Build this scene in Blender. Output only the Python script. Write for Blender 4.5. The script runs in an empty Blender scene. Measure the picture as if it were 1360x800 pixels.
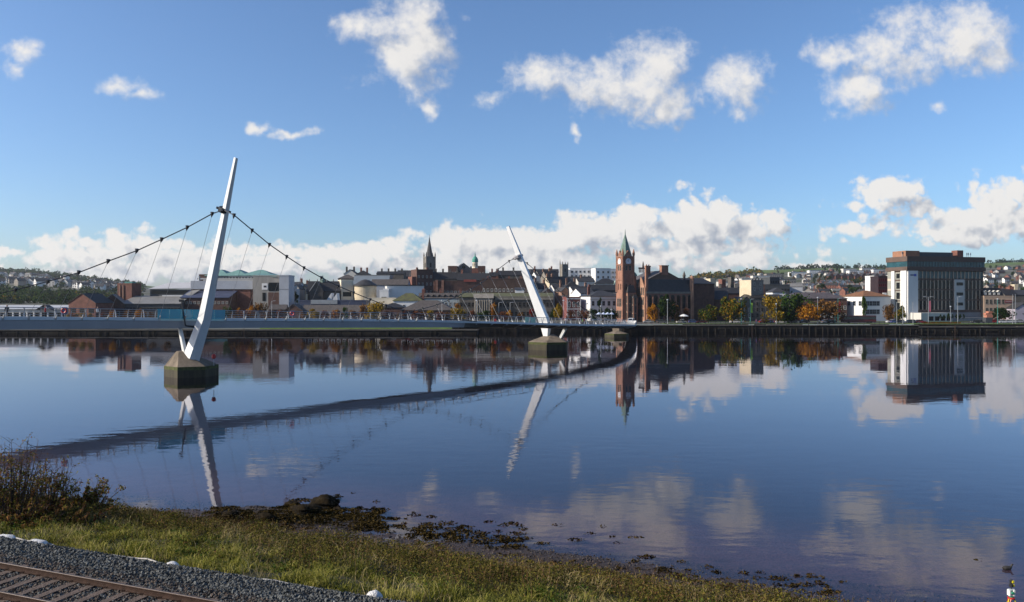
import bpy, bmesh, math, random
import numpy as np
from mathutils import Vector, Matrix
random.seed(7); RNG = np.random.default_rng(7)
sc = bpy.context.scene
col = sc.collection
rad = math.radians

# ------------------------------------------------------------------ camera, sky, sun, exposure
cam = bpy.data.cameras.new('camera'); camo = bpy.data.objects.new('camera', cam); col.objects.link(camo)
cam.sensor_width = 36; cam.lens = 36*1000/1360; cam.shift_y = -2/1360
cam.clip_start = 0.5; cam.clip_end = 20000
camo.location = (0, 0, 15); camo.rotation_euler = (rad(90), 0, 0)
sc.camera = camo

SUN_EL = 27.0
SUN_AZ = math.atan2(-0.975, -0.20)          # compass angle from +Y towards +X (sun stands to the left)
SUN_DIR = Vector((math.sin(SUN_AZ)*math.cos(rad(SUN_EL)), math.cos(SUN_AZ)*math.cos(rad(SUN_EL)), math.sin(rad(SUN_EL))))
sun = bpy.data.lights.new('sun', 'SUN'); sun.energy = 5.0; sun.angle = rad(0.53); sun.color = (1.0, 0.90, 0.76)
suno = bpy.data.objects.new('sun', sun); col.objects.link(suno)
suno.rotation_euler = (-SUN_DIR).to_track_quat('-Z', 'Y').to_euler()
suno.location = SUN_DIR*400

sc.view_settings.view_transform = 'Standard'; sc.view_settings.look = 'None'
sc.view_settings.gamma = 1.0; sc.view_settings.use_curve_mapping = False
sc.view_settings.exposure = 0.5
sc.cycles.use_adaptive_sampling = True; sc.cycles.adaptive_threshold = 0.012
sc.cycles.use_denoising = True
sc.cycles.max_bounces = 6; sc.cycles.transparent_max_bounces = 12; sc.cycles.caustics_reflective = False; sc.cycles.caustics_refractive = False

world = bpy.data.worlds.new('World'); sc.world = world; world.use_nodes = True
SKY_STRENGTH = 0.12
def build_world():
    nt = world.node_tree; nt.nodes.clear(); N = nt.nodes.new; L = nt.links.new
    out = N('ShaderNodeOutputWorld')
    sky = N('ShaderNodeTexSky'); sky.sky_type = 'NISHITA'; sky.sun_disc = False
    sky.sun_elevation = rad(SUN_EL); sky.sun_rotation = SUN_AZ
    sky.altitude = 400; sky.air_density = 1.0; sky.dust_density = 1.5; sky.ozone_density = 6.0
    bg = N('ShaderNodeBackground'); bg.inputs['Strength'].default_value = SKY_STRENGTH
    L(sky.outputs[0], bg.inputs['Color'])
    # clouds: tangent-plane coordinates of the direction (x/y, z/y)
    tc = N('ShaderNodeTexCoord'); sep = N('ShaderNodeSeparateXYZ'); L(tc.outputs['Generated'], sep.inputs[0])
    def m(op, a, b=None, clamp=False):
        n = N('ShaderNodeMath'); n.operation = op; n.use_clamp = clamp
        for i, v in enumerate((a, b)):
            if v is None: continue
            if isinstance(v, (int, float)): n.inputs[i].default_value = v
            else: L(v, n.inputs[i])
        return n.outputs[0]
    ymax = m('MAXIMUM', sep.outputs[1], 0.02)
    u = m('DIVIDE', sep.outputs[0], ymax); v = m('DIVIDE', sep.outputs[2], ymax)
    cmb = N('ShaderNodeCombineXYZ'); L(u, cmb.inputs[0]); L(v, cmb.inputs[1])
    # node group: density at a point
    g = bpy.data.node_groups.new('cloud_density', 'ShaderNodeTree')
    g.interface.new_socket('P', in_out='INPUT', socket_type='NodeSocketVector')
    g.interface.new_socket('D', in_out='OUTPUT', socket_type='NodeSocketFloat'); g.interface.new_socket('B', in_out='OUTPUT', socket_type='NodeSocketFloat')
    GN = g.nodes.new; GL = g.links.new
    gi = GN('NodeGroupInput'); go = GN('NodeGroupOutput')
    def vm(op, a, b):
        n = GN('ShaderNodeVectorMath'); n.operation = op
        for i, vv in enumerate((a, b)):
            if vv is None: continue
            if isinstance(vv, tuple): n.inputs[i].default_value = vv
            else: GL(vv, n.inputs[i])
        return n
    def gm(op, a, b=None, clamp=False):
        n = GN('ShaderNodeMath'); n.operation = op; n.use_clamp = clamp
        for i, vv in enumerate((a, b)):
            if vv is None: continue
            if isinstance(vv, (int, float)): n.inputs[i].default_value = vv
            else: GL(vv, n.inputs[i])
        return n.outputs[0]
    def noise(scale, detail, rough, offs=(0, 0, 0), src=None):
        a = vm('ADD', src or gi.outputs[0], offs)
        n = GN('ShaderNodeTexNoise'); n.noise_dimensions = '3D'
        n.inputs['Scale'].default_value = scale; n.inputs['Detail'].default_value = detail; n.inputs['Roughness'].default_value = rough
        GL(a.outputs[0], n.inputs['Vector']); return n
    w1 = noise(14, 3, 0.55)
    c1 = vm('SUBTRACT', w1.outputs['Color'], (0.5, 0.5, 0.5)); c2 = vm('MULTIPLY', c1.outputs[0], (0.06, 0.05, 0))
    P = vm('ADD', gi.outputs[0], c2.outputs[0]).outputs[0]
    E = [(500,40,48,20),(545,22,42,30),(532,75,44,38),(562,58,34,44),(545,108,22,26),(578,146,10,16),
         (722,104,46,24),(772,108,52,28),(835,118,52,32),(872,92,52,38),(892,132,48,28),(978,114,44,32),(655,136,22,9),(772,170,9,7),
         (1260,45,74,34),(1180,76,68,38),(1305,62,46,42),(1140,126,46,26),(1118,74,32,16),(1248,142,16,9),
         (28,72,34,13),(14,93,18,8),(46,60,20,10),(148,114,32,10),(188,123,26,8),(350,166,26,8),(392,175,32,6),
         (1180,256,50,24),(1132,300,52,13),(1334,265,54,32),(1280,302,84,22),(1226,300,34,14),(1350,300,64,28),(1160,270,60,10),
         (640,322,90,27),(720,318,76,26),(790,306,64,30),(862,300,62,34),(940,298,72,36),(1012,294,40,30),(900,330,150,17),(985,346,80,16),(1075,352,60,9),(700,345,120,22),(560,345,80,18),
         (140,330,72,23),(92,337,44,16),(240,336,84,24),(200,352,130,22),(375,328,190,11),(330,346,130,20),(500,332,70,15),(430,352,60,14),(5,333,24,6)]
    acc = None
    for (cx, cy, rx, ry) in E:
        if cx > 1100 and cy > 230: rx, ry = rx*0.82, ry*0.85
        elif cy > 285: cy, ry = cy+4, ry*0.80
        a = vm('SUBTRACT', P, ((cx-680)/1000, (398-cy)/1000, 0))
        b = vm('MULTIPLY', a.outputs[0], (1000/(rx*1.42), 1000/(ry*1.52), 0))
        ln = GN('ShaderNodeVectorMath'); ln.operation = 'LENGTH'; GL(b.outputs[0], ln.inputs[0])
        d = gm('MULTIPLY', gm('SUBTRACT', 1.0, ln.outputs['Value']), 0.7 if rx < 30 else (1.12 if 300 < cy < 350 and rx > 60 else (0.85 if ry < 14 else 1.05)))
        if acc is None: acc = d
        else:
            n = GN('ShaderNodeMath'); n.operation = 'SMOOTH_MAX'; n.inputs[2].default_value = 0.22
            GL(acc, n.inputs[0]); GL(d, n.inputs[1]); acc = n.outputs[0]
    acc = gm('MINIMUM', acc, 0.75)
    n2 = noise(19, 8, 0.62, (3.1, 1.7, 0)); t = gm('MULTIPLY', gm('SUBTRACT', n2.outputs['Fac'], 0.5), 2.0)
    n3 = noise(90, 5, 0.62, (7.1, 4.7, 0)); t3 = gm('MULTIPLY', gm('SUBTRACT', n3.outputs['Fac'], 0.5), 0.45)
    n4 = noise(30, 3, 0.5, (9.3, 2.2, 0)); bl = gm('SUBTRACT', gm('MULTIPLY', gm('ABSOLUTE', gm('SUBTRACT', n4.outputs['Fac'], 0.5)), 3.2), 0.24)
    sy = GN('ShaderNodeSeparateXYZ'); GL(gi.outputs[0], sy.inputs[0]); am = GN('ShaderNodeMapRange'); GL(sy.outputs[1], am.inputs[0]); am.inputs[1].default_value = 0.14; am.inputs[2].default_value = 0.28; am.inputs[3].default_value = 0.9; am.inputs[4].default_value = 0.28; bl = gm('MULTIPLY', bl, am.outputs[0])
    acc = gm('ADD', acc, bl)
    bs = gm('ADD', acc, gm('MULTIPLY', t, 0.55))
    acc = gm('ADD', gm('ADD', acc, t), t3)
    GL(acc, go.inputs[0]); GL(bs, go.inputs[1])
    def dens(vec):
        n = N('ShaderNodeGroup'); n.node_tree = g; L(vec, n.inputs[0]); return n.outputs
    d0, b0 = dens(cmb.outputs[0])
    off = N('ShaderNodeVectorMath'); off.operation = 'ADD'; L(cmb.outputs[0], off.inputs[0]); off.inputs[1].default_value = (-0.024, 0.020, 0)
    d1 = dens(off.outputs[0])[1]
    mr = N('ShaderNodeMapRange'); mr.interpolation_type = 'SMOOTHSTEP'; L(d0, mr.inputs[0])
    mr.inputs[1].default_value = 0.0; mr.inputs[2].default_value = 0.95; mr.inputs[3].default_value = 0; mr.inputs[4].default_value = 0.97
    vr = N('ShaderNodeMapRange'); L(v, vr.inputs[0]); vr.inputs[1].default_value = 0.15; vr.inputs[2].default_value = 0.27; vr.inputs[3].default_value = 0.5; vr.inputs[4].default_value = 0.95; L(vr.outputs[0], mr.inputs[2])
    # thin at the far side of each puff: lit where the neighbour towards the sun is thinner
    sh = m('ADD', m('MULTIPLY', m('SUBTRACT', b0, d1), 1.15), 0.80, True)
    thick = N('ShaderNodeMapRange'); L(d1, thick.inputs[0]); thick.inputs[1].default_value = 0.3; thick.inputs[2].default_value = 1.1
    thick.inputs[3].default_value = 0; thick.inputs[4].default_value = 0.18
    sh = m('SUBTRACT', sh, thick.outputs[0], True)
    cr = N('ShaderNodeMix'); cr.data_type = 'RGBA'; L(sh, cr.inputs[0])
    cr.inputs[6].default_value = (0.42, 0.46, 0.54, 1); cr.inputs[7].default_value = (0.92, 0.895, 0.865, 1)
    bgc = N('ShaderNodeBackground'); bgc.inputs['Strength'].default_value = 0.68; L(cr.outputs[2], bgc.inputs['Color'])
    front = N('ShaderNodeMapRange'); L(sep.outputs[1], front.inputs[0]); front.inputs[1].default_value = 0.15; front.inputs[2].default_value = 0.3
    fac = m('MULTIPLY', mr.outputs[0], front.outputs[0], True)
    mix = N('ShaderNodeMixShader'); L(fac, mix.inputs[0]); L(bg.outputs[0], mix.inputs[1]); L(bgc.outputs[0], mix.inputs[2])
    L(mix.outputs[0], out.inputs[0])
build_world()

WZ = 2.1            # height of the river surface
# ------------------------------------------------------------------ helpers
def PX(px, Y): return (px-680)*Y/1000.0
def PZ(py, Y): return 15+(398-py)*Y/1000.0

class MB:
    def __init__(s): s.v = []; s.f = []; s.m = []
    def add(s, vs, fs, mi=0):
        o = len(s.v); s.v += [tuple(p) for p in vs]
        for f in fs: s.f.append(tuple(i+o for i in f)); s.m.append(mi)
        return s
    def box(s, x0, x1, y0, y1, z0, z1, mi=0):
        vs = [(x0,y0,z0),(x1,y0,z0),(x1,y1,z0),(x0,y1,z0),(x0,y0,z1),(x1,y0,z1),(x1,y1,z1),(x0,y1,z1)]
        return s.add(vs, [(0,3,2,1),(4,5,6,7),(0,1,5,4),(1,2,6,5),(2,3,7,6),(3,0,4,7)], mi)
    def ring(s, rings, mi=0, cap=True, closed=True):
        n = len(rings[0]); o = len(s.v)
        for r in rings: s.v += [tuple(p) for p in r]
        for i in range(len(rings)-1):
            for k in range(n if closed else n-1):
                k2 = (k+1) % n
                s.f.append((o+i*n+k, o+i*n+k2, o+(i+1)*n+k2, o+(i+1)*n+k)); s.m.append(mi)
        if cap and closed:
            s.f.append(tuple(o+k for k in reversed(range(n)))); s.m.append(mi)
            s.f.append(tuple(o+(len(rings)-1)*n+k for k in range(n))); s.m.append(mi)
        return s
    def lathe(s, prof, cx, cy, n=10, mi=0, a0=0):
        return s.ring([[(cx+r*math.cos(a0+2*math.pi*k/n), cy+r*math.sin(a0+2*math.pi*k/n), z) for k in range(n)] for r, z in prof], mi)
    def tube(s, pts, r, n=6, mi=0):
        pts = [Vector(p) for p in pts]; rings = []
        for i, p in enumerate(pts):
            t = (pts[min(i+1, len(pts)-1)]-pts[max(i-1, 0)]).normalized()
            a = t.cross(Vector((0, 0, 1)))
            if a.length < 1e-3: a = t.cross(Vector((1, 0, 0)))
            a.normalize(); b = a.cross(t).normalized()
            rr = r[i] if isinstance(r, (list, tuple)) else r
            rings.append([tuple(p+(a*math.cos(2*math.pi*k/n)+b*math.sin(2*math.pi*k/n))*rr) for k in range(n)])
        return s.ring(rings, mi)
    def gable(s, x0, x1, y0, y1, z0, z1, axis='x', t=0.18, oh=0.25, mi=0, wall=None, slabs=True):
        """roof slabs with thickness; axis = ridge direction; wall: material index for the gable triangles"""
        if axis == 'x':
            ym = (y0+y1)/2; k = (z1-z0)/(ym-y0)
            for (ya, sg) in ((y0-oh, 1), (y1+oh, -1)) if slabs else ():
                zb = z0-oh*k
                vs = [(x0-oh,ya,zb),(x1+oh,ya,zb),(x1+oh,ym,z1),(x0-oh,ym,z1)]
                s.slab(vs, t, mi)
            if wall is not None:
                for x in (x0, x1-0.02): s.add([(x,y0,z0),(x,y1,z0),(x,ym,z1-0.02),(x+0.02,y0,z0),(x+0.02,y1,z0),(x+0.02,ym,z1-0.02)], [(0,1,2),(3,5,4),(0,2,5,3),(1,4,5,2),(0,3,4,1)], wall)
        else:
            xm = (x0+x1)/2; k = (z1-z0)/(xm-x0)
            for xa in (x0-oh, x1+oh) if slabs else ():
                zb = z0-oh*k
                vs = [(xa,y0-oh,zb),(xa,y1+oh,zb),(xm,y1+oh,z1),(xm,y0-oh,z1)]
                s.slab(vs, t, mi)
            if wall is not None:
                for y in (y0, y1-0.02): s.add([(x0,y,z0),(x1,y,z0),(xm,y,z1-0.02),(x0,y+0.02,z0),(x1,y+0.02,z0),(xm,y+0.02,z1-0.02)], [(0,1,2),(3,5,4),(0,2,5,3),(1,4,5,2),(0,3,4,1)], wall)
        return s
    def slab(s, vs, t, mi=0):
        n = (Vector(vs[1])-Vector(vs[0])).cross(Vector(vs[2])-Vector(vs[0])).normalized()
        if n.z < 0: n = -n
        o = n*t; top = [tuple(Vector(v)+o) for v in vs]
        return s.ring([vs, top], mi)
    def hip(s, x0, x1, y0, y1, z0, z1, oh=0.35, mi=0):
        x0 -= oh; x1 += oh; y0 -= oh; y1 += oh
        w, d = x1-x0, y1-y0; i = min(w, d)/2
        if w >= d: a, b = (x0+i*0.9, (y0+y1)/2, z1), (x1-i*0.9, (y0+y1)/2, z1)
        else: a, b = ((x0+x1)/2, y0+i*0.9, z1), ((x0+x1)/2, y1-i*0.9, z1)
        zb = z0-0.15
        vs = [(x0,y0,zb),(x1,y0,zb),(x1,y1,zb),(x0,y1,zb),(x0,y0,z0),(x1,y0,z0),(x1,y1,z0),(x0,y1,z0),a,b]
        fs = [(0,3,2,1),(0,1,5,4),(1,2,6,5),(2,3,7,6),(3,0,4,7)]
        if w >= d: fs += [(4,5,9,8),(5,6,9),(6,7,8,9),(7,4,8)]
        else: fs += [(4,5,8),(5,6,9,8),(6,7,9),(7,4,8,9)]
        return s.add(vs, fs, mi)
    def build(s, name, mats, parent=None, smooth=False):
        me = bpy.data.meshes.new(name); me.from_pydata(s.v, [], s.f)
        for mt in (mats if isinstance(mats, (list, tuple)) else [mats]): me.materials.append(mt)
        if len(me.polygons): me.polygons.foreach_set('material_index', s.m)
        if smooth: me.polygons.foreach_set('use_smooth', [True]*len(me.polygons))
        bm = bmesh.new(); bm.from_mesh(me); bmesh.ops.recalc_face_normals(bm, faces=bm.faces); bm.to_mesh(me); bm.free()
        me.update()
        return link(name, me, parent)
def link(name, me, parent=None):
    o = bpy.data.objects.new(name, me); col.objects.link(o)
    if parent is not None: o.parent = parent
    return o
def arr_mesh(name, V, F, mats, parent=None, smooth=False, mi=None):
    """V (n,3), F (m,k) numpy"""
    me = bpy.data.meshes.new(name); k = F.shape[1]
    me.vertices.add(len(V)); me.vertices.foreach_set('co', V.astype(np.float32).ravel())
    me.loops.add(F.size); me.loops.foreach_set('vertex_index', F.astype(np.int32).ravel())
    me.polygons.add(len(F)); me.polygons.foreach_set('loop_start', np.arange(0, F.size, k, dtype=np.int32))
    for mt in (mats if isinstance(mats, (list, tuple)) else [mats]): me.materials.append(mt)
    if mi is not None: me.polygons.foreach_set('material_index', mi.astype(np.int32))
    me.update(calc_edges=True); me.validate()
    me.polygons.foreach_set('use_smooth', [smooth]*len(F))
    return link(name, me, parent)
def thing(name, label, cat, loc=(0,0,0), rot=0, group=None):
    o = bpy.data.objects.new(name, None); col.objects.link(o); o.location = loc; o.rotation_euler = (0, 0, rot)
    o.empty_display_size = 0.5
    return tag(o, label, cat, group)
def tag(o, label, cat, group=None, kind=None):
    o['label'] = label; o['category'] = cat
    if group: o['group'] = group
    if kind: o['kind'] = kind
    return o
def struct(o): o['kind'] = 'structure'; return o
def copy_tree(root, loc, rot=0, scale=None, label=None, group=None):
    r = root.copy(); col.objects.link(r); r.location = loc; r.rotation_euler = (0, 0, rot)
    if scale: r.scale = scale
    if label: r['label'] = label
    if group: r['group'] = group
    for ch in root.children:
        c = ch.copy(); col.objects.link(c); c.parent = r
        for gch in ch.children:
            d = gch.copy(); col.objects.link(d); d.parent = c
    return r
def relook(o, mats):
    """own materials for an object that shares its mesh"""
    for i, mt in enumerate(mats):
        if mt is not None: o.material_slots[i].link = 'OBJECT'; o.material_slots[i].material = mt

# ------------------------------------------------------------------ materials
_mats = {}
def M(name, rgb, rough=0.8, var=0.25, scale=0.6, bump=0.0, metal=0.0, spec=0.4, bands=0, streak=False, rand=0.0, rgb2=None, detail=5):
    if name in _mats: return _mats[name]
    mt = bpy.data.materials.new(name); mt.use_nodes = True; nt = mt.node_tree; N = nt.nodes.new; L = nt.links.new
    b = nt.nodes['Principled BSDF']; b.inputs['Roughness'].default_value = rough; b.inputs['Metallic'].default_value = metal
    b.inputs['Specular IOR Level'].default_value = spec
    geo = N('ShaderNodeNewGeometry'); mp = N('ShaderNodeMapping'); L(geo.outputs['Position'], mp.inputs[0])
    if streak: mp.inputs['Scale'].default_value = (1, 1, 0.15)
    nz = N('ShaderNodeTexNoise'); nz.inputs['Scale'].default_value = scale; nz.inputs['Detail'].default_value = detail; nz.inputs['Roughness'].default_value = 0.65
    L(mp.outputs[0], nz.inputs['Vector'])
    mx = N('ShaderNodeMix'); mx.data_type = 'RGBA'
    mr = N('ShaderNodeMapRange'); L(nz.outputs['Fac'], mr.inputs[0]); mr.inputs[1].default_value = 0.3; mr.inputs[2].default_value = 0.7
    L(mr.outputs[0], mx.inputs[0])
    rgb = tuple(c*0.82 for c in rgb)
    lo = tuple(c*(1-var) for c in rgb); hi = rgb2 or tuple(min(1, c*(1+var)) for c in rgb)
    mx.inputs[6].default_value = (*lo, 1); mx.inputs[7].default_value = (*hi, 1)
    colr = mx.outputs[2]
    if bands:
        wv = N('ShaderNodeTexWave'); wv.wave_type = 'BANDS'; wv.bands_direction = 'Z'; wv.inputs['Scale'].default_value = bands; wv.inputs['Distortion'].default_value = 0.6
        L(geo.outputs['Position'], wv.inputs['Vector'])
        mm = N('ShaderNodeMix'); mm.data_type = 'RGBA'; mm.blend_type = 'MULTIPLY'; mm.inputs[0].default_value = 0.45
        L(colr, mm.inputs[6]); L(wv.outputs['Color'], mm.inputs[7]); colr = mm.outputs[2]
    if rand:
        hsv = N('ShaderNodeHueSaturation'); L(colr, hsv.inputs['Color'])
        r2 = N('ShaderNodeMapRange'); L(geo.outputs['Random Per Island'], r2.inputs[0]); r2.inputs[3].default_value = 1-rand; r2.inputs[4].default_value = 1+rand
        L(r2.outputs[0], hsv.inputs['Value']); colr = hsv.outputs[0]
    L(colr, b.inputs['Base Color'])
    if bump:
        bp = N('ShaderNodeBump'); bp.inputs['Strength'].default_value = bump; bp.inputs['Distance'].default_value = 0.1
        n2 = N('ShaderNodeTexNoise'); n2.inputs['Scale'].default_value = scale*6; n2.inputs['Detail'].default_value = 6; L(geo.outputs['Position'], n2.inputs['Vector'])
        L(n2.outputs['Fac'], bp.inputs['Height']); L(bp.outputs[0], b.inputs['Normal'])
    _mats[name] = mt; return mt
def leafmat(name, c1, c2, c3=None, trans=0.3, scale=0.35):
    """foliage: species colours mixed by noise and leaf by leaf, some light passing through"""
    if name in _mats: return _mats[name]
    mt = bpy.data.materials.new(name); mt.use_nodes = True; nt = mt.node_tree; N = nt.nodes.new; L = nt.links.new
    nt.nodes.remove(nt.nodes['Principled BSDF']); out = nt.nodes['Material Output']
    geo = N('ShaderNodeNewGeometry'); nz = N('ShaderNodeTexNoise'); nz.inputs['Scale'].default_value = scale; nz.inputs['Detail'].default_value = 3
    L(geo.outputs['Position'], nz.inputs['Vector'])
    a = N('ShaderNodeMath'); a.operation = 'MULTIPLY_ADD'; L(geo.outputs['Random Per Island'], a.inputs[0]); a.inputs[1].default_value = 0.55; a.inputs[2].default_value = -0.275
    s = N('ShaderNodeMath'); s.operation = 'ADD'; L(nz.outputs['Fac'], s.inputs[0]); L(a.outputs[0], s.inputs[1])
    cr = N('ShaderNodeValToRGB'); L(s.outputs[0], cr.inputs[0]); e = cr.color_ramp.elements
    e[0].position = 0.25; e[0].color = (*c1, 1); e[1].position = 0.5 if c3 else 0.75; e[1].color = (*c2, 1)
    if c3: q = e.new(0.78); q.color = (*c3, 1)
    df = N('ShaderNodeBsdfDiffuse'); tr = N('ShaderNodeBsdfTranslucent'); mx = N('ShaderNodeMixShader'); mx.inputs[0].default_value = trans
    L(cr.outputs[0], df.inputs[0]); L(cr.outputs[0], tr.inputs[0]); L(df.outputs[0], mx.inputs[1]); L(tr.outputs[0], mx.inputs[2]); L(mx.outputs[0], out.inputs[0])
    _mats[name] = mt; return mt

slate = M('slate', (0.050,0.048,0.050), 0.6, 0.35, 0.8, bands=1.2)
slate_dark = M('slate_dark', (0.024,0.023,0.024), 0.6, 0.35, 0.8, bands=1.2)
slate_brown = M('slate_brown', (0.10,0.085,0.078), 0.75, 0.3, 0.7, bands=1.2)
roof_grey = M('roof_grey', (0.20,0.195,0.185), 0.6, 0.2, 0.3)
roof_pale = M('roof_pale', (0.50,0.49,0.48), 0.45, 0.1, 0.3)
roof_moss = M('roof_moss', (0.10,0.09,0.06), 0.9, 0.3, 0.5, rgb2=(0.12,0.13,0.04), bands=1.2)
roof_orange = M('roof_orange', (0.26,0.12,0.055), 0.8, 0.25, 0.7, bands=1.2)
roof_teal = M('roof_teal', (0.16,0.30,0.27), 0.6, 0.18, 0.4)
roof_blue = M('roof_blue', (0.045,0.055,0.10), 0.5, 0.2, 0.4)
copper = M('copper_green', (0.14,0.215,0.18), 0.6, 0.25, 0.6)
brick = M('brick', (0.23,0.095,0.068), 0.85, 0.3, 0.6, bands=2.2)
brick_dark = M('brick_dark', (0.125,0.064,0.050), 0.85, 0.35, 0.6, bands=2.2)
brick_pale = M('brick_pale', (0.34,0.19,0.13), 0.85, 0.25, 0.6, bands=2.2)
sandstone = M('red_sandstone', (0.37,0.185,0.125), 0.85, 0.3, 0.55, bands=1.6, bump=0.2)
stone = M('grey_stone', (0.21,0.19,0.165), 0.9, 0.3, 0.6, bump=0.2)
stone_dark = M('dark_stone', (0.10,0.09,0.08), 0.9, 0.35, 0.5, bump=0.2)
stone_cream = M('cream_stone', (0.58,0.49,0.35), 0.85, 0.15, 0.5)
cream = M('cream_render', (0.72,0.64,0.50), 0.8, 0.08, 0.3)
white = M('white_render', (0.74,0.73,0.71), 0.75, 0.08, 0.3, streak=True)
offwhite = M('offwhite_render', (0.56,0.54,0.50), 0.8, 0.12, 0.4, streak=True)
lightgrey = M('light_grey_panel', (0.40,0.42,0.46), 0.55, 0.1, 0.3)
midgrey = M('mid_grey_panel', (0.20,0.21,0.22), 0.7, 0.15, 0.3)
darkgrey = M('dark_grey_panel', (0.055,0.06,0.065), 0.6, 0.2, 0.4)
blackish = M('black_frame', (0.02,0.02,0.022), 0.5, 0.2, 1)
concrete = M('concrete', (0.33,0.31,0.28), 0.9, 0.2, 0.35, bump=0.2, streak=True)
browncon = M('brown_precast', (0.11,0.075,0.06), 0.85, 0.2, 0.4)
terracotta = M('terracotta', (0.42,0.17,0.11), 0.85, 0.2, 0.8)
glass = M('window_glass', (0.011,0.014,0.017), 0.12, 0.3, 0.9, spec=0.28)
glass_teal = M('teal_glass', (0.022,0.075,0.095), 0.12, 0.4, 0.25, spec=0.4)
metal_dark = M('dark_metal', (0.03,0.032,0.035), 0.45, 0.2, 1, metal=0.4)
steel_grey = M('galvanised', (0.35,0.36,0.37), 0.45, 0.1, 1, metal=0.5)
teal_paint = M('teal_paint', (0.05,0.22,0.2), 0.5, 0.1, 1)
red_paint = M('red_paint', (0.5,0.03,0.03), 0.45, 0.1, 1)
# ------------------------------------------------------------------ terrain of the far side
def sstep(a, b, x):
    t = np.clip((x-a)/(b-a), 0, 1); return t*t*(3-2*t)
_ru = [-1.8,-.9,-.68,-.64,-.60,-.56,-.52,-.45,-.2,0,.2,.24,.27,.32,.42,.5,.56,.63,.68,.9,1.8]
_rz = [ 80, 100, 100,  97,  88, 76, 62,  45,  40,40,60, 78,  88, 101,110,108,112,124,128,125,90]
def HT(X, Y):
    X = np.asarray(X, float); Y = np.asarray(Y, float)
    u = X/np.maximum(Y, 1); R = np.interp(u, _ru, _rz)
    s = np.clip((Y-420)/1780, 0, 1)**1.2
    far = np.where(Y > 2200, 1-0.35*np.clip((Y-2200)/2500, 0, 1), 1)
    z = 5+(R-5)*s*far
    z = z+15*np.exp(-((X+70)/170)**2)*np.exp(-((Y-610)/120)**2)*sstep(350, 450, Y)
    z = z+s*(np.sin(X*0.011+1.3)*np.sin(Y*0.006)*4)*sstep(600, 900, Y)
    return z
def hz(x, y): return float(HT(x, y))
def terrain():
    Ys = np.concatenate([[303.2, 330, 345], np.geomspace(360, 5200, 70)])
    us = np.linspace(-1.8, 1.8, 181)
    V = []
    for Y in Ys:
        X = us*Y; V.append(np.stack([X, np.full_like(X, Y), HT(X, Y)], 1))
    V = np.concatenate(V); n = len(us); F = []
    for j in range(len(Ys)-1):
        a = j*n+np.arange(n-1); F.append(np.stack([a, a+1, a+1+n, a+n], 1))
    mt = bpy.data.materials.new('hill_ground'); mt.use_nodes = True; nt = mt.node_tree; N = nt.nodes.new; L = nt.links.new
    b = nt.nodes['Principled BSDF']; b.inputs['Roughness'].default_value = 0.95; b.inputs['Specular IOR Level'].default_value = 0.1
    geo = N('ShaderNodeNewGeometry'); sp = N('ShaderNodeSeparateXYZ'); L(geo.outputs['Position'], sp.inputs[0])
    vo = N('ShaderNodeTexVoronoi'); vo.inputs['Scale'].default_value = 0.006; L(geo.outputs['Position'], vo.inputs['Vector'])
    cr = N('ShaderNodeValToRGB'); vs = N('ShaderNodeSeparateColor'); L(vo.outputs['Color'], vs.inputs[0]); L(vs.outputs[0], cr.inputs[0])
    e = cr.color_ramp.elements; e[0].position = 0; e[0].color = (0.06,0.10,0.025,1); e[1].position = 1; e[1].color = (0.13,0.17,0.05,1)
    q = e.new(0.5); q.color = (0.09,0.14,0.03,1)
    nz = N('ShaderNodeTexNoise'); nz.inputs['Scale'].default_value = 0.03; nz.inputs['Detail'].default_value = 6; L(geo.outputs['Position'], nz.inputs['Vector'])
    mx0 = N('ShaderNodeMix'); mx0.data_type = 'RGBA'; mx0.blend_type = 'MULTIPLY'; mx0.inputs[0].default_value = 0.6; L(cr.outputs[0], mx0.inputs[6]); L(nz.outputs['Color'], mx0.inputs[7])
    # town ground (paving, gardens) below the fields
    n2 = N('ShaderNodeTexNoise'); n2.inputs['Scale'].default_value = 0.02; n2.inputs['Detail'].default_value = 8; L(geo.outputs['Position'], n2.inputs['Vector'])
    c2 = N('ShaderNodeValToRGB'); L(n2.outputs['Fac'], c2.inputs[0]); e = c2.color_ramp.elements
    e[0].position = 0.38; e[0].color = (0.05,0.06,0.03,1); e[1].position = 0.62; e[1].color = (0.14,0.13,0.12,1)
    mr = N('ShaderNodeMapRange'); L(sp.outputs[1], mr.inputs[0]); mr.inputs[1].default_value = 1750; mr.inputs[2].default_value = 1950
    mx = N('ShaderNodeMix'); mx.data_type = 'RGBA'; L(mr.outputs[0], mx.inputs[0]); L(c2.outputs[0], mx.inputs[6]); L(mx0.outputs[2], mx.inputs[7])
    L(mx.outputs[2], b.inputs['Base Color'])
    o = arr_mesh('terrain', V, np.concatenate(F), mt, smooth=True); struct(o)
terrain()

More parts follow.
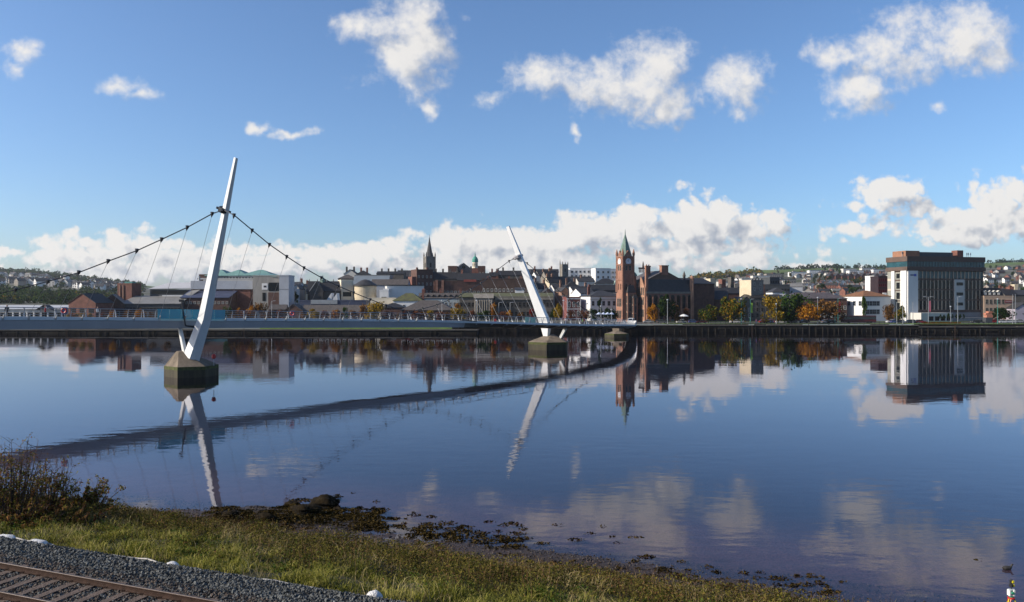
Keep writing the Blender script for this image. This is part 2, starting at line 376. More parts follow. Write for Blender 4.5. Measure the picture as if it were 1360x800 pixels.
# ------------------------------------------------------------------ near bank, river bed
P0 = np.array([-19.2, 28.3]); Dv = np.array([0.9345, -0.3560]); Nv = np.array([0.3560, 0.9345])
def ts2xy(t, s): return P0[0]+t*Dv[0]+s*Nv[0], P0[1]+t*Dv[1]+s*Nv[1]
def xy2ts(x, y): return (x-P0[0])*Dv[0]+(y-P0[1])*Dv[1], (x-P0[0])*Nv[0]+(y-P0[1])*Nv[1]
_ss = [-900,-500,-260,-150,-60,-9,-7.5,-6.8,-0.7,0.0,0.4,2,5,8,10.5,12.5,14,15.5,18,22,26,30,45,70,100,330]
_zz = [70,62,38,15,6.2,5.9,6.0,6.36,6.34,5.98,5.9,5.6,4.95,4.15,3.45,2.88,2.56,2.39,2.26,2.1,1.93,1.6,0.6,-0.6,-1.6,-2.2]
def vnoise(x, y, f, seed=0):
    r = 0
    for k in range(4):
        a = 1.7*k+seed
        r = r+np.sin(x*f*(1+.61*k)+a*2.1+1.3*np.sin(y*f*.73+a))*np.sin(y*f*(1.1+.53*k)+a*1.7+1.1*np.sin(x*f*.57-a))/(1+k)
    return r/2
def zbank(t, s):
    t = np.asarray(t, float); s = np.asarray(s, float)
    z = np.interp(s, _ss, _zz)
    z = z+0.42*np.exp(-((t+0.5)/4.5)**2)*np.exp(-((s-17.0)/2.4)**2)      # weed-covered stony spit
    z = z+0.20*np.exp(-((t-17)/7.0)**2)*np.exp(-((s-15.8)/1.6)**2)       # low mud bar
    z = z+(0.24*vnoise(t, s, 0.9)+0.15*vnoise(t, s, 2.3, 7))*sstep(0.6, 3, s)*(1-sstep(9.5, 12.5, s))
    z = z+0.05*vnoise(t, s, 1.7, 3)*sstep(10, 13, s)*(1-sstep(24, 34, s))
    z = z+0.03*vnoise(t, s, 5.1, 5)*sstep(10, 13, s)*(1-sstep(24, 34, s))
    return z-0.3*sstep(9, 13, s)
def near_bank():
    ts = np.concatenate([np.linspace(-190,-40,30), np.arange(-39,60,0.45), np.linspace(62,210,30)])
    s_ = np.concatenate([[-900,-700,-500,-380,-300,-260,-200,-150,-100,-60,-30,-12,-9.2,-8.2,-7.6,-7.2,-6.9,-6.7], np.arange(-5,-1,1.0), [-0.8,-0.6,-0.35,-0.1,0.05,0.3,0.6,1], np.arange(1.5,10,0.4), np.arange(10,26,0.25), np.arange(27,60,2.0), [65,75,90,110,150,200,260,330]])
    T, S = np.meshgrid(ts, s_); Z = zbank(T, S); X, Y = ts2xy(T, S)
    V = np.stack([X, Y, Z], 2).reshape(-1, 3); n = len(ts); F = []
    for j in range(len(s_)-1):
        a = j*n+np.arange(n-1); F.append(np.stack([a, a+1, a+1+n, a+n], 1))
    mt = bpy.data.materials.new('bank_ground'); mt.use_nodes = True; nt = mt.node_tree; N = nt.nodes.new; L = nt.links.new
    b = nt.nodes['Principled BSDF']; b.inputs['Specular IOR Level'].default_value = 0.2
    geo = N('ShaderNodeNewGeometry'); sp = N('ShaderNodeSeparateXYZ'); L(geo.outputs['Position'], sp.inputs[0])
    nz = N('ShaderNodeTexNoise'); nz.inputs['Scale'].default_value = 1.3; nz.inputs['Detail'].default_value = 8; nz.inputs['Roughness'].default_value = 0.7; L(geo.outputs['Position'], nz.inputs['Vector'])
    ad = N('ShaderNodeMath'); ad.operation = 'MULTIPLY_ADD'; L(nz.outputs['Fac'], ad.inputs[0]); ad.inputs[1].default_value = 0.5
    L(sp.outputs[2], ad.inputs[2])
    cr = N('ShaderNodeValToRGB'); mr = N('ShaderNodeMapRange'); L(ad.outputs[0], mr.inputs[0]); mr.inputs[1].default_value = -0.65; mr.inputs[2].default_value = 4.35
    L(mr.outputs[0], cr.inputs[0]); e = cr.color_ramp.elements
    e[0].position = 0.25; e[0].color = (0.008,0.008,0.010,1); e[1].position = 1.0; e[1].color = (0.06,0.055,0.025,1)
    for p, c in ((0.40,(0.010,0.009,0.011)),(0.475,(0.040,0.025,0.029)),(0.55,(0.095,0.060,0.062)),(0.585,(0.05,0.034,0.030)),(0.66,(0.032,0.023,0.018)),(0.76,(0.022,0.018,0.012)),(0.85,(0.035,0.03,0.016))):
        q = e.new(p); q.color = (*c, 1)
    sm = N('ShaderNodeTexNoise'); sm.inputs['Scale'].default_value = 7; sm.inputs['Detail'].default_value = 6; L(geo.outputs['Position'], sm.inputs['Vector'])
    mx = N('ShaderNodeMix'); mx.data_type = 'RGBA'; mx.blend_type = 'MULTIPLY'; mx.inputs[0].default_value = 0.75; L(cr.outputs[0], mx.inputs[6])
    c3 = N('ShaderNodeValToRGB'); L(sm.outputs['Fac'], c3.inputs[0]); c3.color_ramp.elements[0].position = 0.35; c3.color_ramp.elements[0].color = (0.45,0.45,0.45,1); c3.color_ramp.elements[1].position = 0.6; c3.color_ramp.elements[1].color = (1.2,1.2,1.2,1)
    L(c3.outputs[0], mx.inputs[7]); L(mx.outputs[2], b.inputs['Base Color'])
    r = N('ShaderNodeMapRange'); L(sp.outputs[2], r.inputs[0]); r.inputs[1].default_value = 2.1; r.inputs[2].default_value = 2.6; r.inputs[3].default_value = 0.5; r.inputs[4].default_value = 0.95; L(r.outputs[0], b.inputs['Roughness'])
    bp = N('ShaderNodeBump'); bp.inputs['Strength'].default_value = 0.8; bp.inputs['Distance'].default_value = 0.06; L(sm.outputs['Fac'], bp.inputs['Height']); L(bp.outputs[0], b.inputs['Normal'])
    o = arr_mesh('river_bank', V, np.concatenate(F), mt, smooth=True); struct(o)
near_bank()

# ------------------------------------------------------------------ the river
def river():
    mt = bpy.data.materials.new('river_water'); mt.use_nodes = True; nt = mt.node_tree; N = nt.nodes.new; L = nt.links.new
    nt.nodes.remove(nt.nodes['Principled BSDF']); out = nt.nodes['Material Output']
    geo = N('ShaderNodeNewGeometry')
    def nz(scale, sx, sy, det, rough=0.5):
        mp = N('ShaderNodeMapping'); L(geo.outputs['Position'], mp.inputs[0]); mp.inputs['Scale'].default_value = (sx, sy, 1); mp.inputs['Rotation'].default_value = (0, 0, rad(-6))
        n = N('ShaderNodeTexNoise'); n.inputs['Scale'].default_value = scale; n.inputs['Detail'].default_value = det; n.inputs['Roughness'].default_value = rough; L(mp.outputs[0], n.inputs['Vector']); return n.outputs['Fac']
    def mth(op, a, b, clamp=False):
        n = N('ShaderNodeMath'); n.operation = op; n.use_clamp = clamp
        for i, v in enumerate((a, b)):
            if isinstance(v, (int, float)): n.inputs[i].default_value = v
            else: L(v, n.inputs[i])
        return n.outputs[0]
    a = nz(0.9, 0.45, 1.0, 3); c = nz(0.16, 0.5, 1.0, 2); patch = nz(0.022, 0.35, 1.0, 3)
    pm = N('ShaderNodeMapRange'); L(patch, pm.inputs[0]); pm.inputs[1].default_value = 0.42; pm.inputs[2].default_value = 0.62; pm.inputs[3].default_value = 0.2; pm.inputs[4].default_value = 1.9
    sp = N('ShaderNodeSeparateXYZ'); L(geo.outputs['Position'], sp.inputs[0])
    h = mth('ADD', mth('MULTIPLY', mth('MULTIPLY', a, pm.outputs[0]), 0.0085), mth('MULTIPLY', c, 0.014))
    bp = N('ShaderNodeBump'); bp.inputs['Strength'].default_value = 1.0; bp.inputs['Distance'].default_value = 1.0; L(h, bp.inputs['Height'])
    dt = N('ShaderNodeVectorMath'); dt.operation = 'DOT_PRODUCT'; L(bp.outputs[0], dt.inputs[0]); L(geo.outputs['Incoming'], dt.inputs[1])
    sch = mth('ADD', mth('MULTIPLY', mth('POWER', mth('SUBTRACT', 1.0, mth('ABSOLUTE', dt.outputs['Value'], 0), True), 5.0), 0.98), 0.02)
    gl = N('ShaderNodeBsdfGlossy'); L(mth('MULTIPLY', pm.outputs[0], 0.013), gl.inputs['Roughness']); gl.inputs['Color'].default_value = (0.82, 0.82, 0.90, 1); L(bp.outputs[0], gl.inputs['Normal'])
    tr = N('ShaderNodeBsdfTransparent'); tr.inputs['Color'].default_value = (0.74, 0.69, 0.71, 1)
    mx = N('ShaderNodeMixShader'); L(sch, mx.inputs[0]); L(tr.outputs[0], mx.inputs[1]); L(gl.outputs[0], mx.inputs[2]); L(mx.outputs[0], out.inputs[0])
    V = np.array([[-900,-150,WZ],[900,-150,WZ],[900,300.3,WZ],[-900,300.3,WZ]], float)
    o = arr_mesh('river_water', V, np.array([[0,1,2,3]]), mt); struct(o)
river()

# ------------------------------------------------------------------ quay
quay_m = M('quay_timber', (0.024,0.020,0.017), 0.95, 0.6, 0.5, streak=True, bump=0.3, spec=0.1)
fender_m = M('quay_fender', (0.027,0.024,0.020), 0.95, 0.6, 0.4, streak=True, spec=0.1)
coping_m = M('quay_coping', (0.13,0.12,0.105), 0.9, 0.25, 0.5)
asphalt = M('asphalt', (0.06,0.06,0.062), 0.9, 0.2, 0.3)
paving = M('quay_paving', (0.13,0.125,0.115), 0.9, 0.15, 0.3)
lawn_m = M('lawn', (0.075,0.13,0.018), 0.95, 0.3, 0.25)
def quay(x0, x1, zt, name, label, Yf=300.0):
    mb = MB(); mb.box(x0, x1, Yf, Yf+3.2, -4.5, zt)
    root = mb.build(name, quay_m); tag(root, label, 'quay wall')
    c = MB(); x = x0
    while x < x1-0.1:
        L_ = min(3.0+random.random()*9, x1-x); dz = random.uniform(-0.07, 0.12); c.box(x, x+L_-0.04, Yf-0.25-random.random()*0.1, Yf+0.9, zt+0.003, zt+0.26+dz); x += L_
    c.build('coping', coping_m, root)
    lad = MB(); x = x0+14
    while x < x1-10:
        for dx in (0, 0.42): lad.box(x+dx, x+dx+0.06, Yf-0.55, Yf-0.48, 1.0, zt+0.9)
        for k in range(9): lad.box(x, x+0.48, Yf-0.54, Yf-0.49, 1.3+k*0.4, 1.34+k*0.4)
        x += 38+random.random()*30
    lad.build('ladders', M('ladder_rust', (0.08,0.05,0.035), 0.9, 0.3, 2), root)
    wl = MB(); x = x0
    while x < x1-1:
        L_ = min(4+random.random()*10, x1-x); wl.box(x, x+L_, Yf-0.2, Yf-0.003, zt-1.0-random.random()*0.3, zt-0.75); x += L_+random.random()*6
    wl.build('waling', M('waling_timber', (0.04,0.035,0.028), 0.95, 0.5, 0.5, spec=0.1), root)
    f = MB(); x = x0+1
    while x < x1-0.5:
        f.box(x, x+random.uniform(0.2,0.42), Yf-0.38-random.random()*0.12, Yf+0.01, -1.0, zt-0.3-random.random()**2*2.2); x += 1.7+random.random()*1.2
    f.build('fender_piles', fender_m, root)
quay(-520, -13, 3.4, 'quay_wall', 'low dark timber-faced quay wall behind the long grey bridge deck', 283.0)
mb = MB(); mb.box(-520, -13, 286.2, 303.2, -4.5, 3.23); struct(mb.build('lower_promenade', quay_m))
quay(-12.99, 162, 4.55, 'quay_wall', 'tall dark quay wall below the clock tower and the riverside road')
quay(162.01, 560, 3.9, 'quay_wall', 'lower stretch of dark quay wall with grass on top in front of the office block')
mb = MB(); mb.ring([[(-101,301,3.23),(-24,301,3.23),(-24,302.3,3.23),(-101,302.3,3.23)], [(-101,301,3.24),(-24,301,3.24),(-24,302.3,3.85),(-101,302.3,3.85)]])
g = mb.build('grass_bank', lawn_m); tag(g, 'narrow strip of bright grass along the low quay under the bridge deck', 'grass', kind='stuff')
for (x0, x1, y0, y1, z, name, mt) in ((-520,560,317,329,5.012,'road',asphalt),(-520,560,303.2,317,5.006,'promenade',paving)):
    mb = MB(); mb.add([(x0,y0,z),(x1,y0,z),(x1,y1,z),(x0,y1,z)], [(0,1,2,3)]); struct(mb.build(name, mt))
for (x0, x1, y0, y1) in ((62,140,308,315.5),(142,162,308,315.5),(162.5,300,303.4,313),(120,200,330,338),(62,112,331,334)):
    mb = MB(); mb.box(x0,x1,y0,y1,5.0,5.16); struct(mb.build('lawn', lawn_m))
mb = MB(); mb.box(162.02,560,303.19,303.5,3.5,5.0); tag(mb.build('quay_step', quay_m), 'dark retaining step behind the lower stretch of quay', 'wall')
mb = MB()
for i in range(-40, 60): mb.add([(i*9,322.9,5.017),(i*9+3,322.9,5.017),(i*9+3,323.05,5.017),(i*9,323.05,5.017)], [(0,1,2,3)])
struct(mb.build('road_marking', white))
mb = MB()
for y in (317.0, 329.0): mb.box(-520,560,y-0.12,y+0.12,5.0,5.13)
struct(mb.build('kerb', coping_m))

# ------------------------------------------------------------------ the footbridge
paint = M('bridge_white_paint', (0.86,0.87,0.87), 0.42, 0.10, 0.4, streak=True)
paint_grey = M('bridge_grey_paint', (0.36,0.345,0.355), 0.5, 0.10, 0.25, streak=True)
lip_m = M('bridge_edge_paint', (0.66,0.68,0.70), 0.4, 0.06, 0.4)
soffit_m = M('bridge_soffit', (0.14,0.125,0.11), 0.8, 0.2, 0.4)
decktop = M('bridge_deck_surface', (0.30,0.28,0.25), 0.9, 0.1, 0.5)
cable_m = M('cable_dark', (0.035,0.037,0.042), 0.5, 0.15, 1)
hanger_m = M('hanger_steel', (0.30,0.31,0.33), 0.4, 0.1, 1, metal=0.3)
node_m = M('node_white', (0.72,0.72,0.72), 0.4, 0.05, 1)
rail_m = M('railing_steel', (0.42,0.43,0.45), 0.4, 0.1, 1, metal=0.4)
pier_m = M('pier_concrete', (0.17,0.135,0.10), 0.9, 0.45, 0.7, bump=0.25, streak=True)
pier_wet = M('pier_tidal', (0.045,0.038,0.022), 0.8, 0.5, 0.9, bump=0.4, rgb2=(0.06,0.052,0.028), streak=True)
algae = M('pier_algae', (0.07,0.08,0.022), 0.9, 0.5, 2.0)
glass_blue = bpy.data.materials.new('windbreak_glass'); glass_blue.use_nodes = True
_b = glass_blue.node_tree.nodes['Principled BSDF']; _b.inputs['Base Color'].default_value = (0.03,0.30,0.42,1); _b.inputs['Roughness'].default_value = 0.12; _b.inputs['Alpha'].default_value = 0.78
glass_green = bpy.data.materials.new('windbreak_green_glass'); glass_green.use_nodes = True
_b = glass_green.node_tree.nodes['Principled BSDF']; _b.inputs['Base Color'].default_value = (0.25,0.48,0.42,1); _b.inputs['Roughness'].default_value = 0.15; _b.inputs['Alpha'].default_value = 0.8

_ctl = [(-150,50,13.2,2.0),(-133,60,13.1,2.0),(-118,74,12.95,2.0),(-104,89,12.75,2.0),(-92.5,105,12.45,2.0),(-82.5,121,12.1,2.05),(-74,135,11.65,2.0),(-63.6,147.5,11.2,1.95),(-52.5,159.5,10.85,1.95),(-42.5,169.5,10.5,1.95),(-29,180.3,10.1,1.9),(-15.3,191,9.5,1.65),(-2,202.2,8.85,1.5),(10.8,214.5,8.05,1.4),(24.5,233,7.2,1.35),(35.6,254,6.5,1.3),(41.5,275,5.85,1.2),(45,300.2,5.15,1.1),(45.4,303,5.1,1.1)]
def catmull(ctl, n=14):
    c = np.array(ctl); c = np.vstack([2*c[0]-c[1], c, 2*c[-1]-c[-2]]); out = []
    for i in range(1, len(c)-2):
        p0, p1, p2, p3 = c[i-1], c[i], c[i+1], c[i+2]
        for t in np.linspace(0, 1, n, endpoint=False):
            out.append(0.5*((2*p1)+(-p0+p2)*t+(2*p0-5*p1+4*p2-p3)*t*t+(-p0+3*p1-3*p2+p3)*t**3))
    out.append(c[-2]); return np.array(out)
BF = 0.865
_ctl = [(x*BF, y*BF, 15+(z-15)*BF, T*0.80) for x, y, z, T in _ctl[:-3]]+[(37.6,244,6.75,1.2),(42.8,272,5.9,1.15),(47.5,300.2,5.15,1.1),(48,303,5.1,1.1)]
DK = catmull(_ctl)
dT = np.gradient(DK[:, :2], axis=0); dT /= np.linalg.norm(dT, axis=1)[:, None]
dN = np.stack([dT[:, 1], -dT[:, 0]], 1)               # lateral, towards the near bank
HW = 2.1
dS = np.concatenate([[0], np.cumsum(np.linalg.norm(np.diff(DK[:, :2], axis=0), axis=1))])
def deck_at(s, off=0.0):
    x, y, z = (np.interp(s, dS, DK[:, k]) for k in range(3)); nx, ny = np.interp(s, dS, dN[:, 0]), np.interp(s, dS, dN[:, 1])
    return Vector((x+nx*off, y+ny*off, z))
_px = 680+1000*(DK[:, 0]+dN[:, 0]*HW)/(DK[:, 1]+dN[:, 1]*HW)
def s_of_px(px):
    i0 = 40; return float(np.interp(px, _px[i0:], dS[i0:]))
sA, sB = s_of_px(600), s_of_px(640)                       # where the two halves meet
bridge = thing('foot_bridge', 'curving cable-stayed footbridge with two leaning white masts across the river', 'bridge', (0, 0, 0))
def deck():
    mb = MB(); lip = MB(); top = MB(); sof = MB()
    R1 = []; Rl = []; Rl2 = []; Rt = []
    for i in range(len(DK)):
        x, y, z, T = DK[i]; n = dN[i]; w = float(sstep(sA-2, sB+14, dS[i]))
        def q(o, dz): return (x+n[0]*o, y+n[1]*o, z+dz)
        bn = HW-0.12-w*2.5; bf = -HW+0.5+(1-w)*1.4
        R1.append([q(HW-0.06,-0.34), q(bn,-T), q(bf,-T), q(-HW+0.06,-0.34)])
        Rl.append([q(HW,0.16), q(HW,-0.30), q(HW-0.25,-0.33), q(HW-0.25,0.16)])
        Rl2.append([q(-HW+0.25,0.16), q(-HW+0.25,-0.33), q(-HW,-0.30), q(-HW,0.16)])
        Rt.append([q(HW-0.26,0), q(HW-0.26,-0.3), q(-HW+0.26,-0.3), q(-HW+0.26,0)])
    k = int(np.searchsorted(dS, sA+3))
    mb.ring(R1[:k+1]); mb.build('box_girder', paint_grey, bridge)
    sof.ring(R1[k:]); sof.build('shallow_girder', soffit_m, bridge)
    lip.ring(Rl); lip.build('deck_edge', lip_m, bridge)
    lip = MB(); lip.ring(Rl2); lip.build('deck_edge', lip_m, bridge)
    top.ring(Rt); top.build('deck_surface', decktop, bridge)
    s = sB-6
    while s < dS[-1]-4:
        a = deck_at(s, HW-0.1); b_ = deck_at(s, -0.4); d = (deck_at(s+0.4, 0)-deck_at(s, 0))
        T = np.interp(s, dS, DK[:, 3])
        vs = [a+Vector((0,0,-0.35)), b_+Vector((0,0,-0.36)), b_+Vector((0,0,-T-0.02)), a+Vector((0,0,-0.55))]
        rb = MB(); rb.ring([[tuple(v) for v in vs], [tuple(v+d) for v in vs]]); s += 4.4; rb.build('girder_rib', paint_grey, bridge)
deck()
def railings():
    zoff = 1.45
    for side, nm in ((1, 'handrail'), (-1, 'handrail')):
        pts = []
        for s in np.arange(2, dS[-1]-1, 3.0): p = deck_at(s, side*(HW+0.18)); pts.append(p+Vector((0,0,zoff)))
        mb = MB(); mb.tube(pts, 0.055, 5); mb.build('handrail', rail_m, bridge)
        mb = MB()
        for hgt, o in ((1.1, 0.13), (0.78, 0.09), (0.46, 0.05)):
            mb.tube([deck_at(s, side*(HW+o))+Vector((0,0,hgt)) for s in np.arange(2, dS[-1]-1, 3.0)], 0.02, 4)
        mb.build('railing_wires', rail_m, bridge)
        post = None; k = 0
        far_rest = MB()
        for s in np.arange(s_of_px(-40), dS[-1]-2, 2.2 if side == 1 else 4.4):
            p = deck_at(s, side*(HW-0.12)); n = deck_at(s, side*(HW+0.25))-p
            mb = MB(); mb.tube([p, p+n*0.25+Vector((0,0,0.7)), p+n+Vector((0,0,zoff+0.02))], [0.10, 0.075, 0.05], 5)
            if side == 1 and k < 90: mb.build('railing_post', rail_m, bridge)
            else:
                o = len(far_rest.v); far_rest.v += mb.v; far_rest.f += [tuple(i+o for i in f) for f in mb.f]; far_rest.m += mb.m
            k += 1
        if far_rest.v:
            o = far_rest.build('railing_posts', rail_m, bridge); o['kind'] = 'stuff'
railings()
def mast(base, knee, top, wid, ridge):
    """tapered faceted mast: base -> knee -> top; wid = widths at those points"""
    mb = MB(); pts = [Vector(base), Vector(knee), Vector(top)]; rings = []
    ax = (pts[2]-pts[1]).normalized(); cam_d = Vector((0, 1, 0))
    rgt = cam_d.cross(ax).normalized()*-1
    if rgt.x < 0: rgt = -rgt
    fwd = Vector((-rgt.y, rgt.x, 0)).normalized()
    seq = []
    for i in range(5): seq.append((pts[0].lerp(pts[1], i/5), wid[0]+(wid[1]-wid[0])*i/5))
    for i in range(13): seq.append((pts[1].lerp(pts[2], i/12), wid[1]+(wid[2]-wid[1])*i/12))
    for p, w in seq:
        h = w/2
        prof = [(-h, 0), (ridge*h, -0.62*h*(1+max(0,ridge)*0.8)), (h, -0.22*h), (0.6*h, 0.75*h), (-0.6*h, 0.75*h)]
        rings.append([tuple(p+rgt*a+fwd*b) for a, b in prof])
    mb.ring(rings); o = mb.build('mast', paint, bridge)
    return pts, rgt, fwd
def pier(cx, cy, rx, ry, zt, za, ax, ay, rot=0.0, a0=0.0):
    """hexagonal pier, sloped cap rising to an apex block at (ax, ay)"""
    n = 6; ring = [(cx+rx*math.cos(a0+2*math.pi*k/n), cy+ry*math.sin(a0+2*math.pi*k/n)) for k in range(n)]
    mb = MB(); mb.ring([[(x, y, -4.5) for x, y in ring], [(x, y, zt*0.86) for x, y in ring], ])
    p = mb.build('pier', pier_wet, bridge)
    mb = MB(); mb.ring([[(x, y, zt*0.86+0.004) for x, y in ring], [(x, y, zt) for x, y in ring]]); mb.build('pier_rim', algae, p)
    mb = MB(); sm = [(ax+(x-cx)*0.16, ay+(y-cy)*0.16) for x, y in ring]
    mb.ring([[(cx+(x-cx)*0.985, cy+(y-cy)*0.985, zt+0.004) for x, y in ring], [(x, y, za) for x, y in sm]]); mb.build('pier_cap', pier_m, p)
    return p
def nbox(a, b, wa, wb, da, db, name, mat, par=None):
    """tapered box strut from a to b"""
    mb = MB(); r = [[(p[0]-w/2, p[1], p[2]), (p[0]+w*0.15, p[1]-d*0.6, p[2]), (p[0]+w/2, p[1]-d*0.2, p[2]), (p[0]+w*0.3, p[1]+d/2, p[2]), (p[0]-w*0.3, p[1]+d/2, p[2])] for p, w, d in ((a, wa, da), (b, wb, db))]
    mb.ring(r); return mb.build(name, mat, par or bridge)
# south-western mast
Y1 = 127.5
pier(PX(254.5,Y1), Y1, 4.3, 4.1, PZ(487.5,Y1-3.3), PZ(466.5,Y1-1), PX(243,Y1), Y1-0.8, a0=rad(22))
mast1 = mast((PX(254.5,126.2),126.2,PZ(476,126.2)), (PX(272,124.3),124.3,PZ(424,124.3)), (PX(313.5,115),115,PZ(210,115)), (3.0,2.3,0.70), 0.05)
nbox((PX(245.5,126.5),126.5,PZ(468,126.5)), (PX(238.5,125.6),125.6,PZ(434,125.6)), 0.9, 0.7, 0.8, 0.7, 'deck_strut', paint)
# second mast, behind the deck
Y2 = 195.5
pier(PX(728,Y2), Y2, 5.7, 5.0, PZ(455,Y2-4), PZ(444.5,Y2), PX(731.5,Y2), Y2, a0=rad(24))
m2b = (PX(724,Y2+1),Y2+1.2,PZ(452,Y2)); m2k = (PX(722.5,194.8),194.8,PZ(426,194.8)); m2t = (PX(674.5,194),194,PZ(301,194))
mast2 = mast((PX(723.3,194.9),194.9,PZ(430.5,194.9)), m2k, m2t, (3.0,2.9,0.95), 0.5)
nbox((PX(725.5,Y2),Y2-0.4,PZ(450,Y2)), (PX(725,194.9),194.9,PZ(430.6,194.9)), 1.3, 3.1, 1.2, 2.6, 'mast_foot', paint)
nbox((PX(743.5,Y2),Y2-0.5,PZ(450,Y2)), (PX(753,191),191.5,PZ(433,191)), 0.9, 1.1, 0.9, 0.9, 'deck_strut', paint)
# end pier by the far quay
pier(PX(819,258), 258, 4.3, 3.6, PZ(443.6,255), PZ(439.5,258), PX(820,258), 258, a0=0.2)
nbox((PX(820,258),258,PZ(441,258)), (PX(820,258),258.5,PZ(435.5,258)), 3.0, 3.6, 1.6, 1.6, 'pier_head', pier_m)
# red navigation light on the first pier
mb = MB(); mb.tube([(PX(284,123.8),123.8,PZ(486,123.8)),(PX(284,123.8),123.8,PZ(477,123.8))],0.05,5); o = mb.build('navigation_light', steel_grey, bridge)
mb = MB(); mb.lathe([(0.22,PZ(476.5,123.8)),(0.36,PZ(475,123.8)),(0.36,PZ(472,123.8)),(0.15,PZ(470.5,123.8))],PX(284,123.8),123.8,8); mb.build('lantern', red_paint, o)

def cable(pairs, S, sgn, end_px, end_back=None, side=1):
    """pairs = [(node px, clamp px, clamp py)] from the saddle outwards; S = saddle point; returns the main cable"""
    dsz = deck_at(s_of_px(pairs[0][0]), 0); h0 = S.z-dsz.z
    # lateral gap between cable plane and deck edge at the saddle
    gap = S.y-np.interp((S.x), DK[:, 0], DK[:, 1])
    pts = [S]; clamps = []
    for npx, cpx, cpy in pairs:
        e = deck_at(s_of_px(npx), HW-0.1); w = 1.0
        Y = e.y
        for it in range(6):
            z = PZ(cpy, Y); w = max(0, min(1, (z-e.z)/h0)); Y = e.y+gap*w
        p = Vector((PX(cpx, Y), Y, PZ(cpy, Y))); clamps.append((e, p)); pts.append(p)
    if end_back: pts += [Vector(p) for p in end_back]
    else: pts.append(deck_at(s_of_px(end_px), HW+0.1)+Vector((0,0,0.15)))
    mb = MB(); mb.tube(pts, 0.082, 6); mb.build('main_cable', cable_m, bridge)
    for e, p in clamps:
        if (p-e).length > 1.2:
            mb = MB(); mb.tube([e+Vector((0,0,0.2)), p], 0.024, 4); mb.build('hanger', hanger_m, bridge)
            mb = MB(); mb.tube([p+Vector((0,0,0.24)), p+(e-p).normalized()*0.1, p+(e-p).normalized()*0.75], [0.27, 0.21, 0.05], 6); mb.build('cable_clamp', cable_m, bridge)
        mb = MB(); d = (p-e); d = d.normalized() if d.length > 1 else Vector((0,0,1))
        mb.tube([e+Vector((0,0,-0.2)), e+d*1.0], [0.17, 0.08], 5); mb.build('hanger_node', node_m, bridge)
S1 = Vector((PX(297,118.1),118.1,PZ(279,118.1)))
cable([(246,282,284),(212,249,302),(178,215,318),(143,182,333),(109,144,347),(74,105,362),(38,64,374),(4,21,385),(-28,-20,394)], S1, -1, 0, end_back=[(-92*.865,101*.865,15.4),(-103*.865,86*.865,13.8),(-112*.865,78*.865,13.2)])
cable([(275,311,286),(300,335,306),(326,358,325),(353,381,341),(380,404,356),(405,427,369),(430,449,380),(455,470,389),(480,492,398),(505,513,406),(529,535,412.5),(553,556,418),(577,578,423)], S1, 1, 633)
S2 = Vector((PX(687.5,194.3),194.3,PZ(341.5,194.3)))
cable([(714,676,347),(698,661.5,358),(682,651,367),(665,638.5,376.5),(647.5,625,384.5),(630,611.5,392),(611,595.5,399),(589,579.5,405.5),(567,561,410.5),(547,543,415),(526,524,419.5)], S2, -1, 500)
cable([(733,700,350),(747,713,361),(760,726,373),(772,739,384),(783,752,394),(794,765,403),(803,779,412),(811,793,420)], S2, 1, 817)
for S, (pts, r, f), sz in ((S1, mast1, 0.72), (S2, mast2, 0.92)):
    mb = MB(); a = (pts[2]-pts[1]).normalized()
    mb.tube([S-a*0.55*sz, S-a*0.3*sz, S+a*0.3*sz, S+a*0.55*sz], [1.0*sz, 1.22*sz, 1.22*sz, 1.0*sz], 8); mb.tube([S-r*1.6*sz, S+r*1.6*sz], 0.3*sz, 6); mb.build('cable_saddle', metal_dark if S is S1 else paint_grey, bridge)
# glass windbreaks round the mast feet
def windbreak(p0, p1, n, h, mt, off, nm='windbreak_panel'):
    s0, s1 = s_of_px(p0), s_of_px(p1)
    for k in range(n):
        a, b = s0+(s1-s0)*k/n+0.03, s0+(s1-s0)*(k+1)/n-0.03
        A, B = deck_at(a, off), deck_at(b, off); nrm = (deck_at(a, off+0.04)-A)
        mb = MB(); vs = [A+Vector((0,0,0.05)), B+Vector((0,0,0.05)), B+Vector((0,0,h)), A+Vector((0,0,h))]
        mb.ring([[tuple(v) for v in vs], [tuple(v+nrm) for v in vs]]); mb.build(nm, mt, bridge)
windbreak(208, 298, 6, 1.62, glass_blue, HW+0.3)
windbreak(714, 729, 2, 1.55, glass_green, -HW-0.1)
def ground_hit(px, py):
    """where the sight line of an image point meets the near bank or the water"""
    u, v = (px-680)/1000, (398-py)/1000
    Y = np.arange(18, 90, 0.05); t_, s_ = xy2ts(u*Y, Y); z = np.maximum(zbank(t_, s_), WZ); i = int(np.argmax(15+v*Y <= z))
    return float(u*Y[i]), float(Y[i]), float(z[i])
# dark floodlight post beside the first mast
e = deck_at(s_of_px(243), HW+0.5)
mb = MB(); mb.tube([e+Vector((0.2,0,-1.1)), e+Vector((-0.1,0,0.6)), e+Vector((-0.45,0,2.9))], [0.13,0.11,0.09], 6); o = mb.build('floodlight_post', metal_dark, bridge)
mb = MB(); mb.box(e.x-0.8,e.x-0.15,e.y-0.25,e.y+0.2,e.z+2.85,e.z+3.25); mb.build('floodlight', metal_dark, o)
mb = MB(); mb.tube([e+Vector((0.2,0,-1.1)), e+Vector((1.6,0.4,-1.3))],[0.12,0.2],6); mb.build('bracket', metal_dark, o)
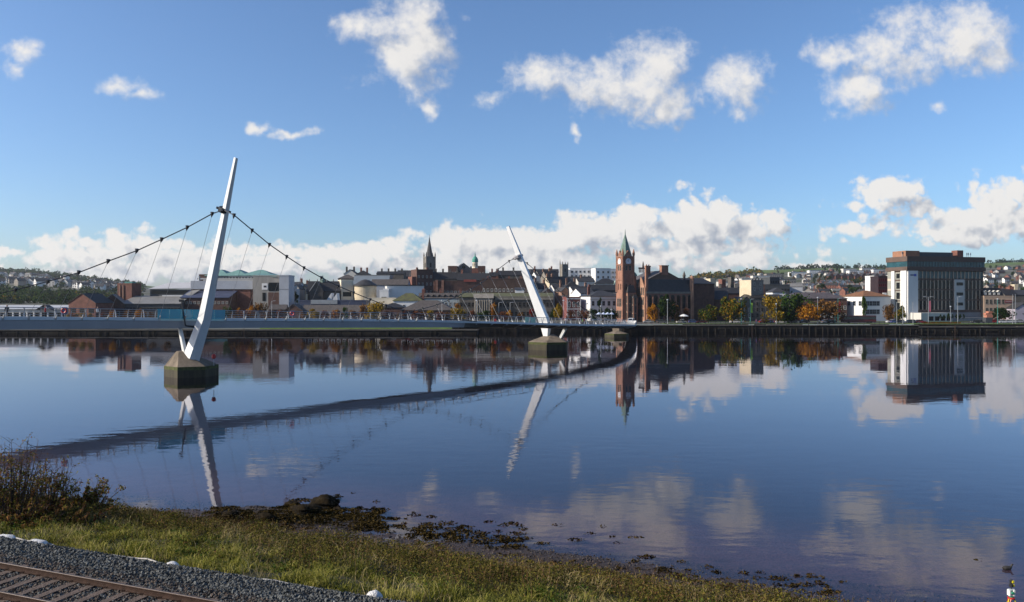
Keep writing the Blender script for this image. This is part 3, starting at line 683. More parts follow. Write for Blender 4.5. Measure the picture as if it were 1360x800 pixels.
# ------------------------------------------------------------------ buildings
win_frame = M('window_frame', (0.6,0.58,0.54), 0.6, 0.1, 1)
def window_mesh(w, h, fm, gm=None, arch=False, key=None):
    k = (round(w,2), round(h,2), fm.name, arch, gm.name if gm else '')
    if k in _wm: return _wm[k]
    mb = MB(); t = min(0.16, w*0.12)
    mb.box(-w/2-t, -w/2, -0.10, 0.003, -h/2-t, h/2+t, 0); mb.box(w/2, w/2+t, -0.10, 0.003, -h/2-t, h/2+t, 0)
    mb.box(-w/2, w/2, -0.14, 0.003, -h/2-t*1.3, -h/2, 0); mb.box(-w/2, w/2, -0.10, 0.003, h/2, h/2+t, 0)
    mb.box(-0.03, 0.03, -0.05, -0.022, -h/2, h/2, 0); mb.box(-w/2, w/2, -0.05, -0.022, -0.03, 0.03, 0)
    if arch:
        n = 9; r = w/2+t*1.2
        mb.ring([[(r*math.cos(math.pi*i/(n-1)), y, h/2+r*math.sin(math.pi*i/(n-1))) for i in range(n)] for y in (0.003, -0.10)], 0)
        r = w/2*0.9
        mb.ring([[(r*math.cos(math.pi*i/(n-1)), y, h/2+r*math.sin(math.pi*i/(n-1))) for i in range(n)] for y in (-0.06, -0.106)], 1)
    mb.box(-w/2, w/2, -0.02, 0.003, -h/2, h/2, 1)
    o = mb.build('window', [fm, gm or glass]); me = o.data; bpy.data.objects.remove(o); _wm[k] = me; return me
_wm = {}
def windows(root, face, xs, zs, w, h, dims, fm=None, gm=None, arch=False, limit=96):
    """place window objects on a face of a w x d building: front (y=0), left (x=0), right (x=W), back"""
    me = window_mesh(w, h, fm or win_frame, gm, arch); W, D = dims
    for z in zs:
        for x in xs:
            o = bpy.data.objects.new('window', me); col.objects.link(o); o.parent = root
            if face == 'front': o.location = (x, dims[2] if len(dims) > 2 else 0, z)
            elif face == 'left': o.location = (0, x, z); o.rotation_euler = (0, 0, rad(-90))
            elif face == 'right': o.location = (W, x, z); o.rotation_euler = (0, 0, rad(90))
def place(px0, px1, Y, rot=0):
    r = rad(rot); c, s = math.cos(r), math.sin(r); X0 = PX(px0, Y); u1 = (px1-680)/1000
    return X0, (u1*Y-X0)/(c-u1*s), r
def B(name, label, px0, px1, Y, eave, ridge=None, rot=0, d=10, roof='gx', wall=None, rm=None, wins=(), chim=(), cat='building', base=None, fm=None, group=None, gwall=True, cm=None, plinth=None):
    X0, w, r = place(px0, px1, Y, rot); zb = hz(X0, Y)-0.05 if base is None else base
    h = PZ(eave, Y)-zb
    root = thing(name, label, cat, (X0, Y, zb), r, group)
    wall = wall or brick_dark; rm = rm or slate
    mb = MB(); mb.box(0, w, 0, d, -6 if base is None else -1.2, h, 0)
    rh = None
    if ridge is not None:
        Yr = Y+(d/2 if roof in ('gx', 'hip') else 0)*math.cos(r); rh = PZ(ridge, Yr)-zb
        rh = max(rh, h+0.6)
    if roof == 'flat':
        mb.box(-0.08, w+0.08, -0.08, 0.3, h+0.003, h+0.55, 0); mb.box(-0.08, w+0.08, d-0.3, d+0.08, h+0.003, h+0.55, 0)
        mb.box(-0.08, 0.3, 0.3, d-0.3, h+0.003, h+0.55, 0); mb.box(w-0.3, w+0.08, 0.3, d-0.3, h+0.003, h+0.55, 0)
    if roof == 'gx': mb.gable(0, w, 0, d, h+0.003, rh-0.2, 'x', wall=0, slabs=False)
    if roof == 'gy': mb.gable(0, w, 0, d, h+0.003, rh-0.2, 'y', wall=0, slabs=False)
    wo = mb.build('wall', wall, root)
    if roof in ('gx', 'gy'):
        g = MB(); g.gable(0, w, 0, d, h, rh-0.2, 'x' if roof == 'gx' else 'y', mi=0); rv = g
    if roof == 'hip': rv = MB(); rv.hip(0, w, 0, d, h+0.16, rh)
    if roof == 'flat': rv = MB(); rv.box(0.31, w-0.31, 0.31, d-0.31, h+0.003, h+0.12)
    if roof == 'mono':
        rv = MB(); rv.slab([(-0.3,-0.5,h-0.05),(w+0.3,-0.5,h-0.05),(w+0.3,d+0.2,rh),(-0.3,d+0.2,rh)], 0.25)
        sd = MB(); sd.ring([[(0,0.01,h-0.01),(0,d,h-0.01),(0,d,rh-0.02)],[(w,0.01,h-0.01),(w,d,h-0.01),(w,d,rh-0.02)]]); sd.build('wall', wall, root)
    ro = rv.build('roof', rm, root)
    for wn in wins:
        face, nx, zf, ww, wh = wn[:5]; arch = len(wn) > 5 and wn[5]; gm = wn[6] if len(wn) > 6 else None
        L_ = w if face == 'front' else d
        x0, x1 = (wn[7] if len(wn) > 7 else (0, 1))
        xs = [L_*(x0+(x1-x0)*(i+0.5)/nx) for i in range(nx)]
        windows(root, face, xs, [h*z for z in zf], ww, wh, (w, d), fm, gm, arch)
    if chim:
        for cx in chim:
            zt = (rh or h); cmb = MB(); y = d/2 if roof != 'gy' else d*0.7
            x = cx*w; zlow = h-0.1 if roof != 'gx' else zt-0.6
            cmb.box(x-0.55, x+0.55, y-0.4, y+0.4, zlow, zt+1.5); cmb.box(x-0.65, x+0.65, y-0.5, y+0.5, zt+1.503, zt+1.7)
            for q in (-0.28, 0.28): cmb.lathe([(0.14, zt+1.703), (0.11, zt+2.2)], x+q, y, 6)
            cmb.build('chimney', cm or brick, ro)
    root['_w'] = w; root['_h'] = h; root['_d'] = d
    return root
def extra(root, name, mat, fn, smooth=False):
    mb = MB(); fn(mb, root['_w'], root['_h'], root['_d']); return mb.build(name, mat, root, smooth)
def lh(root, py, dy=0):
    """local height of an image row at a building's front"""
    return PZ(py, root.location.y+dy)-root.location.z

# ---- left bank of buildings
r = B('long_shed', 'long low pale-roofed shed with white columns beside the brick gable house', -60, 88, 345, 411, 406.5, d=14, roof='mono', wall=offwhite, rm=roof_pale, base=5)
for i in range(16): extra(r, 'column', white, lambda m, w, h, d, i=i: m.box(w*(i+0.5)/16-0.3, w*(i+0.5)/16+0.3, -0.9, -0.3, -0.1, h*0.8))
extra(r, 'dark_glazing', glass, lambda m, w, h, d: m.box(0.3, w-0.3, -0.08, 0.003, 0.4, h*0.72))
extra(r, 'gable_porch', slate, lambda m, w, h, d: (m.gable(w*0.76, w*0.9, -2.6, 1, h*0.95, h*1.35, 'y')))
r = B('brick_gable_house', 'red brick gable-fronted building with three dark windows left of the bridge', 91, 127, 322, 402.5, 389.5, rot=-7, d=12, roof='gy', wall=brick, rm=slate_dark, base=5, wins=[('front',3,(0.62,),1.9,1.5)], fm=metal_dark)
r = B('brown_gable_building', 'dark brown gabled building with pale grey roof slope beside the brick gable house', 133, 165, 334, 404, 390.5, rot=20, d=14, roof='gy', wall=brick_dark, rm=roof_grey, base=5, wins=[('front',2,(0.45,),1.0,2.2)])
r = B('brick_stair_tower', 'square red brick tower with vertical slots rising behind the gabled buildings', 156, 175, 352, 378, None, rot=-8, d=7, roof='flat', wall=brick, rm=roof_grey, base=5)
for x in (0.22, 0.45): extra(r, 'brick_rib', brick_pale, lambda m, w, h, d, x=x: m.box(w*x-0.5, w*x, -0.35, 0.0, 0, h-0.3))
extra(r, 'plant_box', teal_paint, lambda m, w, h, d: m.box(w*0.35, w*0.9, 1.5, 4, h+0.13, h+1.3))
r = B('shopping_centre', 'low shopping centre with stepped grey sloping roofs and dark glazed front', 158, 240, 338, 404, 393.5, d=16, roof='mono', wall=darkgrey, rm=roof_grey, base=5, wins=[('front',18,(0.72,),1.1,1.0)], fm=metal_dark)
extra(r, 'upper_storey', darkgrey, lambda m, w, h, d: m.box(w*0.22, w*1.05, 16.3, 26, -1, lh(r, 384.5, 16)))
extra(r, 'ribbon_window', glass, lambda m, w, h, d: m.box(w*0.24, w*1.02, 16.2, 16.29, lh(r, 390.5, 16), lh(r, 386.5, 16)))
extra(r, 'upper_roof', roof_pale, lambda m, w, h, d: (m.slab([(w*0.2, 15.6, lh(r,384.6,16)), (w*1.2, 15.6, lh(r,383.2,16)), (w*1.2, 26, lh(r,375.5,26)), (w*0.38, 26, lh(r,376.5,26))], 0.3)))
extra(r, 'white_canopy', white, lambda m, w, h, d: m.box(w*0.45, w*0.83, 15.0, 15.5, lh(r, 394.0, 15), lh(r, 392.2, 15)))
extra(r, 'side_roof', roof_grey, lambda m, w, h, d: m.slab([(w*0.83,-0.4,h-0.05),(w*0.99,-0.4,h-0.05),(w*1.14,12,lh(r,385.5,12)),(w*1.0,12,lh(r,386.5,12))], 0.25))
extra(r, 'flue', steel_grey, lambda m, w, h, d: m.lathe([(0.45, 8), (0.45, lh(r,367,24))], w*0.94, 24, 8))
r = B('blue_roof_pavilion', 'dark blue-roofed brick wing between the shopping centre and the mast', 240, 304, 342, 396, 384.5, d=12, roof='mono', wall=brick_dark, rm=roof_blue, base=5, wins=[('front',12,(0.80,),0.8,0.9)], fm=offwhite)
extra(r, 'glass_front', glass_teal, lambda m, w, h, d: m.box(w*0.02, w*0.98, -0.3, 0.0, 0.3, h*0.34))
r = B('theatre_block', 'broad brick block with a pale metal-clad upper band beneath teal roofs', 254, 336, 352, 384.5, None, d=16, roof='flat', wall=brick_dark, rm=roof_grey, base=5)
extra(r, 'metal_cladding', lightgrey, lambda m, w, h, d: m.box(0, w, -0.6, 0.0, lh(r,384.3), lh(r,373.2)))
extra(r, 'brick_panel', brick, lambda m, w, h, d: m.box(w*0.66, w*0.96, -0.12, 0.0, 0, h-0.1))
r = B('teal_roofed_offices', 'pale offices with three teal hipped roofs above the brick block', 270, 362, 372, 371.5, None, d=18, roof='flat', wall=offwhite, rm=roof_grey, base=5)
for k, (a, b) in enumerate(((0.02,0.38),(0.26,0.64),(0.52,1.0))):
    def f(m, w, h, d, a=a, b=b, k=k): m.hip(w*a, w*b-0.4, 0.5+k*0.02, d*0.9, lh(r,366.3-0.2*k)+k*0.01, lh(r,358.6,9))
    o = extra(r, 'hipped_roof', roof_teal, f)
    def f(m, w, h, d, a=a, b=b, k=k): m.box(w*a+0.4, w*b-0.9, 0.6+k*0.03, d*0.85, h, lh(r,366.5))
    extra(r, 'attic', offwhite if k else midgrey, f)
windows(r, 'front', [r['_w']*(0.3+0.045*i) for i in range(14)], [lh(r,369.5)], 0.9, 1.1, (r['_w'], 18), fm=win_frame)
for o in list(r.children)[-14:]: o.location.y = 0.59
extra(r, 'roof_room', brick_dark, lambda m, w, h, d: m.box(-w*0.1, w*0.06, 3, 9, h*0.6, lh(r,364.5,3)))
extra(r, 'roof_slab', lightgrey, lambda m, w, h, d: m.box(-w*0.12, w*0.08, 2.4, 9.6, lh(r,371.5,3), lh(r,369.5,3)))
r = B('grey_concrete_theatre', 'grey panelled concrete theatre block with a white banner above the riverside trees', 336, 371, 347, 367.5, None, d=15, roof='flat', wall=concrete, rm=roof_grey, base=5)
extra(r, 'shallow_roof', roof_teal, lambda m, w, h, d: m.slab([(-0.4,1,h+0.55),(w*0.9,-0.4,h-0.3),(w*0.9,10,h+0.6),(-0.4,10,h+1.7)], 0.25))
extra(r, 'banner', white, lambda m, w, h, d: m.box(w*0.34, w*0.56, -0.14, 0.0, lh(r,385), lh(r,376.5)))
extra(r, 'banner_emblem', blackish, lambda m, w, h, d: m.box(w*0.41, w*0.51, -0.18, -0.143, lh(r,382), lh(r,379.5)))
extra(r, 'dark_glazing', glass, lambda m, w, h, d: m.box(w*0.60, w*0.985, -0.1, 0.0, lh(r,387), lh(r,375.5)))
extra(r, 'brick_panel', brick_dark, lambda m, w, h, d: m.box(w*0.58, w*0.985, -0.12, 0.0, 0.2, lh(r,388.5)))
extra(r, 'slot_window', glass, lambda m, w, h, d: m.box(w*0.36, w*0.48, -0.1, 0.0, lh(r,400), lh(r,389)))
r = B('panelled_wing', 'lighter grey panelled end tower of the concrete theatre', 371, 383.5, 345, 367, None, d=9, roof='flat', wall=lightgrey, rm=roof_grey, base=5)
extra(r, 'panel_joint', midgrey, lambda m, w, h, d: m.box(0.05, w-0.05, -0.06, 0.0, lh(r,384.8), lh(r,384.2)))
r = B('small_brown_hall', 'small brown-roofed hall behind the orange trees below the concrete theatre', 358, 380, 322, 411.5, 404.5, rot=12, d=9, roof='gx', wall=brick_dark, rm=slate_brown, base=5)
r = B('brown_roofed_pavilion', 'low pavilion with a dark gable end and brown tiled roof', 377, 402, 323, 413, 404, rot=0, d=9, roof='gy', wall=brick_dark, rm=slate_brown, base=5)
r = B('long_brown_roofed_hall', 'long low hall with a plain brown roof behind the bridge railing', 400, 492, 324, 416.5, 405, d=11, roof='gx', wall=brick_dark, rm=slate_brown, base=5, wins=[('front',12,(0.5,),1.2,1.2)])
r = B('bus_station', 'flat building with a dark blue fascia and silver centre section behind the long brown roof', 398, 486, 345, 400.2, None, d=10, roof='flat', wall=roof_blue, rm=roof_grey, base=5)
extra(r, 'silver_fascia', steel_grey, lambda m, w, h, d: m.box(w*0.17, w*0.57, -0.3, 0.0, h-1.3, h+0.6))
r = B('white_terrace_house', 'white rendered house with grey roof behind the concrete theatre', 383, 398, 400, 379.5, 374.5, d=9, roof='gx', wall=white, rm=slate, wins=[('front',3,(0.75,0.5),0.9,1.3)], chim=(0.95,), fm=metal_dark)
r = B('white_gabled_house', 'white gable-fronted house with two dark windows beside a dark conifer', 389, 398, 392, 384, 377.5, d=9, roof='gy', wall=white, rm=slate, wins=[('front',2,(0.75,),0.8,1.1)], fm=metal_dark)
r = B('brown_brick_house', 'narrow brown brick house with chimney beside the dark gothic hall', 398, 407, 410, 383, 377, d=9, roof='gx', wall=brick_dark, rm=slate_dark, chim=(0.8,))
r = B('stone_chimney_house', 'narrow pale stone gable end with a tall stack left of the dark gothic hall', 403, 406, 402, 381, 378, d=8, roof='gy', wall=stone_cream, rm=slate_dark)
# dark gothic hall with a teal roof vent
r = B('gothic_hall', 'dark steep-roofed gothic hall with a teal roof vent and pale stone buttress', 407, 452, 388, 387, 373.5, rot=6, d=15, roof='gx', wall=stone_dark, rm=slate_dark)
extra(r, 'cross_gable', stone_dark, lambda m, w, h, d: m.gable(w*0.12, w*0.5, -2, 6, h, lh(r,375,0), 'y', wall=0))
extra(r, 'cross_wing', stone_dark, lambda m, w, h, d: m.box(w*0.12, w*0.5, -1.98, 5.9, -4, h))
extra(r, 'pale_coping', offwhite, lambda m, w, h, d: m.slab([(w*0.11,-2.35,h-0.3),(w*0.11,-1.9,h-0.3),(w*0.30,-1.9,lh(r,375.2)),(w*0.30,-2.35,lh(r,375.2))], 0.35))
extra(r, 'buttress', stone_cream, lambda m, w, h, d: m.box(-0.2, 0.9, -2.3, 0.0, -4, h-1.5))
def f(m, w, h, d):
    z = lh(r,375,7); m.lathe([(1.3,z-1.2),(1.3,z+0.9),(1.6,z+1.0),(0.9,z+2.0),(0.25,z+2.6),(0.12,z+3.8)], w*0.42, d/2, 8)
extra(r, 'roof_vent', copper, f)
for i in range(5): extra(r, 'finial', stone_dark, lambda m, w, h, d, i=i: m.lathe([(0.3,h),(0.25,lh(r,373,7)),(0.05,lh(r,370.5,7))], w*(0.02+0.24*i), d*0.5, 5))
for i, (a, b) in enumerate(((432,441),(439.5,448.5))):
    Y = 360; X0, w, _ = place(a, b, Y)
    mb = MB(); z0 = PZ(401, Y); z1 = PZ(389.5, Y); mb.ring([[(X0,Y,z0),(X0+w,Y,z0),(X0+w-0.4,Y,z1)],[(X0,Y+5,z0),(X0+w,Y+5,z0),(X0+w-0.4,Y+5,z1)]])
    o = thing('tent_canopy', ('white peaked canopy', 'second white peaked canopy, right of its twin')[i]+' in front of the gothic hall', 'canopy', (0,0,0)); mb.build('fabric', white, o)
    mb = MB()
    for x in (X0+0.3, X0+w-0.3):
        for y in (Y+0.3, Y+4.7): mb.tube([(x,y,hz(x,y)-0.2),(x,y,z0+0.05)], 0.12, 5)
    mb.build('legs', steel_grey, o)
# cream modern building with drum
r = B('cream_modern_block', 'tall cream modern block with a projecting window bay', 453, 468.5, 392, 373, None, rot=22, d=10, roof='flat', wall=cream, rm=roof_grey, wins=[('front',4,(0.62,),0.75,1.3,False,None,(0.1,0.9))], fm=metal_dark)
extra(r, 'bay', cream, lambda m, w, h, d: m.box(-0.15, w*1.02, -1.1, 0.0, h*0.42, h+0.02))
extra(r, 'ribbon_window', glass, lambda m, w, h, d: m.box(w*0.12, w*0.85, -1.16, -1.1, h*0.58, h*0.70))
extra(r, 'slot_window', glass, lambda m, w, h, d: m.box(w*0.62, w*0.72, -0.08, 0.0, 0.5, h*0.4))
Y = 388; X0 = PX(482.5, Y); zb = hz(X0, Y); o = thing('drum_hall', 'round cream drum building with a shallow grey cone roof', 'building', (X0, Y, zb))
mb = MB(); mb.lathe([(5.7,-5),(5.7,PZ(379.5,Y)-zb)],0,5.7,32); mb.build('wall', stone_cream, o)
mb = MB(); mb.lathe([(6.3,PZ(380,Y)-zb),(6.3,PZ(378.6,Y)-zb),(2.2,PZ(372.5,Y+5)-zb),(0.6,PZ(371.3,Y+5)-zb)],0,5.7,32); mb.build('roof', slate, o)
r = B('terrace_wing', 'low cream wing with square columns and dark openings below the drum', 484, 526, 372, 397, None, d=9, roof='flat', wall=cream, rm=roof_grey, wins=[('front',7,(0.55,),1.6,2.2)], fm=cream)
r = B('stepped_white_wing', 'stepped white block with a dark loggia left of the big white wall', 504, 516, 385, 386.5, None, d=8, roof='flat', wall=white, rm=roof_grey, wins=[('front',1,(0.72,),2.6,1.9)], fm=white)
extra(r, 'upper_step', white, lambda m, w, h, d: m.box(w*0.35, w, 1, d-0.5, h-0.2, lh(r,383.5,1)))
r = B('big_white_hall', 'large white windowless hall with a dark flat roof edge', 514, 563, 392, 381, None, rot=13, d=16, roof='flat', wall=white, rm=darkgrey)
extra(r, 'roof_edge', blackish, lambda m, w, h, d: m.box(-0.4, w+0.4, -0.5, d+0.4, h+0.56, h+1.0))
r = B('moss_roofed_house', 'white house with mossy brown hipped roof and small dark windows', 522, 561, 362, 400, 389.5, d=12, roof='hip', wall=white, rm=roof_moss, wins=[('front',4,(0.72,),0.9,1.6)], chim=(0.97,), fm=white)
r = B('hipped_brick_hall', 'wide brick hall with a big brown pyramid roof behind the railing', 532, 602, 326, 412.5, 399, d=17, roof='hip', wall=brick_dark, rm=slate_brown, base=5, wins=[('front',9,(0.5,),1.4,1.4)])
r = B('brown_gabled_lodge', 'small dark lodge with a steep brown roof behind the yellow trees', 505, 536, 335, 409, 402.5, d=10, roof='hip', wall=brick_dark, rm=slate_dark, base=5)
r = B('dormered_row', 'blue-grey terrace with a row of small pointed dormers in a brown roof', 556, 612, 372, 396.2, 389, d=9, roof='gx', wall=M('bluegrey_render', (0.33,0.38,0.40), 0.8, 0.12, 0.4), rm=slate_brown, wins=[('front',10,(0.72,),0.9,1.7)], chim=(0.1,0.5,0.98))
for i in range(7):
    def f(m, w, h, d, i=i): x = w*(i+0.6)/7.4; m.gable(x-0.8, x+0.8, 0.6, 3.2, h+0.7, h+1.7, 'y', oh=0.1, t=0.1); m.box(x-0.7, x+0.7, 0.7, 3.1, h-0.3, h+0.7)
    extra(r, 'dormer', slate_dark, f)
# ---- the old town on the hill
r = B('hipped_grey_school', 'brown hipped-roof building on the hill behind the cream block', 449, 473, 440, 370.5, 365, rot=10, d=10, roof='hip', wall=stone_dark, rm=slate_brown, wins=[('front',4,(0.8,),0.8,1.3)])
r = B('white_gable_house', 'white gabled house with chimneys on the skyline left of the cathedral', 456.5, 473, 480, 364, 357.8, d=10, roof='gy', wall=offwhite, rm=slate_dark, chim=(0.05, 0.65), cm=stone_dark)
r = B('dark_roofed_house', 'dark slate-roofed house with dormers on the skyline right of the white gable', 473, 489, 485, 364.5, 359.5, d=9, roof='hip', wall=stone_dark, rm=slate_dark, chim=(0.3,0.8))
r = B('grey_sheet_hall', 'long flat grey-blue hall on the hill above the big white hall', 471, 518, 430, 366.5, None, d=12, roof='flat', wall=midgrey, rm=roof_grey)
extra(r, 'slope', M('bluegrey_sheet', (0.17,0.20,0.23), 0.5, 0.12, 0.3), lambda m, w, h, d: m.slab([(0,-6,lh(r,378,-6)),(w,-6,lh(r,378,-6)),(w,-0.1,lh(r,367,0)),(0,-0.1,lh(r,367,0))], 0.2))
r = B('brown_ridge_house', 'house with a long brown roof behind the big white hall', 492, 541, 415, 379, 371, d=13, roof='gx', wall=lightgrey, rm=slate_brown)
r = B('dark_skyline_terrace', 'dark terrace with many small chimneys on the skyline left of the cathedral', 500, 536, 500, 364, 360.5, d=10, roof='gx', wall=stone_dark, rm=slate_dark, chim=(0.15,0.4,0.65,0.9), cm=stone_dark)
r = B('cathedral_nave', 'grey stone church nave with pale gable end and slate roof', 530, 566, 515, 368, 359, rot=14, d=14, roof='gx', wall=stone, rm=slate, wins=[('front',5,(0.7,),1.2,3.2,True)])
for i in range(6): extra(r, 'pinnacle', stone, lambda m, w, h, d, i=i: m.lathe([(0.5,h-4),(0.45,h+1.2),(0.05,h+3.2)], w*(0.02+0.19*i), -0.2, 5))
r = B('pale_stone_house', 'pale stone house with narrow lit gable below the church nave', 541, 549, 450, 376, 367, d=8, roof='gy', wall=stone_cream, rm=slate_dark)
r = B('brick_mill', 'dark red brick mill with lit end wall below the cathedral spire', 553.5, 575, 440, 359, None, rot=24, d=12, roof='flat', wall=brick_dark, rm=slate_dark, wins=[('front',4,(0.85,0.68,0.5),0.8,1.3)], chim=(0.2,0.85))
extra(r, 'lit_wing', brick, lambda m, w, h, d: m.box(-2.6, -0.02, 1, 9, -4, h*0.85))  # lighter brick on the sunward end, sunlight put into its colour
# cathedral tower and spire
Y = 530; X0, w, _ = place(566.2, 580.8, Y); zb = hz(X0, Y)
cath = thing('cathedral_tower', 'grey stone cathedral tower with corner pinnacles and a tall dark spire', 'church tower', (X0, Y, zb), rad(22))
w = 6.4; zt = PZ(341.5, Y)-zb
mb = MB(); mb.box(0,w,0,w,-4,zt*0.52); mb.box(0.12,w-0.12,0.12,w-0.12,zt*0.52+0.002,zt); mb.box(-0.12,w+0.12,-0.12,w+0.12,zt*0.985,zt+0.5); mb.build('tower', stone, cath)
for x in (0,w):
    for y in (0,w):
        mb = MB(); mb.lathe([(0.55,zt*0.5),(0.5,zt+1.2),(0.6,zt+1.25),(0.05,zt+3.8)], x, y, 6); mb.build('pinnacle', stone, cath)
mb = MB(); mb.lathe([(2.55,zt+0.3),(0.14,PZ(315,Y+3)-zb),(0.05,PZ(311,Y+3)-zb)], w/2, w/2, 8); mb.build('spire', M('spire_stone', (0.075,0.073,0.075), 0.9, 0.2, 0.7), cath)
windows(cath, 'front', [w/2], [zt*0.8], 1.1, 2.6, (w,w), fm=stone, arch=True); windows(cath, 'left', [w/2], [zt*0.8], 1.1, 2.6, (w,w), fm=stone, arch=True)
r = B('dark_terrace', 'dark slate terrace with a line of small dormers right of the cathedral', 574, 612, 445, 370.5, 361.5, d=10, roof='gx', wall=stone_dark, rm=slate_dark, wins=[('front',8,(0.85,),0.8,1.2)], chim=(0.1,0.35,0.6,0.85), cm=stone_dark)
r = B('brown_block', 'square brown brick block on the skyline left of the pedimented hall', 595, 607, 470, 354.5, None, d=9, roof='flat', wall=brick_dark, rm=slate_dark, wins=[('front',3,(0.85,0.65),0.8,1.2)])
r = B('pedimented_hall', 'stone hall with a pedimented gable and round window on the skyline', 606, 626, 480, 357.5, 349.3, rot=12, d=12, roof='gy', wall=stone, rm=slate, wins=[('front',3,(0.8,),0.9,2.0,True)])
for x in (0.03,0.97): extra(r, 'corner_pier', stone, lambda m, w, h, d, x=x: m.box(w*x-0.5, w*x+0.5, -0.5, 0.4, -4, h+1.8))
extra(r, 'round_window', glass, lambda m, w, h, d: m.ring([[(w/2+1.1*math.cos(a*0.6283), y, h+1.2+1.1*math.sin(a*0.6283)) for a in range(10)] for y in (-0.1,-0.003)]))
# green domed lantern
Y = 462; X0 = PX(631, Y); zb = hz(X0, Y)
o = thing('domed_lantern_tower', 'slim red and white tower with a copper-green dome on the skyline', 'tower', (X0, Y, zb))
mb = MB(); mb.box(-2.0,2.0,-2.0,2.0,-4,PZ(356.5,Y)-zb); mb.build('base', brick, o)
mb = MB(); mb.lathe([(1.75,PZ(356.4,Y)-zb),(1.6,PZ(348.5,Y)-zb)],0,0,8); mb.build('lantern', cream, o)
for k in range(8):
    a = k*math.pi/4+0.39; mb = MB(); mb.box(1.45*math.cos(a)-0.25,1.45*math.cos(a)+0.25,1.45*math.sin(a)-0.25,1.45*math.sin(a)+0.25,PZ(354.5,Y)-zb,PZ(350,Y)-zb); mb.build('opening', glass, o)
mb = MB(); mb.lathe([(1.9,PZ(348.4,Y)-zb),(1.9,PZ(347.4,Y)-zb),(1.8,PZ(344.5,Y)-zb),(1.1,PZ(341.8,Y)-zb),(0.4,PZ(340.5,Y)-zb),(0.3,PZ(338.5,Y)-zb),(0.05,PZ(334.5,Y)-zb)],0,0,12); mb.build('dome', M('verdigris', (0.05,0.26,0.20), 0.6, 0.2, 0.7), o)
r = B('red_brick_block', 'flat-topped dark red brick block right of the domed tower', 630.5, 644, 468, 354.5, None, d=10, roof='flat', wall=brick_dark, rm=slate_dark, wins=[('front',3,(0.85,0.65),0.8,1.2)])
r = B('slate_hall', 'dark slate hall with a wide roof below the domed tower', 607, 648, 432, 372.5, 363, rot=-6, d=13, roof='gx', wall=stone_dark, rm=slate_dark, chim=(0.1,))
r = B('twin_chimney_house', 'brick house with two tall chimneys at the left end of a dark terrace', 650, 661, 448, 367, 361.5, d=9, roof='gx', wall=brick, rm=slate_dark, chim=(0.3,0.9))
r = B('dark_long_terrace', 'long dark terrace on the skyline behind the second mast', 660, 700, 455, 366, 359.5, d=10, roof='gx', wall=stone_dark, rm=slate_dark, wins=[('front',10,(0.85,),0.8,1.2)], chim=(0.2,0.55,0.9), cm=stone_dark)
r = B('far_skyline_terrace', 'dark terrace on the skyline right of the second mast', 697, 742, 520, 362.5, 357.5, d=10, roof='gx', wall=stone_dark, rm=slate_dark, wins=[('front',10,(0.85,),0.8,1.2)], chim=(0.3,0.8))
r = B('dark_brown_market', 'very long dark brown block with stepped parapet and lit brick end', 577, 648, 402, 374.5, None, rot=5, d=18, roof='flat', wall=brick_dark, rm=slate_dark, wins=[('front',14,(0.7,0.35),1.0,1.5)])
extra(r, 'lit_end', sandstone, lambda m, w, h, d: m.box(-0.5, -0.02, 0.5, d, -4, h+0.4))  # brighter stone colour paints sunlight onto the brick end wall
for x in (0.02, 0.13): extra(r, 'gable_tower', sandstone, lambda m, w, h, d, x=x: m.box(w*x, w*x+1.3, -0.6, 1.4, -4, h+0.9))
extra(r, 'red_roof_band', M('red_tile', (0.32,0.07,0.05), 0.8, 0.2, 0.8), lambda m, w, h, d: m.box(w*0.55, w*0.78, -0.35, 1.4, h+0.01, h+1.25))
r = B('dark_department_store', 'huge dark brown building with ragged roofline in the middle of the old town', 640, 704, 404, 371.5, None, rot=-2, d=20, roof='flat', wall=M('umber_brick', (0.075,0.045,0.036), 0.9, 0.3, 0.5, bands=1.5), rm=slate_dark, wins=[('front',12,(0.72,0.45),1.0,1.5)], chim=(0.1,0.3,0.55,0.8))
r = B('white_bay_house', 'small white house with two bays in front of the dark brown building', 684, 696, 384, 385, 382, d=8, roof='gx', wall=white, rm=slate, wins=[('front',2,(0.8,),1.2,1.6)])
r = B('long_stone_range', 'long grey stone range with many windows behind the orange trees', 610, 735, 365, 395, 389.5, d=12, roof='mono', wall=stone_dark, rm=roof_moss, wins=[('front',24,(0.68,0.28),1.0,2.0)], fm=stone_dark)
extra(r, 'parapet', stone, lambda m, w, h, d: m.box(w*0.38, w*1.0, -0.5, -0.02, h-1.2, h+0.5))
extra(r, 'pediment_block', stone, lambda m, w, h, d: (m.box(w*0.16,w*0.36,-2.2,-0.02,-1,h-0.4), m.gable(w*0.16,w*0.36,-2.2,4,h-0.4,h+1.6,'x')))
for i in range(8): extra(r, 'column', stone, lambda m, w, h, d, i=i: m.lathe([(0.42,-0.5),(0.36,h-1.4)], w*(0.175+0.0245*i), -2.7, 8))
r = B('red_white_townhouse', 'red brick townhouse with white trim and arched windows', 753, 771, 356, 396, None, rot=8, d=10, roof='flat', wall=M('crimson_brick', (0.20,0.06,0.055), 0.85, 0.25, 0.7, bands=2.2), rm=slate, wins=[('front',3,(0.70,0.30),1.0,1.9,True)], fm=white)
for z in (0.08, 0.5, 0.95): extra(r, 'string_course', white, lambda m, w, h, d, z=z: m.box(-0.1, w+0.1, -0.16, 0.0, h*z, h*z+0.35))
for x in (0.0, 0.97): extra(r, 'quoin', white, lambda m, w, h, d, x=x: m.box(w*x, w*x+0.3, -0.12, 0.0, -0.5, h))
r = B('white_bank', 'white two-storey building with grey roof and bright sunlit end wall left of the clock tower', 784, 826, 352, 394, 386, rot=14, d=15, roof='hip', wall=white, rm=slate, wins=[('front',6,(0.72,0.3),1.2,2.0)], fm=lightgrey, chim=(0.12,))
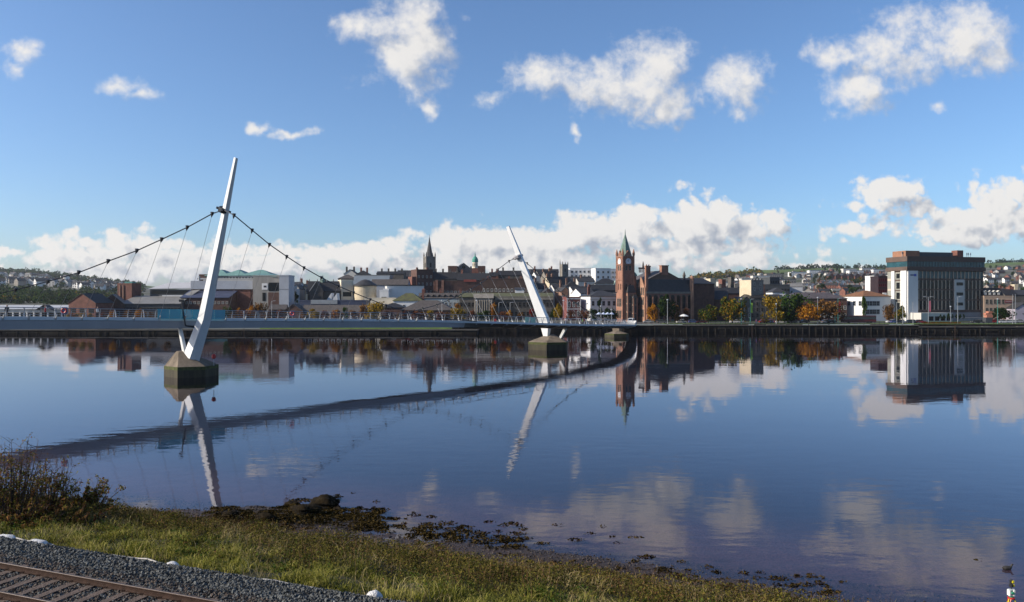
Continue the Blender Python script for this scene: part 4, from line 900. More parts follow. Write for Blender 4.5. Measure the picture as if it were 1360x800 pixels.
extra(r, 'string_course', offwhite, lambda m, w, h, d: m.box(-0.1, w+0.1, -0.2, 0.0, h*0.86, h*0.9))
r = B('grey_gabled_house', 'grey-roofed gabled house with chimney just behind the white two-storey building', 771, 790, 372, 390, 383, rot=18, d=12, roof='gx', wall=white, rm=slate, chim=(0.95,))
r = B('dark_mansard', 'broad dark roofed building behind the white two-storey building', 786, 824, 380, 386, 378, d=12, roof='gx', wall=darkgrey, rm=slate_dark, wins=[('front',7,(0.85,),0.9,1.3)])
r = B('long_grey_roof', 'long dark grey flat-roofed block on the hill between mast and clock tower', 735, 786, 470, 368.5, None, d=14, roof='flat', wall=M('dusk_grey_cladding', (0.085,0.088,0.095), 0.6, 0.15, 0.3), rm=slate_dark)
r = B('green_gabled_roof', 'dark hipped roof with a small pale green gable left of the clock tower', 790, 822, 440, 377, 370, d=12, roof='hip', wall=offwhite, rm=slate_dark)
extra(r, 'pale_gable', M('pale_green', (0.45,0.6,0.5), 0.7, 0.1, 0.5), lambda m, w, h, d: m.gable(w*0.78, w*0.92, -0.4, 2, h-0.8, h+1.6, 'y', wall=0))
# white hospital-like block on the skyline
r = B('white_skyline_block', 'large white modern block on the skyline left of the clock tower', 757, 790, 560, 357, None, rot=4, d=14, roof='flat', wall=white, rm=roof_grey, wins=[('front',6,(0.9,0.75,0.6),1.3,1.4)], fm=lightgrey)
extra(r, 'lit_wing', white, lambda m, w, h, d: m.box(-3.4, -0.02, -3, 8, -4, h-0.8))
r = B('white_skyline_wing', 'white block with a lit side wall beside the large skyline block', 791, 811, 548, 357.2, None, rot=10, d=12, roof='flat', wall=white, rm=roof_grey, wins=[('front',3,(0.9,0.75),1.3,1.4)], fm=lightgrey)
r = B('blue_grey_skyline_block', 'blue-grey block half hidden behind the clock tower', 808, 832, 580, 358, None, rot=0, d=12, roof='flat', wall=lightgrey, rm=roof_grey, wins=[('front',6,(0.9,0.75),1.3,1.4)])
# church tower
Y = 500; X0, w, _ = place(747, 754.5, Y); zb = hz(X0, Y)
o = thing('church_tower', 'small square church tower with tall corner pinnacles on the skyline', 'church tower', (X0, Y, zb), rad(20)); w = 3.9; zt = PZ(351, Y)-zb
mb = MB(); mb.box(0,w,0,w,-4,zt); mb.build('tower', stone, o)
for x in (0,w):
    for y in (0,w): mb = MB(); mb.lathe([(0.4,zt*0.6),(0.36,zt+0.8),(0.04,zt+(3.6 if x == 0 and y == w else 1.8))], x, y, 5); mb.build('pinnacle', stone, o)
windows(o, 'front', [w/2], [zt*0.85], 0.8, 1.8, (w,w), fm=stone, arch=True)
# jumble of roofs between the long stone range and the skyline
jum = [(700,716,420,380,374,16,'gx','cream','slate',(0.1,0.9),'cream house with twin chimneys below the dark skyline terrace right of the second mast'),
(714,728,408,384,376,20,'gx','offwhite','slate_dark',(0.9,),'pale house with steep dark roof in the old town'),
(722,734,398,389,383,10,'gy','brick_pale','slate',(0.5,),'orange-pink gabled house above the long stone range'),
(730,746,432,376,368,24,'gx','stone_cream','slate_dark',(0.1,0.5),'stone house with sunlit gable and long dark slope'),
(712,724,392,394,388,14,'gx','cream','slate',(),'small cream house peeping over the stone range parapet'),
(736,750,410,384,377,18,'gx','white','slate',(0.9,),'white house with bright gable left of the townhouse'),
(746,757,402,387,381,22,'gy','brick_pale','slate',(0.5,),'salmon coloured gable left of the townhouse'),
(752,770,420,381,374,12,'hip','offwhite','slate_dark',(0.2,0.8),'dark hipped house behind the red and white townhouse'),
(762,784,398,388,380,22,'gx','white','slate',(0.95,),'long slate roof with a white sunlit gable above the townhouse'),
(768,790,440,374,369,10,'gx','offwhite','slate',(0.3,),'low slate house under the long grey block'),
(700,712,450,371,366,18,'gx','white','slate_dark',(0.5,),'white house on the hill right of the mast'),
(712,726,470,366,361,16,'gx','white','slate',(0.1,0.9),'small white house high on the hill right of the mast'),
(726,742,462,368,360,22,'gx','stone','slate_dark',(0.5,),'tall stone house with dark roof right of the small white house')]
for (a,b,Y,ev,rg,rot,rt,wm_,rm_,ch,lab) in jum:
    B('town_house', lab, a, b, Y, ev, rg, rot=rot, d=9, roof=rt, wall=_mats[{'cream':'cream_render','offwhite':'offwhite_render','brick_pale':'brick_pale','stone_cream':'cream_stone','white':'white_render','stone':'grey_stone'}[wm_]], rm=_mats[rm_], wins=[('front',3,(0.8,0.6),0.8,1.2)], chim=ch, cat='house', cm=brick_pale)

# ---- the guildhall with its clock tower
gr = rad(20); O = (PX(827,335), 335.0)
gh = thing('town_hall', 'red sandstone neo-gothic town hall with a tall clock tower and green spire', 'town hall', (O[0], O[1], 5.0), gr)
def gz(py, dy=0): return PZ(py, 335+dy)-5.0
tw = 5.5; zp = gz(340.5)
mb = MB(); mb.box(-0.22,tw+0.22,-0.22,tw+0.22,-1,gz(391)); mb.box(0,tw,0,tw,gz(391)+0.002,zp)
for z in (gz(391), gz(372), gz(352), gz(341.5)): mb.box(-0.28,tw+0.28,-0.28,tw+0.28,z,z+0.45)
mb.build('clock_tower', sandstone, gh)
for x in (0,tw):
    for y in (0,tw):
        mb = MB(); mb.lathe([(0.55,gz(388)),(0.55,gz(372)),(0.45,gz(371)),(0.45,zp+0.4),(0.6,zp+0.5),(0.6,zp+1.6),(0.08,zp+3.4)], x, y, 8); mb.build('corner_turret', sandstone, gh)
mb = MB(); mb.lathe([(3.1,zp+0.2),(0.22,gz(311.5,3)),(0.08,gz(305,3))], tw/2, tw/2, 8, a0=math.pi/8); mb.build('spire', copper, gh)
for (fx, fy, ax) in ((tw/2,-0.2,'x'),(-0.2,tw/2,'y')):
    mb = MB()
    if ax == 'x': mb.gable(fx-1.2,fx+1.2,-0.1,2.2,zp+0.6,zp+2.6,'y',wall=0,oh=0.05); mb.box(fx-1.2,fx+1.2,-0.08,0.6,zp-0.2,zp+0.6)
    else: mb.gable(-0.1,2.2,fy-1.2,fy+1.2,zp+0.6,zp+2.6,'x',wall=0,oh=0.05); mb.box(-0.08,0.6,fy-1.2,fy+1.2,zp-0.2,zp+0.6)
    mb.build('spire_gablet', sandstone, gh)
def disc(r, y0, y1, n=24): return [[(r*math.cos(2*math.pi*k/n), y, r*math.sin(2*math.pi*k/n)) for k in range(n)] for y in (y0, y1)]
for face in ('front','left'):
    zc = gz(344.3)-1.0
    e = bpy.data.objects.new('clock_face', None)
    mb = MB(); mb.ring(disc(1.62, 0.1, -0.16)); c = mb.build('clock_face', sandstone, gh)
    mb = MB(); mb.ring(disc(1.38, -0.163, -0.2)); mb.build('dial', M('clock_dial', (0.72,0.72,0.74), 0.5, 0.05, 1), c)
    mb = MB()
    for k in range(12):
        a = k*math.pi/6; s_, c_ = math.sin(a), math.cos(a)
        mb.tube([(1.0*s_,-0.215,1.0*c_),(1.25*s_,-0.215,1.25*c_)], 0.05, 4)
    mb.tube([(0,-0.23,0),(-0.62,-0.23,0.34)], 0.09, 4); mb.tube([(0,-0.24,0),(0.12,-0.24,1.05)], 0.07, 4); mb.build('clock_hands', blackish, c)
    bpy.data.objects.remove(e)
    if face == 'front': c.location = (tw/2, -0.05, zc)
    else: c.location = (-0.05, tw/2, zc); c.rotation_euler = (0,0,rad(-90))
for face in ('front','left'):
    windows(gh, face, [tw/2-0.9, tw/2+0.9], [gz(356.5)], 0.8, 1.7, (tw,tw), fm=stone, arch=True)
    windows(gh, face, [tw*0.32, tw*0.68], [gz(381)], 0.6, 2.6, (tw,tw), fm=sandstone)
    windows(gh, face, [tw*0.25, tw*0.5, tw*0.75], [gz(402), gz(418)], 0.8, 3.4, (tw,tw), fm=stone)
for o in list(gh.children)[-12:]:
    if o.location.y == 0 and o.name.startswith('window') and o.location.z < gz(391): o.location.y = -0.23
    if o.location.x == 0 and o.name.startswith('window') and o.location.z < gz(391): o.location.x = -0.23
def gbox(name, mat, x0, x1, y0, y1, z1, z0=-1): mb = MB(); mb.box(x0,x1,y0,y1,z0,z1); return mb.build(name, mat, gh)
zs = gz(389)
gbox('stair_block', sandstone, 1.5, 5.6, -1.9, -0.36, zs)
gbox('entrance_block', sandstone, 3.6, 5.8, -3.2, -1.92, gz(396)); gbox('link_block', sandstone, 6.6, 7.88, 1.3, 6, gz(384))
mb = MB(); mb.hip(1.5,5.6,-1.9,-0.4,zs+0.16,gz(379),oh=0.15); mb.build('turret_roof', slate, gh)
mb = MB(); mb.hip(3.6,5.8,-3.2,-1.97,gz(396)+0.16,gz(391),oh=0.1); mb.build('turret_roof', slate, gh)
me = window_mesh(0.7, 3.2, stone)
def gwin(x, y, z, left=True, m_=None):
    o = bpy.data.objects.new('window', m_ or me); col.objects.link(o); o.parent = gh; o.location = (x, y, z)
    if left: o.rotation_euler = (0,0,rad(-90))
for z in (gz(398), gz(409), gz(420)):
    gwin(1.5, -1.15, z)
    gwin(3.6, -2.5, z-0.6)
    gwin(2.6, -1.9, z, False)
    gwin(4.7, -3.2, z-0.6, False)
# main hall: front-left corner at (8.4,-6)
hx0, hx1, hy0, hy1 = 8.4, 32.4, -6.0, 14.0; ze = gz(388.5,-4); zr1 = gz(371,-2); 
gbox('hall', M('sandstone_shaded', (0.31,0.15,0.105), 0.9, 0.35, 0.45, bands=1.4), hx0, hx1, hy0, hy1, ze)  # darker stone colour, the front's shade put into the wall
gbox('string_course', stone, hx0-0.15, hx1+0.15, hy0-0.2, hy0-0.003, ze+0.35, ze-0.5)
gbox('plinth', stone, hx0-0.12, hx1+0.12, hy0-0.16, hy0-0.003, 1.2, -0.5)
mb = MB(); mb.ring([[(hx0+0.3,hy0-0.2,ze+0.003),(hx1-0.2,hy0-0.2,ze+0.003),(hx1-0.2,hy1+0.2,ze+0.003),(hx0+0.3,hy1+0.2,ze+0.003)],[(hx0+0.7,hy0+1.6,zr1),(hx1-0.7,hy0+1.6,zr1),(hx1-0.7,hy1-1.6,zr1),(hx0+0.7,hy1-1.6,zr1)]]); mb.build('mansard_roof', slate, gh)
# gable end of the main roof with its stack
gy = hy0+1.9; xa, xb = hx0+2.2, hx1-5.2; zr2 = gz(359.5,0)
mb = MB(); mb.gable(xa,xb,gy,hy1-2,zr1+0.003,zr2,'y',oh=0.3); mb.build('hall_roof', M('slate_warm', (0.13,0.115,0.115), 0.6, 0.25, 0.6, bands=1.2), gh)
mb = MB(); xm = (xa+xb)/2; mb.ring([[(xa+0.1,gy-0.12,zr1+0.02),(xb-0.1,gy-0.12,zr1+0.02),(xm,gy-0.12,zr2-0.1)],[(xa+0.1,gy+0.3,zr1+0.02),(xb-0.1,gy+0.3,zr1+0.02),(xm,gy+0.3,zr2-0.1)]]); mb.build('gable_wall', M('gable_brick', (0.19,0.12,0.09), 0.9, 0.25, 0.6, bands=1.6), gh)
gbox('chimney', sandstone, xm-1.7, xm+1.7, gy-0.4, gy+1.6, gz(353.2), zr1+2); gbox('chimney_cap', sandstone, xm-1.9, xm+1.9, gy-0.6, gy+1.8, gz(352.2), gz(353.2)+0.003)
# stacks and balustrade left of the gable
for (px, top) in ((858.5,352.2),(874.8,352.2)):
    x = 8.9 if px < 865 else 15.0; y = -5.4 if px < 865 else 3.0
    mb = MB(); mb.box(x-0.55,x+0.55,y-0.55,y+0.55,ze-2,gz(354,y)); mb.box(x-0.7,x+0.7,y-0.7,y+0.7,gz(354,y)+0.003,gz(352.6,y)); mb.lathe([(0.3,gz(352.6,y)),(0.25,gz(350.8,y))],x,y,6); mb.build('chimney', sandstone, gh)
mb = MB(); mb.box(9.6,14.4,2.4,3.0,gz(357,3),gz(355,3)); mb.lathe([(0.5,gz(355,3)),(0.35,gz(350,3)),(0.06,gz(346.5,3))],11.9,2.7,6)
for i in range(7): mb.box(9.8+i*0.72,10.05+i*0.72,2.5,2.9,gz(362,3),gz(357,3))
mb.build('ridge_balustrade', sandstone, gh)
# gabled side facade of the hall, sunlight put into its paler stone colour
mb = MB(); mb.ring([[(hx0-0.5,-5.6,-1),(hx0-0.5,1.2,-1),(hx0-0.5,1.2,gz(383)),(hx0-0.5,-2.2,gz(367.5)),(hx0-0.5,-5.6,gz(383))],[(hx0-0.003,-5.6,-1),(hx0-0.003,1.2,-1),(hx0-0.003,1.2,gz(383)),(hx0-0.003,-2.2,gz(367.5)),(hx0-0.003,-5.6,gz(383))]]); mb.build('side_gable', M('sandstone_sunlit', (0.45,0.25,0.165), 0.85, 0.25, 0.55, bands=1.6), gh)
for z in (gz(387), gz(400), gz(416)):
    for y in (-4.4,-2.9,-1.4,0.1): gwin(hx0-0.5, y, z)
# front windows of the hall: tall traceried openings
me2 = window_mesh(1.5, 5.2, stone_dark, None, True); me3 = window_mesh(1.0, 2.2, stone_dark)
for i in range(8):
    gwin(hx0+1.8+i*2.9, hy0, gz(402), False, me2); gwin(hx0+1.8+i*2.9, hy0, gz(421), False, me3)
for x in [hx0+0.35+2.9*i for i in range(9)]: gbox('buttress', sandstone, x-0.3, x+0.3, hy0-0.75, hy0-0.21, gz(394), -0.6)
# right-hand turrets
mb = MB(); mb.lathe([(0.95,-1),(0.95,gz(371,5)),(1.15,gz(370.5,5)),(1.1,gz(368.5,5)),(0.1,gz(366,5))], hx1-0.4, hy0+0.2, 8); mb.build('corner_turret', M('sandstone_sunlit', (0,0,0)), gh)  # brightened stone colour stands in for sun on this turret
mb = MB(); mb.lathe([(0.6,ze),(0.6,gz(368,5)),(0.75,gz(366,5)),(0.08,gz(360,5))], hx1-2.6, hy0+3.0, 8); mb.build('pinnacle', stone_dark, gh)
mb = MB(); mb.lathe([(0.75,-1),(0.75,gz(367,-2)),(0.9,gz(366.5,-2))], 6.6, 1.0, 8); t_ = mb.build('domed_turret', sandstone, gh)
mb = MB(); mb.lathe([(1.15,gz(366.5,-2)+0.003),(1.05,gz(364.6,-2)),(0.6,gz(362.8,-2)),(0.1,gz(361.2,-2))], 6.6, 1.0, 10); mb.build('turret_dome', copper, t_)
# darker rear wing to the right
mb = MB(); mb.box(hx1+0.01, hx1+14, hy0+3.5, hy1+4, -1, gz(377,4)); mb.build('rear_wing', brick_dark, gh)
mb = MB(); mb.gable(hx1+0.02, hx1+14, hy0+3.5, hy1+4, gz(377,4)+0.003, gz(369,10), 'x', oh=0.2, wall=0); mb.build('rear_roof', slate_dark, gh)

# ---- right of the town hall
r = B('dark_gabled_warehouse', 'dark warehouse with a blue-grey roof slope right of the town hall', 938, 966, 352, 398, 386, rot=-18, d=13, roof='gx', wall=brick_dark, rm=slate)
r = B('low_dark_range', 'dark lower range with mixed roofs right of the town hall', 915, 990, 372, 390, 382, d=14, roof='gx', wall=brick_dark, rm=slate_dark, chim=(0.3,0.62,0.9), cm=stone)
r = B('cream_stack_house', 'tall cream chimney-like stair tower behind the dark ranges', 943.5, 950, 420, 371.5, None, rot=15, d=5, roof='flat', wall=stone_cream, rm=slate)
r = B('brick_stack', 'slim brick chimney block beside the cream stair tower', 959, 964, 425, 372.5, None, rot=15, d=4, roof='flat', wall=brick, rm=slate)
r = B('dark_stack', 'slim dark chimney block on the right of the brick one', 971, 975, 430, 369.5, None, rot=10, d=4, roof='flat', wall=stone_dark, rm=slate)
r = B('gabled_dark_house', 'dark gabled house with light coping beside the green riverside trees', 983, 1000, 345, 402, 394, rot=12, d=10, roof='gy', wall=stone_dark, rm=slate_dark, base=5, wins=[('front',2,(0.6,0.3),0.9,1.8)])
r = B('white_gable_pair', 'white gabled cottage behind the square stone tower', 976, 987, 440, 381.5, 377, rot=20, d=9, roof='gy', wall=white, rm=slate_dark, cat='house')
r = B('brick_steep_gable', 'steep pale brick gable just left of the square stone tower', 986.5, 994, 430, 384, 375.5, rot=14, d=9, roof='gy', wall=brick_pale, rm=slate_dark)
# square stone tower
r = B('stone_tower_block', 'square stone tower with a sunlit side above a dark grey warehouse', 998, 1014, 350, 373.5, None, rot=22, d=8, roof='flat', wall=stone, rm=slate, base=5, wins=[('front',2,(0.93,0.8),0.7,1.2)])
extra(r, 'painted_sunlit_side', stone_cream, lambda m, w, h, d: m.box(-0.3, -0.02, -0.1, d+0.1, h*0.42, h+0.5))  # cream slab paints the sunlit look onto the tower's sunward side
for i in range(4): extra(r, 'merlon', stone, lambda m, w, h, d, i=i: m.box(w*i/4+0.2, w*i/4+0.9, -0.1, 0.4, h+0.56, h+1.2))
r = B('dark_stone_warehouse', 'dark stone warehouse below the square tower behind the trees', 996, 1042, 346, 396, 391, rot=4, d=13, roof='gx', wall=stone_dark, rm=slate_dark, base=5, wins=[('front',7,(0.75,0.5,0.25),0.9,1.5)], fm=stone_dark)
r = B('charcoal_tower', 'flat charcoal office tower behind the stone tower', 1022.5, 1035.5, 430, 369.5, None, rot=12, d=9, roof='flat', wall=darkgrey, rm=slate_dark, wins=[('front',4,(0.9,0.78,0.66),0.8,1.1)], fm=darkgrey)
r = B('charcoal_annex', 'low charcoal annex stepping down right of the charcoal tower', 1009, 1049, 425, 379, None, d=10, roof='flat', wall=darkgrey, rm=slate_dark, wins=[('front',10,(0.85,),1.0,1.1)], fm=darkgrey)
r = B('brown_small_block', 'small brown block between the stone tower and the charcoal tower', 1009, 1016, 410, 379.5, None, d=7, roof='flat', wall=brick_dark, rm=slate_dark)
r = B('white_octagon_house', 'white house with a grey mansard roof above the trees', 1026, 1044, 385, 388.5, 382.5, d=10, roof='hip', wall=white, rm=slate, wins=[('front',4,(0.85,),0.9,1.6)])
r = B('white_pitched_house', 'pale blue-white gabled house right of the charcoal annex', 1048, 1066, 440, 381, 376.5, rot=-15, d=9, roof='gx', wall=lightgrey, rm=roof_grey, cat='house')
r = B('long_hipped_hall', 'long dark hall with a purplish-brown hipped roof behind the brown trees', 1046, 1125, 352, 397, 388.5, d=14, roof='hip', wall=brick_dark, rm=M('slate_purple', (0.11,0.092,0.095), 0.65, 0.25, 0.7, bands=1.2), base=5, wins=[('front',14,(0.6,0.25),1.0,1.7)])
r = B('orange_roofed_house', 'white office with an orange-brown hipped tile roof and sunlit end', 1146, 1183, 347, 394, 386, rot=14, d=15, roof='hip', wall=white, rm=roof_orange, base=5, wins=[('front',4,(0.72,0.38),1.7,2.0,False,None,(0.1,0.6)),('left',4,(0.72,),1.6,2.0)], fm=lightgrey)
r = B('red_framed_block', 'dark block with a red grid of frames left of the big office', 1166.5, 1180.5, 400, 368, None, d=9, roof='flat', wall=M('oxblood_panel', (0.028,0.014,0.016), 0.6, 0.3, 0.7), rm=slate, wins=[('front',5,(0.93,0.8,0.66),0.9,1.2)], fm=M('red_frame', (0.13,0.022,0.026), 0.6, 0.1, 1))
extra(r, 'white_bay', white, lambda m, w, h, d: m.box(w*0.4, w*0.75, -0.5, 0.0, h*0.42, h*0.62))  # plain white bay on the dark front
r = B('white_flat_block', 'bright white flat-roofed block on the slope behind the red framed block', 1161, 1178, 520, 367.5, None, rot=20, d=8, roof='flat', wall=white, rm=roof_grey)

# ---- big office block
Y = 345; X0, w, _ = place(1205, 1306, Y, 13); D_ = 12.5
of = thing('office_block', 'six-storey brown and white office block with teal glass top floor', 'office building', (X0, Y, 5.0), rad(13))
def oz(py): return PZ(py, Y)-5.0
def obx(name, mat, *a): mb = MB(); mb.box(*a); return mb.build(name, mat, of)
H_ = oz(340.5)
obx('body', browncon, 0,w,0,D_,-1,oz(359.5)); obx('cornice_lower', browncon, -0.7,w+0.7,-0.7,D_+0.7,oz(359.5)+0.003,oz(354.3))
obx('glass_storey', glass_teal, -0.35,w+0.35,-0.35,D_+0.35,oz(354.3)+0.003,oz(347.2)); obx('cornice_upper', browncon, -0.6,w+0.6,-0.6,D_+0.6,oz(347.2)+0.003,H_)
for i in range(26): obx('mullion', metal_dark, w*i/25.5-0.06, w*i/25.5+0.06, -0.45, -0.36, oz(354.2), oz(347.3))
obx('roof_plant', M('plant_brick', (0.30,0.15,0.09), 0.85, 0.2, 0.6), -0.2+1.5, w*0.21, 2.5, 11, H_+0.003, oz(332.5)); obx('roof_plant', darkgrey, w*0.215, w*0.66, 3.0, 11, H_+0.003, oz(334)); obx('roof_stack', brick, w*0.72, w*0.80, 3, 6.5, H_+0.003, oz(330.8))
for k, x in enumerate((w*0.87, w*0.89, w*0.92, 0.6, 0.9)):
    mb = MB(); mb.tube([(x,4,H_),(x,4,H_+2.4)],0.07,5); mb.box(x-0.2,x+0.2,3.85,4.0,H_+1.2,H_+2.3); mb.build('antenna', steel_grey, of)
obx('white_panel', white, 0.0, w*0.128, -0.5, -0.003, 0, oz(359.6)); obx('white_panel', offwhite, w*0.605, w*0.735, -0.55, -0.003, oz(412), oz(371))
for py in (377, 390.5, 404): obx('panel_window', glass, w*0.63, w*0.715, -0.62, -0.553, oz(py+2), oz(py-2))
# blue sign: a soft oval mark and a short bar
sg = obx('sign', M('sign_blue', (0.06,0.09,0.42), 0.5, 0.1, 1), w*0.075, w*0.105, -0.6, -0.503, oz(367), oz(364)); obx('sign_bar', M('sign_navy', (0.03,0.05,0.16), 0.5, 0.1, 1), w*0.028, w*0.072, -0.58, -0.503, oz(366.3), oz(364.6))
rows = [(360.5,369.5),(372.5,383.5),(386,397.3),(399.8,411.3)]
nb = 17
me = {}
for j, (a, b) in enumerate(rows):
    hh = oz(a)-oz(b)
    for i in range(nb):
        x0 = w*0.14+(w*0.855)*i/nb; x1 = w*0.14+(w*0.855)*(i+1)/nb
        if j > 0 and x1 > w*0.60 and x0 < w*0.735: continue
        k = j
        if k not in me:
            W_ = (w*0.855)/nb; mb = MB(); mb.box(-W_/2+0.36,W_/2-0.12,-0.06,0.003,0,hh,1); mb.box(-W_/2-0.02,-W_/2+0.24,-0.36,0.003,-0.15,hh+0.15,0); mb.box(-W_/2+0.36,W_/2-0.12,-0.12,-0.063,hh*0.68,hh*0.70,2)
            o = mb.build('window', [M('fin_concrete', (0.46,0.39,0.31), 0.85, 0.15, 0.5), glass_teal if j == 0 else glass, metal_dark]); me[k] = o.data; bpy.data.objects.remove(o)
        o = bpy.data.objects.new('window', me[k]); col.objects.link(o); o.parent = of; o.location = ((x0+x1)/2, 0, oz(b))
obx('base_storey', midgrey, 0.0, w, -0.25, -0.003, -0.5, oz(412.5)-1.0)
obx('entrance', offwhite, w*0.03, w*0.43, -7.0, -0.26, -0.2, oz(415.5)); 
for i in range(4): obx('entrance_window', glass, w*(0.13+0.075*i), w*(0.185+0.075*i), -7.08, -7.003, 0.4, 2.4)
# sunlit left side: white ribs and beige ribbons
obx('side_rib', white, -0.6,-0.003, 0.0, 3.6, 0, oz(359.6)); obx('side_rib', white, -0.6,-0.003, 7.6, 9.6, 0, oz(359.6)); 
for (a, b) in rows:
    o = obx('side_window', M('pale_glass', (0.30,0.30,0.26), 0.3, 0.2, 0.8), -0.10,-0.003, 3.7,7.5, oz(b)-0.6, oz(a)-0.3)
    o = obx('side_window', glass, -0.15,-0.103, 4.6,6.8, oz(b), oz(a)-0.9)
    o = obx('side_ribbon', M('pale_glass', (0.30,0.30,0.26)), -0.22,-0.003, 9.7,D_, oz(b), oz(a))
obx('side_spandrel', M('beige_panel', (0.55,0.47,0.37), 0.7, 0.1, 0.4), -0.18,-0.003, 9.7, D_, 0, oz(359.6))
obx('podium', M('podium_stone', (0.3,0.29,0.28), 0.9, 0.15, 0.5), w*0.44, w, -3.4, -0.26, -0.2, 1.6)
# ---- stone hotel on the far right
r = B('stone_hotel', 'pinkish stone building with dark mansard roof and a red signboard right of the office block', 1307, 1346, 352, 394.5, None, d=12, roof='flat', wall=M('pink_stone', (0.42,0.30,0.22), 0.9, 0.15, 0.5), rm=slate, base=5, wins=[('front',5,(0.8,0.45),1.0,1.9,False,None,(0.02,0.72))], fm=stone)
extra(r, 'mansard_roof', slate_dark, lambda m, w, h, d: m.ring([[(-0.2,1,h+0.56),(w*0.72,1,h+0.56),(w*0.72,d,h+0.56),(-0.2,d,h+0.56)],[(1,3,h+4.2),(w*0.68,3,h+4.2),(w*0.68,d-1,h+4.2),(1,d-1,h+4.2)]]))
for i in range(4): extra(r, 'dormer', offwhite, lambda m, w, h, d, i=i: (m.box(w*(0.1+0.15*i)-0.5, w*(0.1+0.15*i)+0.5, 1.0, 2.6, h+1.0, h+2.3), m.gable(w*(0.1+0.15*i)-0.6, w*(0.1+0.15*i)+0.6, 0.8, 2.8, h+2.3, h+3.0, 'y', oh=0.05, t=0.1)))
extra(r, 'signboard', M('maroon_board', (0.16,0.02,0.025), 0.6, 0.1, 1), lambda m, w, h, d: m.box(w*0.70, w*0.95, -0.2, 0.0, lh(r,402.5), lh(r,399)))
extra(r, 'signboard_rule', offwhite, lambda m, w, h, d: m.box(w*0.72, w*0.93, -0.24, -0.203, lh(r,401), lh(r,400.6)))
r = B('lilac_gable_shed', 'pale lilac gabled shed at the right edge behind parked cars', 1349, 1374, 345, 410, 402, d=14, roof='gy', wall=M('lilac_sheet', (0.36,0.33,0.40), 0.7, 0.1, 0.4), rm=slate, base=5)
r = B('dark_slate_villa', 'dark slate-roofed building at the right edge above the lilac shed', 1344, 1380, 400, 392, 385, d=12, roof='gx', wall=stone_dark, rm=slate, chim=(0.3,))
r = B('cream_stack', 'squat cream chimney tower right of the stone hotel', 1347.5, 1351.5, 470, 379, None, d=4, roof='flat', wall=stone_cream, rm=slate)
r = B('dark_back_wing', 'dark wing behind the mansard roof of the stone hotel', 1335, 1352, 380, 392, 384, d=10, roof='gx', wall=stone_dark, rm=slate_dark, chim=(0.1,0.9))
# ------------------------------------------------------------------ houses on the far hillsides
def house_mesh(kind):
    mb = MB()
    if kind == 'plain':
        mb.box(0,9,0,7,-3,5.2,0); mb.gable(0,9,0,7,5.203,8.0,'x',wall=0,slabs=False); mb.gable(0,9,0,7,5.203,8.2,'x',oh=0.3,t=0.2,mi=1); mb.box(0.5,1.3,3.1,3.9,7.2,9.4,2); mb.box(7.7,8.5,3.1,3.9,7.2,9.4,2)
    elif kind == 'gabled':
        mb.box(0,8,0,9,-3,5.4,0); mb.gable(0,8,0,9,5.403,8.6,'y',wall=0,slabs=False); mb.gable(0,8,0,9,5.403,8.8,'y',oh=0.3,t=0.2,mi=1); mb.box(3.6,4.4,7,7.8,7.5,9.8,2)
    elif kind == 'cross':
        mb.box(0,12,0,7,-3,5.2,0); mb.gable(0,12,0,7,5.203,8.2,'x',wall=0,slabs=False); mb.gable(0,12,0,7,5.203,8.4,'x',oh=0.3,t=0.2,mi=1)
        mb.box(1,5,-2,0,-3,5.2,0); mb.gable(1,5,-2,3,5.203,7.6,'y',wall=0,slabs=False); mb.gable(1,5,-2,3,5.203,7.8,'y',oh=0.25,t=0.2,mi=1); mb.box(10.6,11.5,3,4,7.2,9.6,2)
    elif kind == 'slab':
        mb.box(0,26,0,10,-3,7.5,0); mb.box(-0.3,26.3,-0.3,10.3,7.503,8.0,1)
    elif kind == 'terrace':
        mb.box(0,30,0,8,-3,5.4,0); mb.gable(0,30,0,8,5.403,8.2,'x',wall=0,slabs=False); mb.gable(0,30,0,8,5.403,8.4,'x',oh=0.2,t=0.2,mi=1)
        for x in (0.4,7.6,15,22.4,28.8): mb.box(x,x+0.9,3.5,4.5,7.4,10.0,2)
    elif kind == 'sawtooth':
        for k in range(1):
            mb.box(0,7,0,9,-3,5.2,0); mb.gable(0,7,0,9,5.203,8.6,'y',wall=0,slabs=False); mb.gable(0,7,0,9,5.203,8.8,'y',oh=0.2,t=0.2,mi=1)
    # windows and doors
    W = {'plain':9,'gabled':8,'cross':12,'slab':26,'terrace':30,'sawtooth':7}[kind]; n = max(2, int(W/3))
    for i in range(n):
        for z in (0.9, 3.6):
            x = W*(i+0.5)/n; y = -2.02 if (kind == 'cross' and 1 < x < 5) else 0
            mb.box(x-0.55,x+0.55,y-0.05,y-0.003,z,z+1.2,3)
    o = mb.build('house', [white, slate, brick_dark, glass]); me = o.data; bpy.data.objects.remove(o); return me
HM = {k: house_mesh(k) for k in ('plain','gabled','cross','slab','terrace','sawtooth')}
pebble = M('pebble_dash', (0.28,0.25,0.22), 0.9, 0.15, 0.5)
far_looks = {'white': (white, slate, 'white rendered'), 'brick': (brick, slate, 'red brick'), 'cream': (cream, slate_brown, 'cream'), 'grey': (pebble, slate, 'grey pebble-dashed'), 'pale': (offwhite, roof_grey, 'pale grey-roofed')}
kname = {'plain':'plain house','gabled':'gable-fronted house','cross':'house with a front gable','slab':'long flat-roofed block','terrace':'terrace with a row of chimneys','sawtooth':'narrow gabled terrace house'}
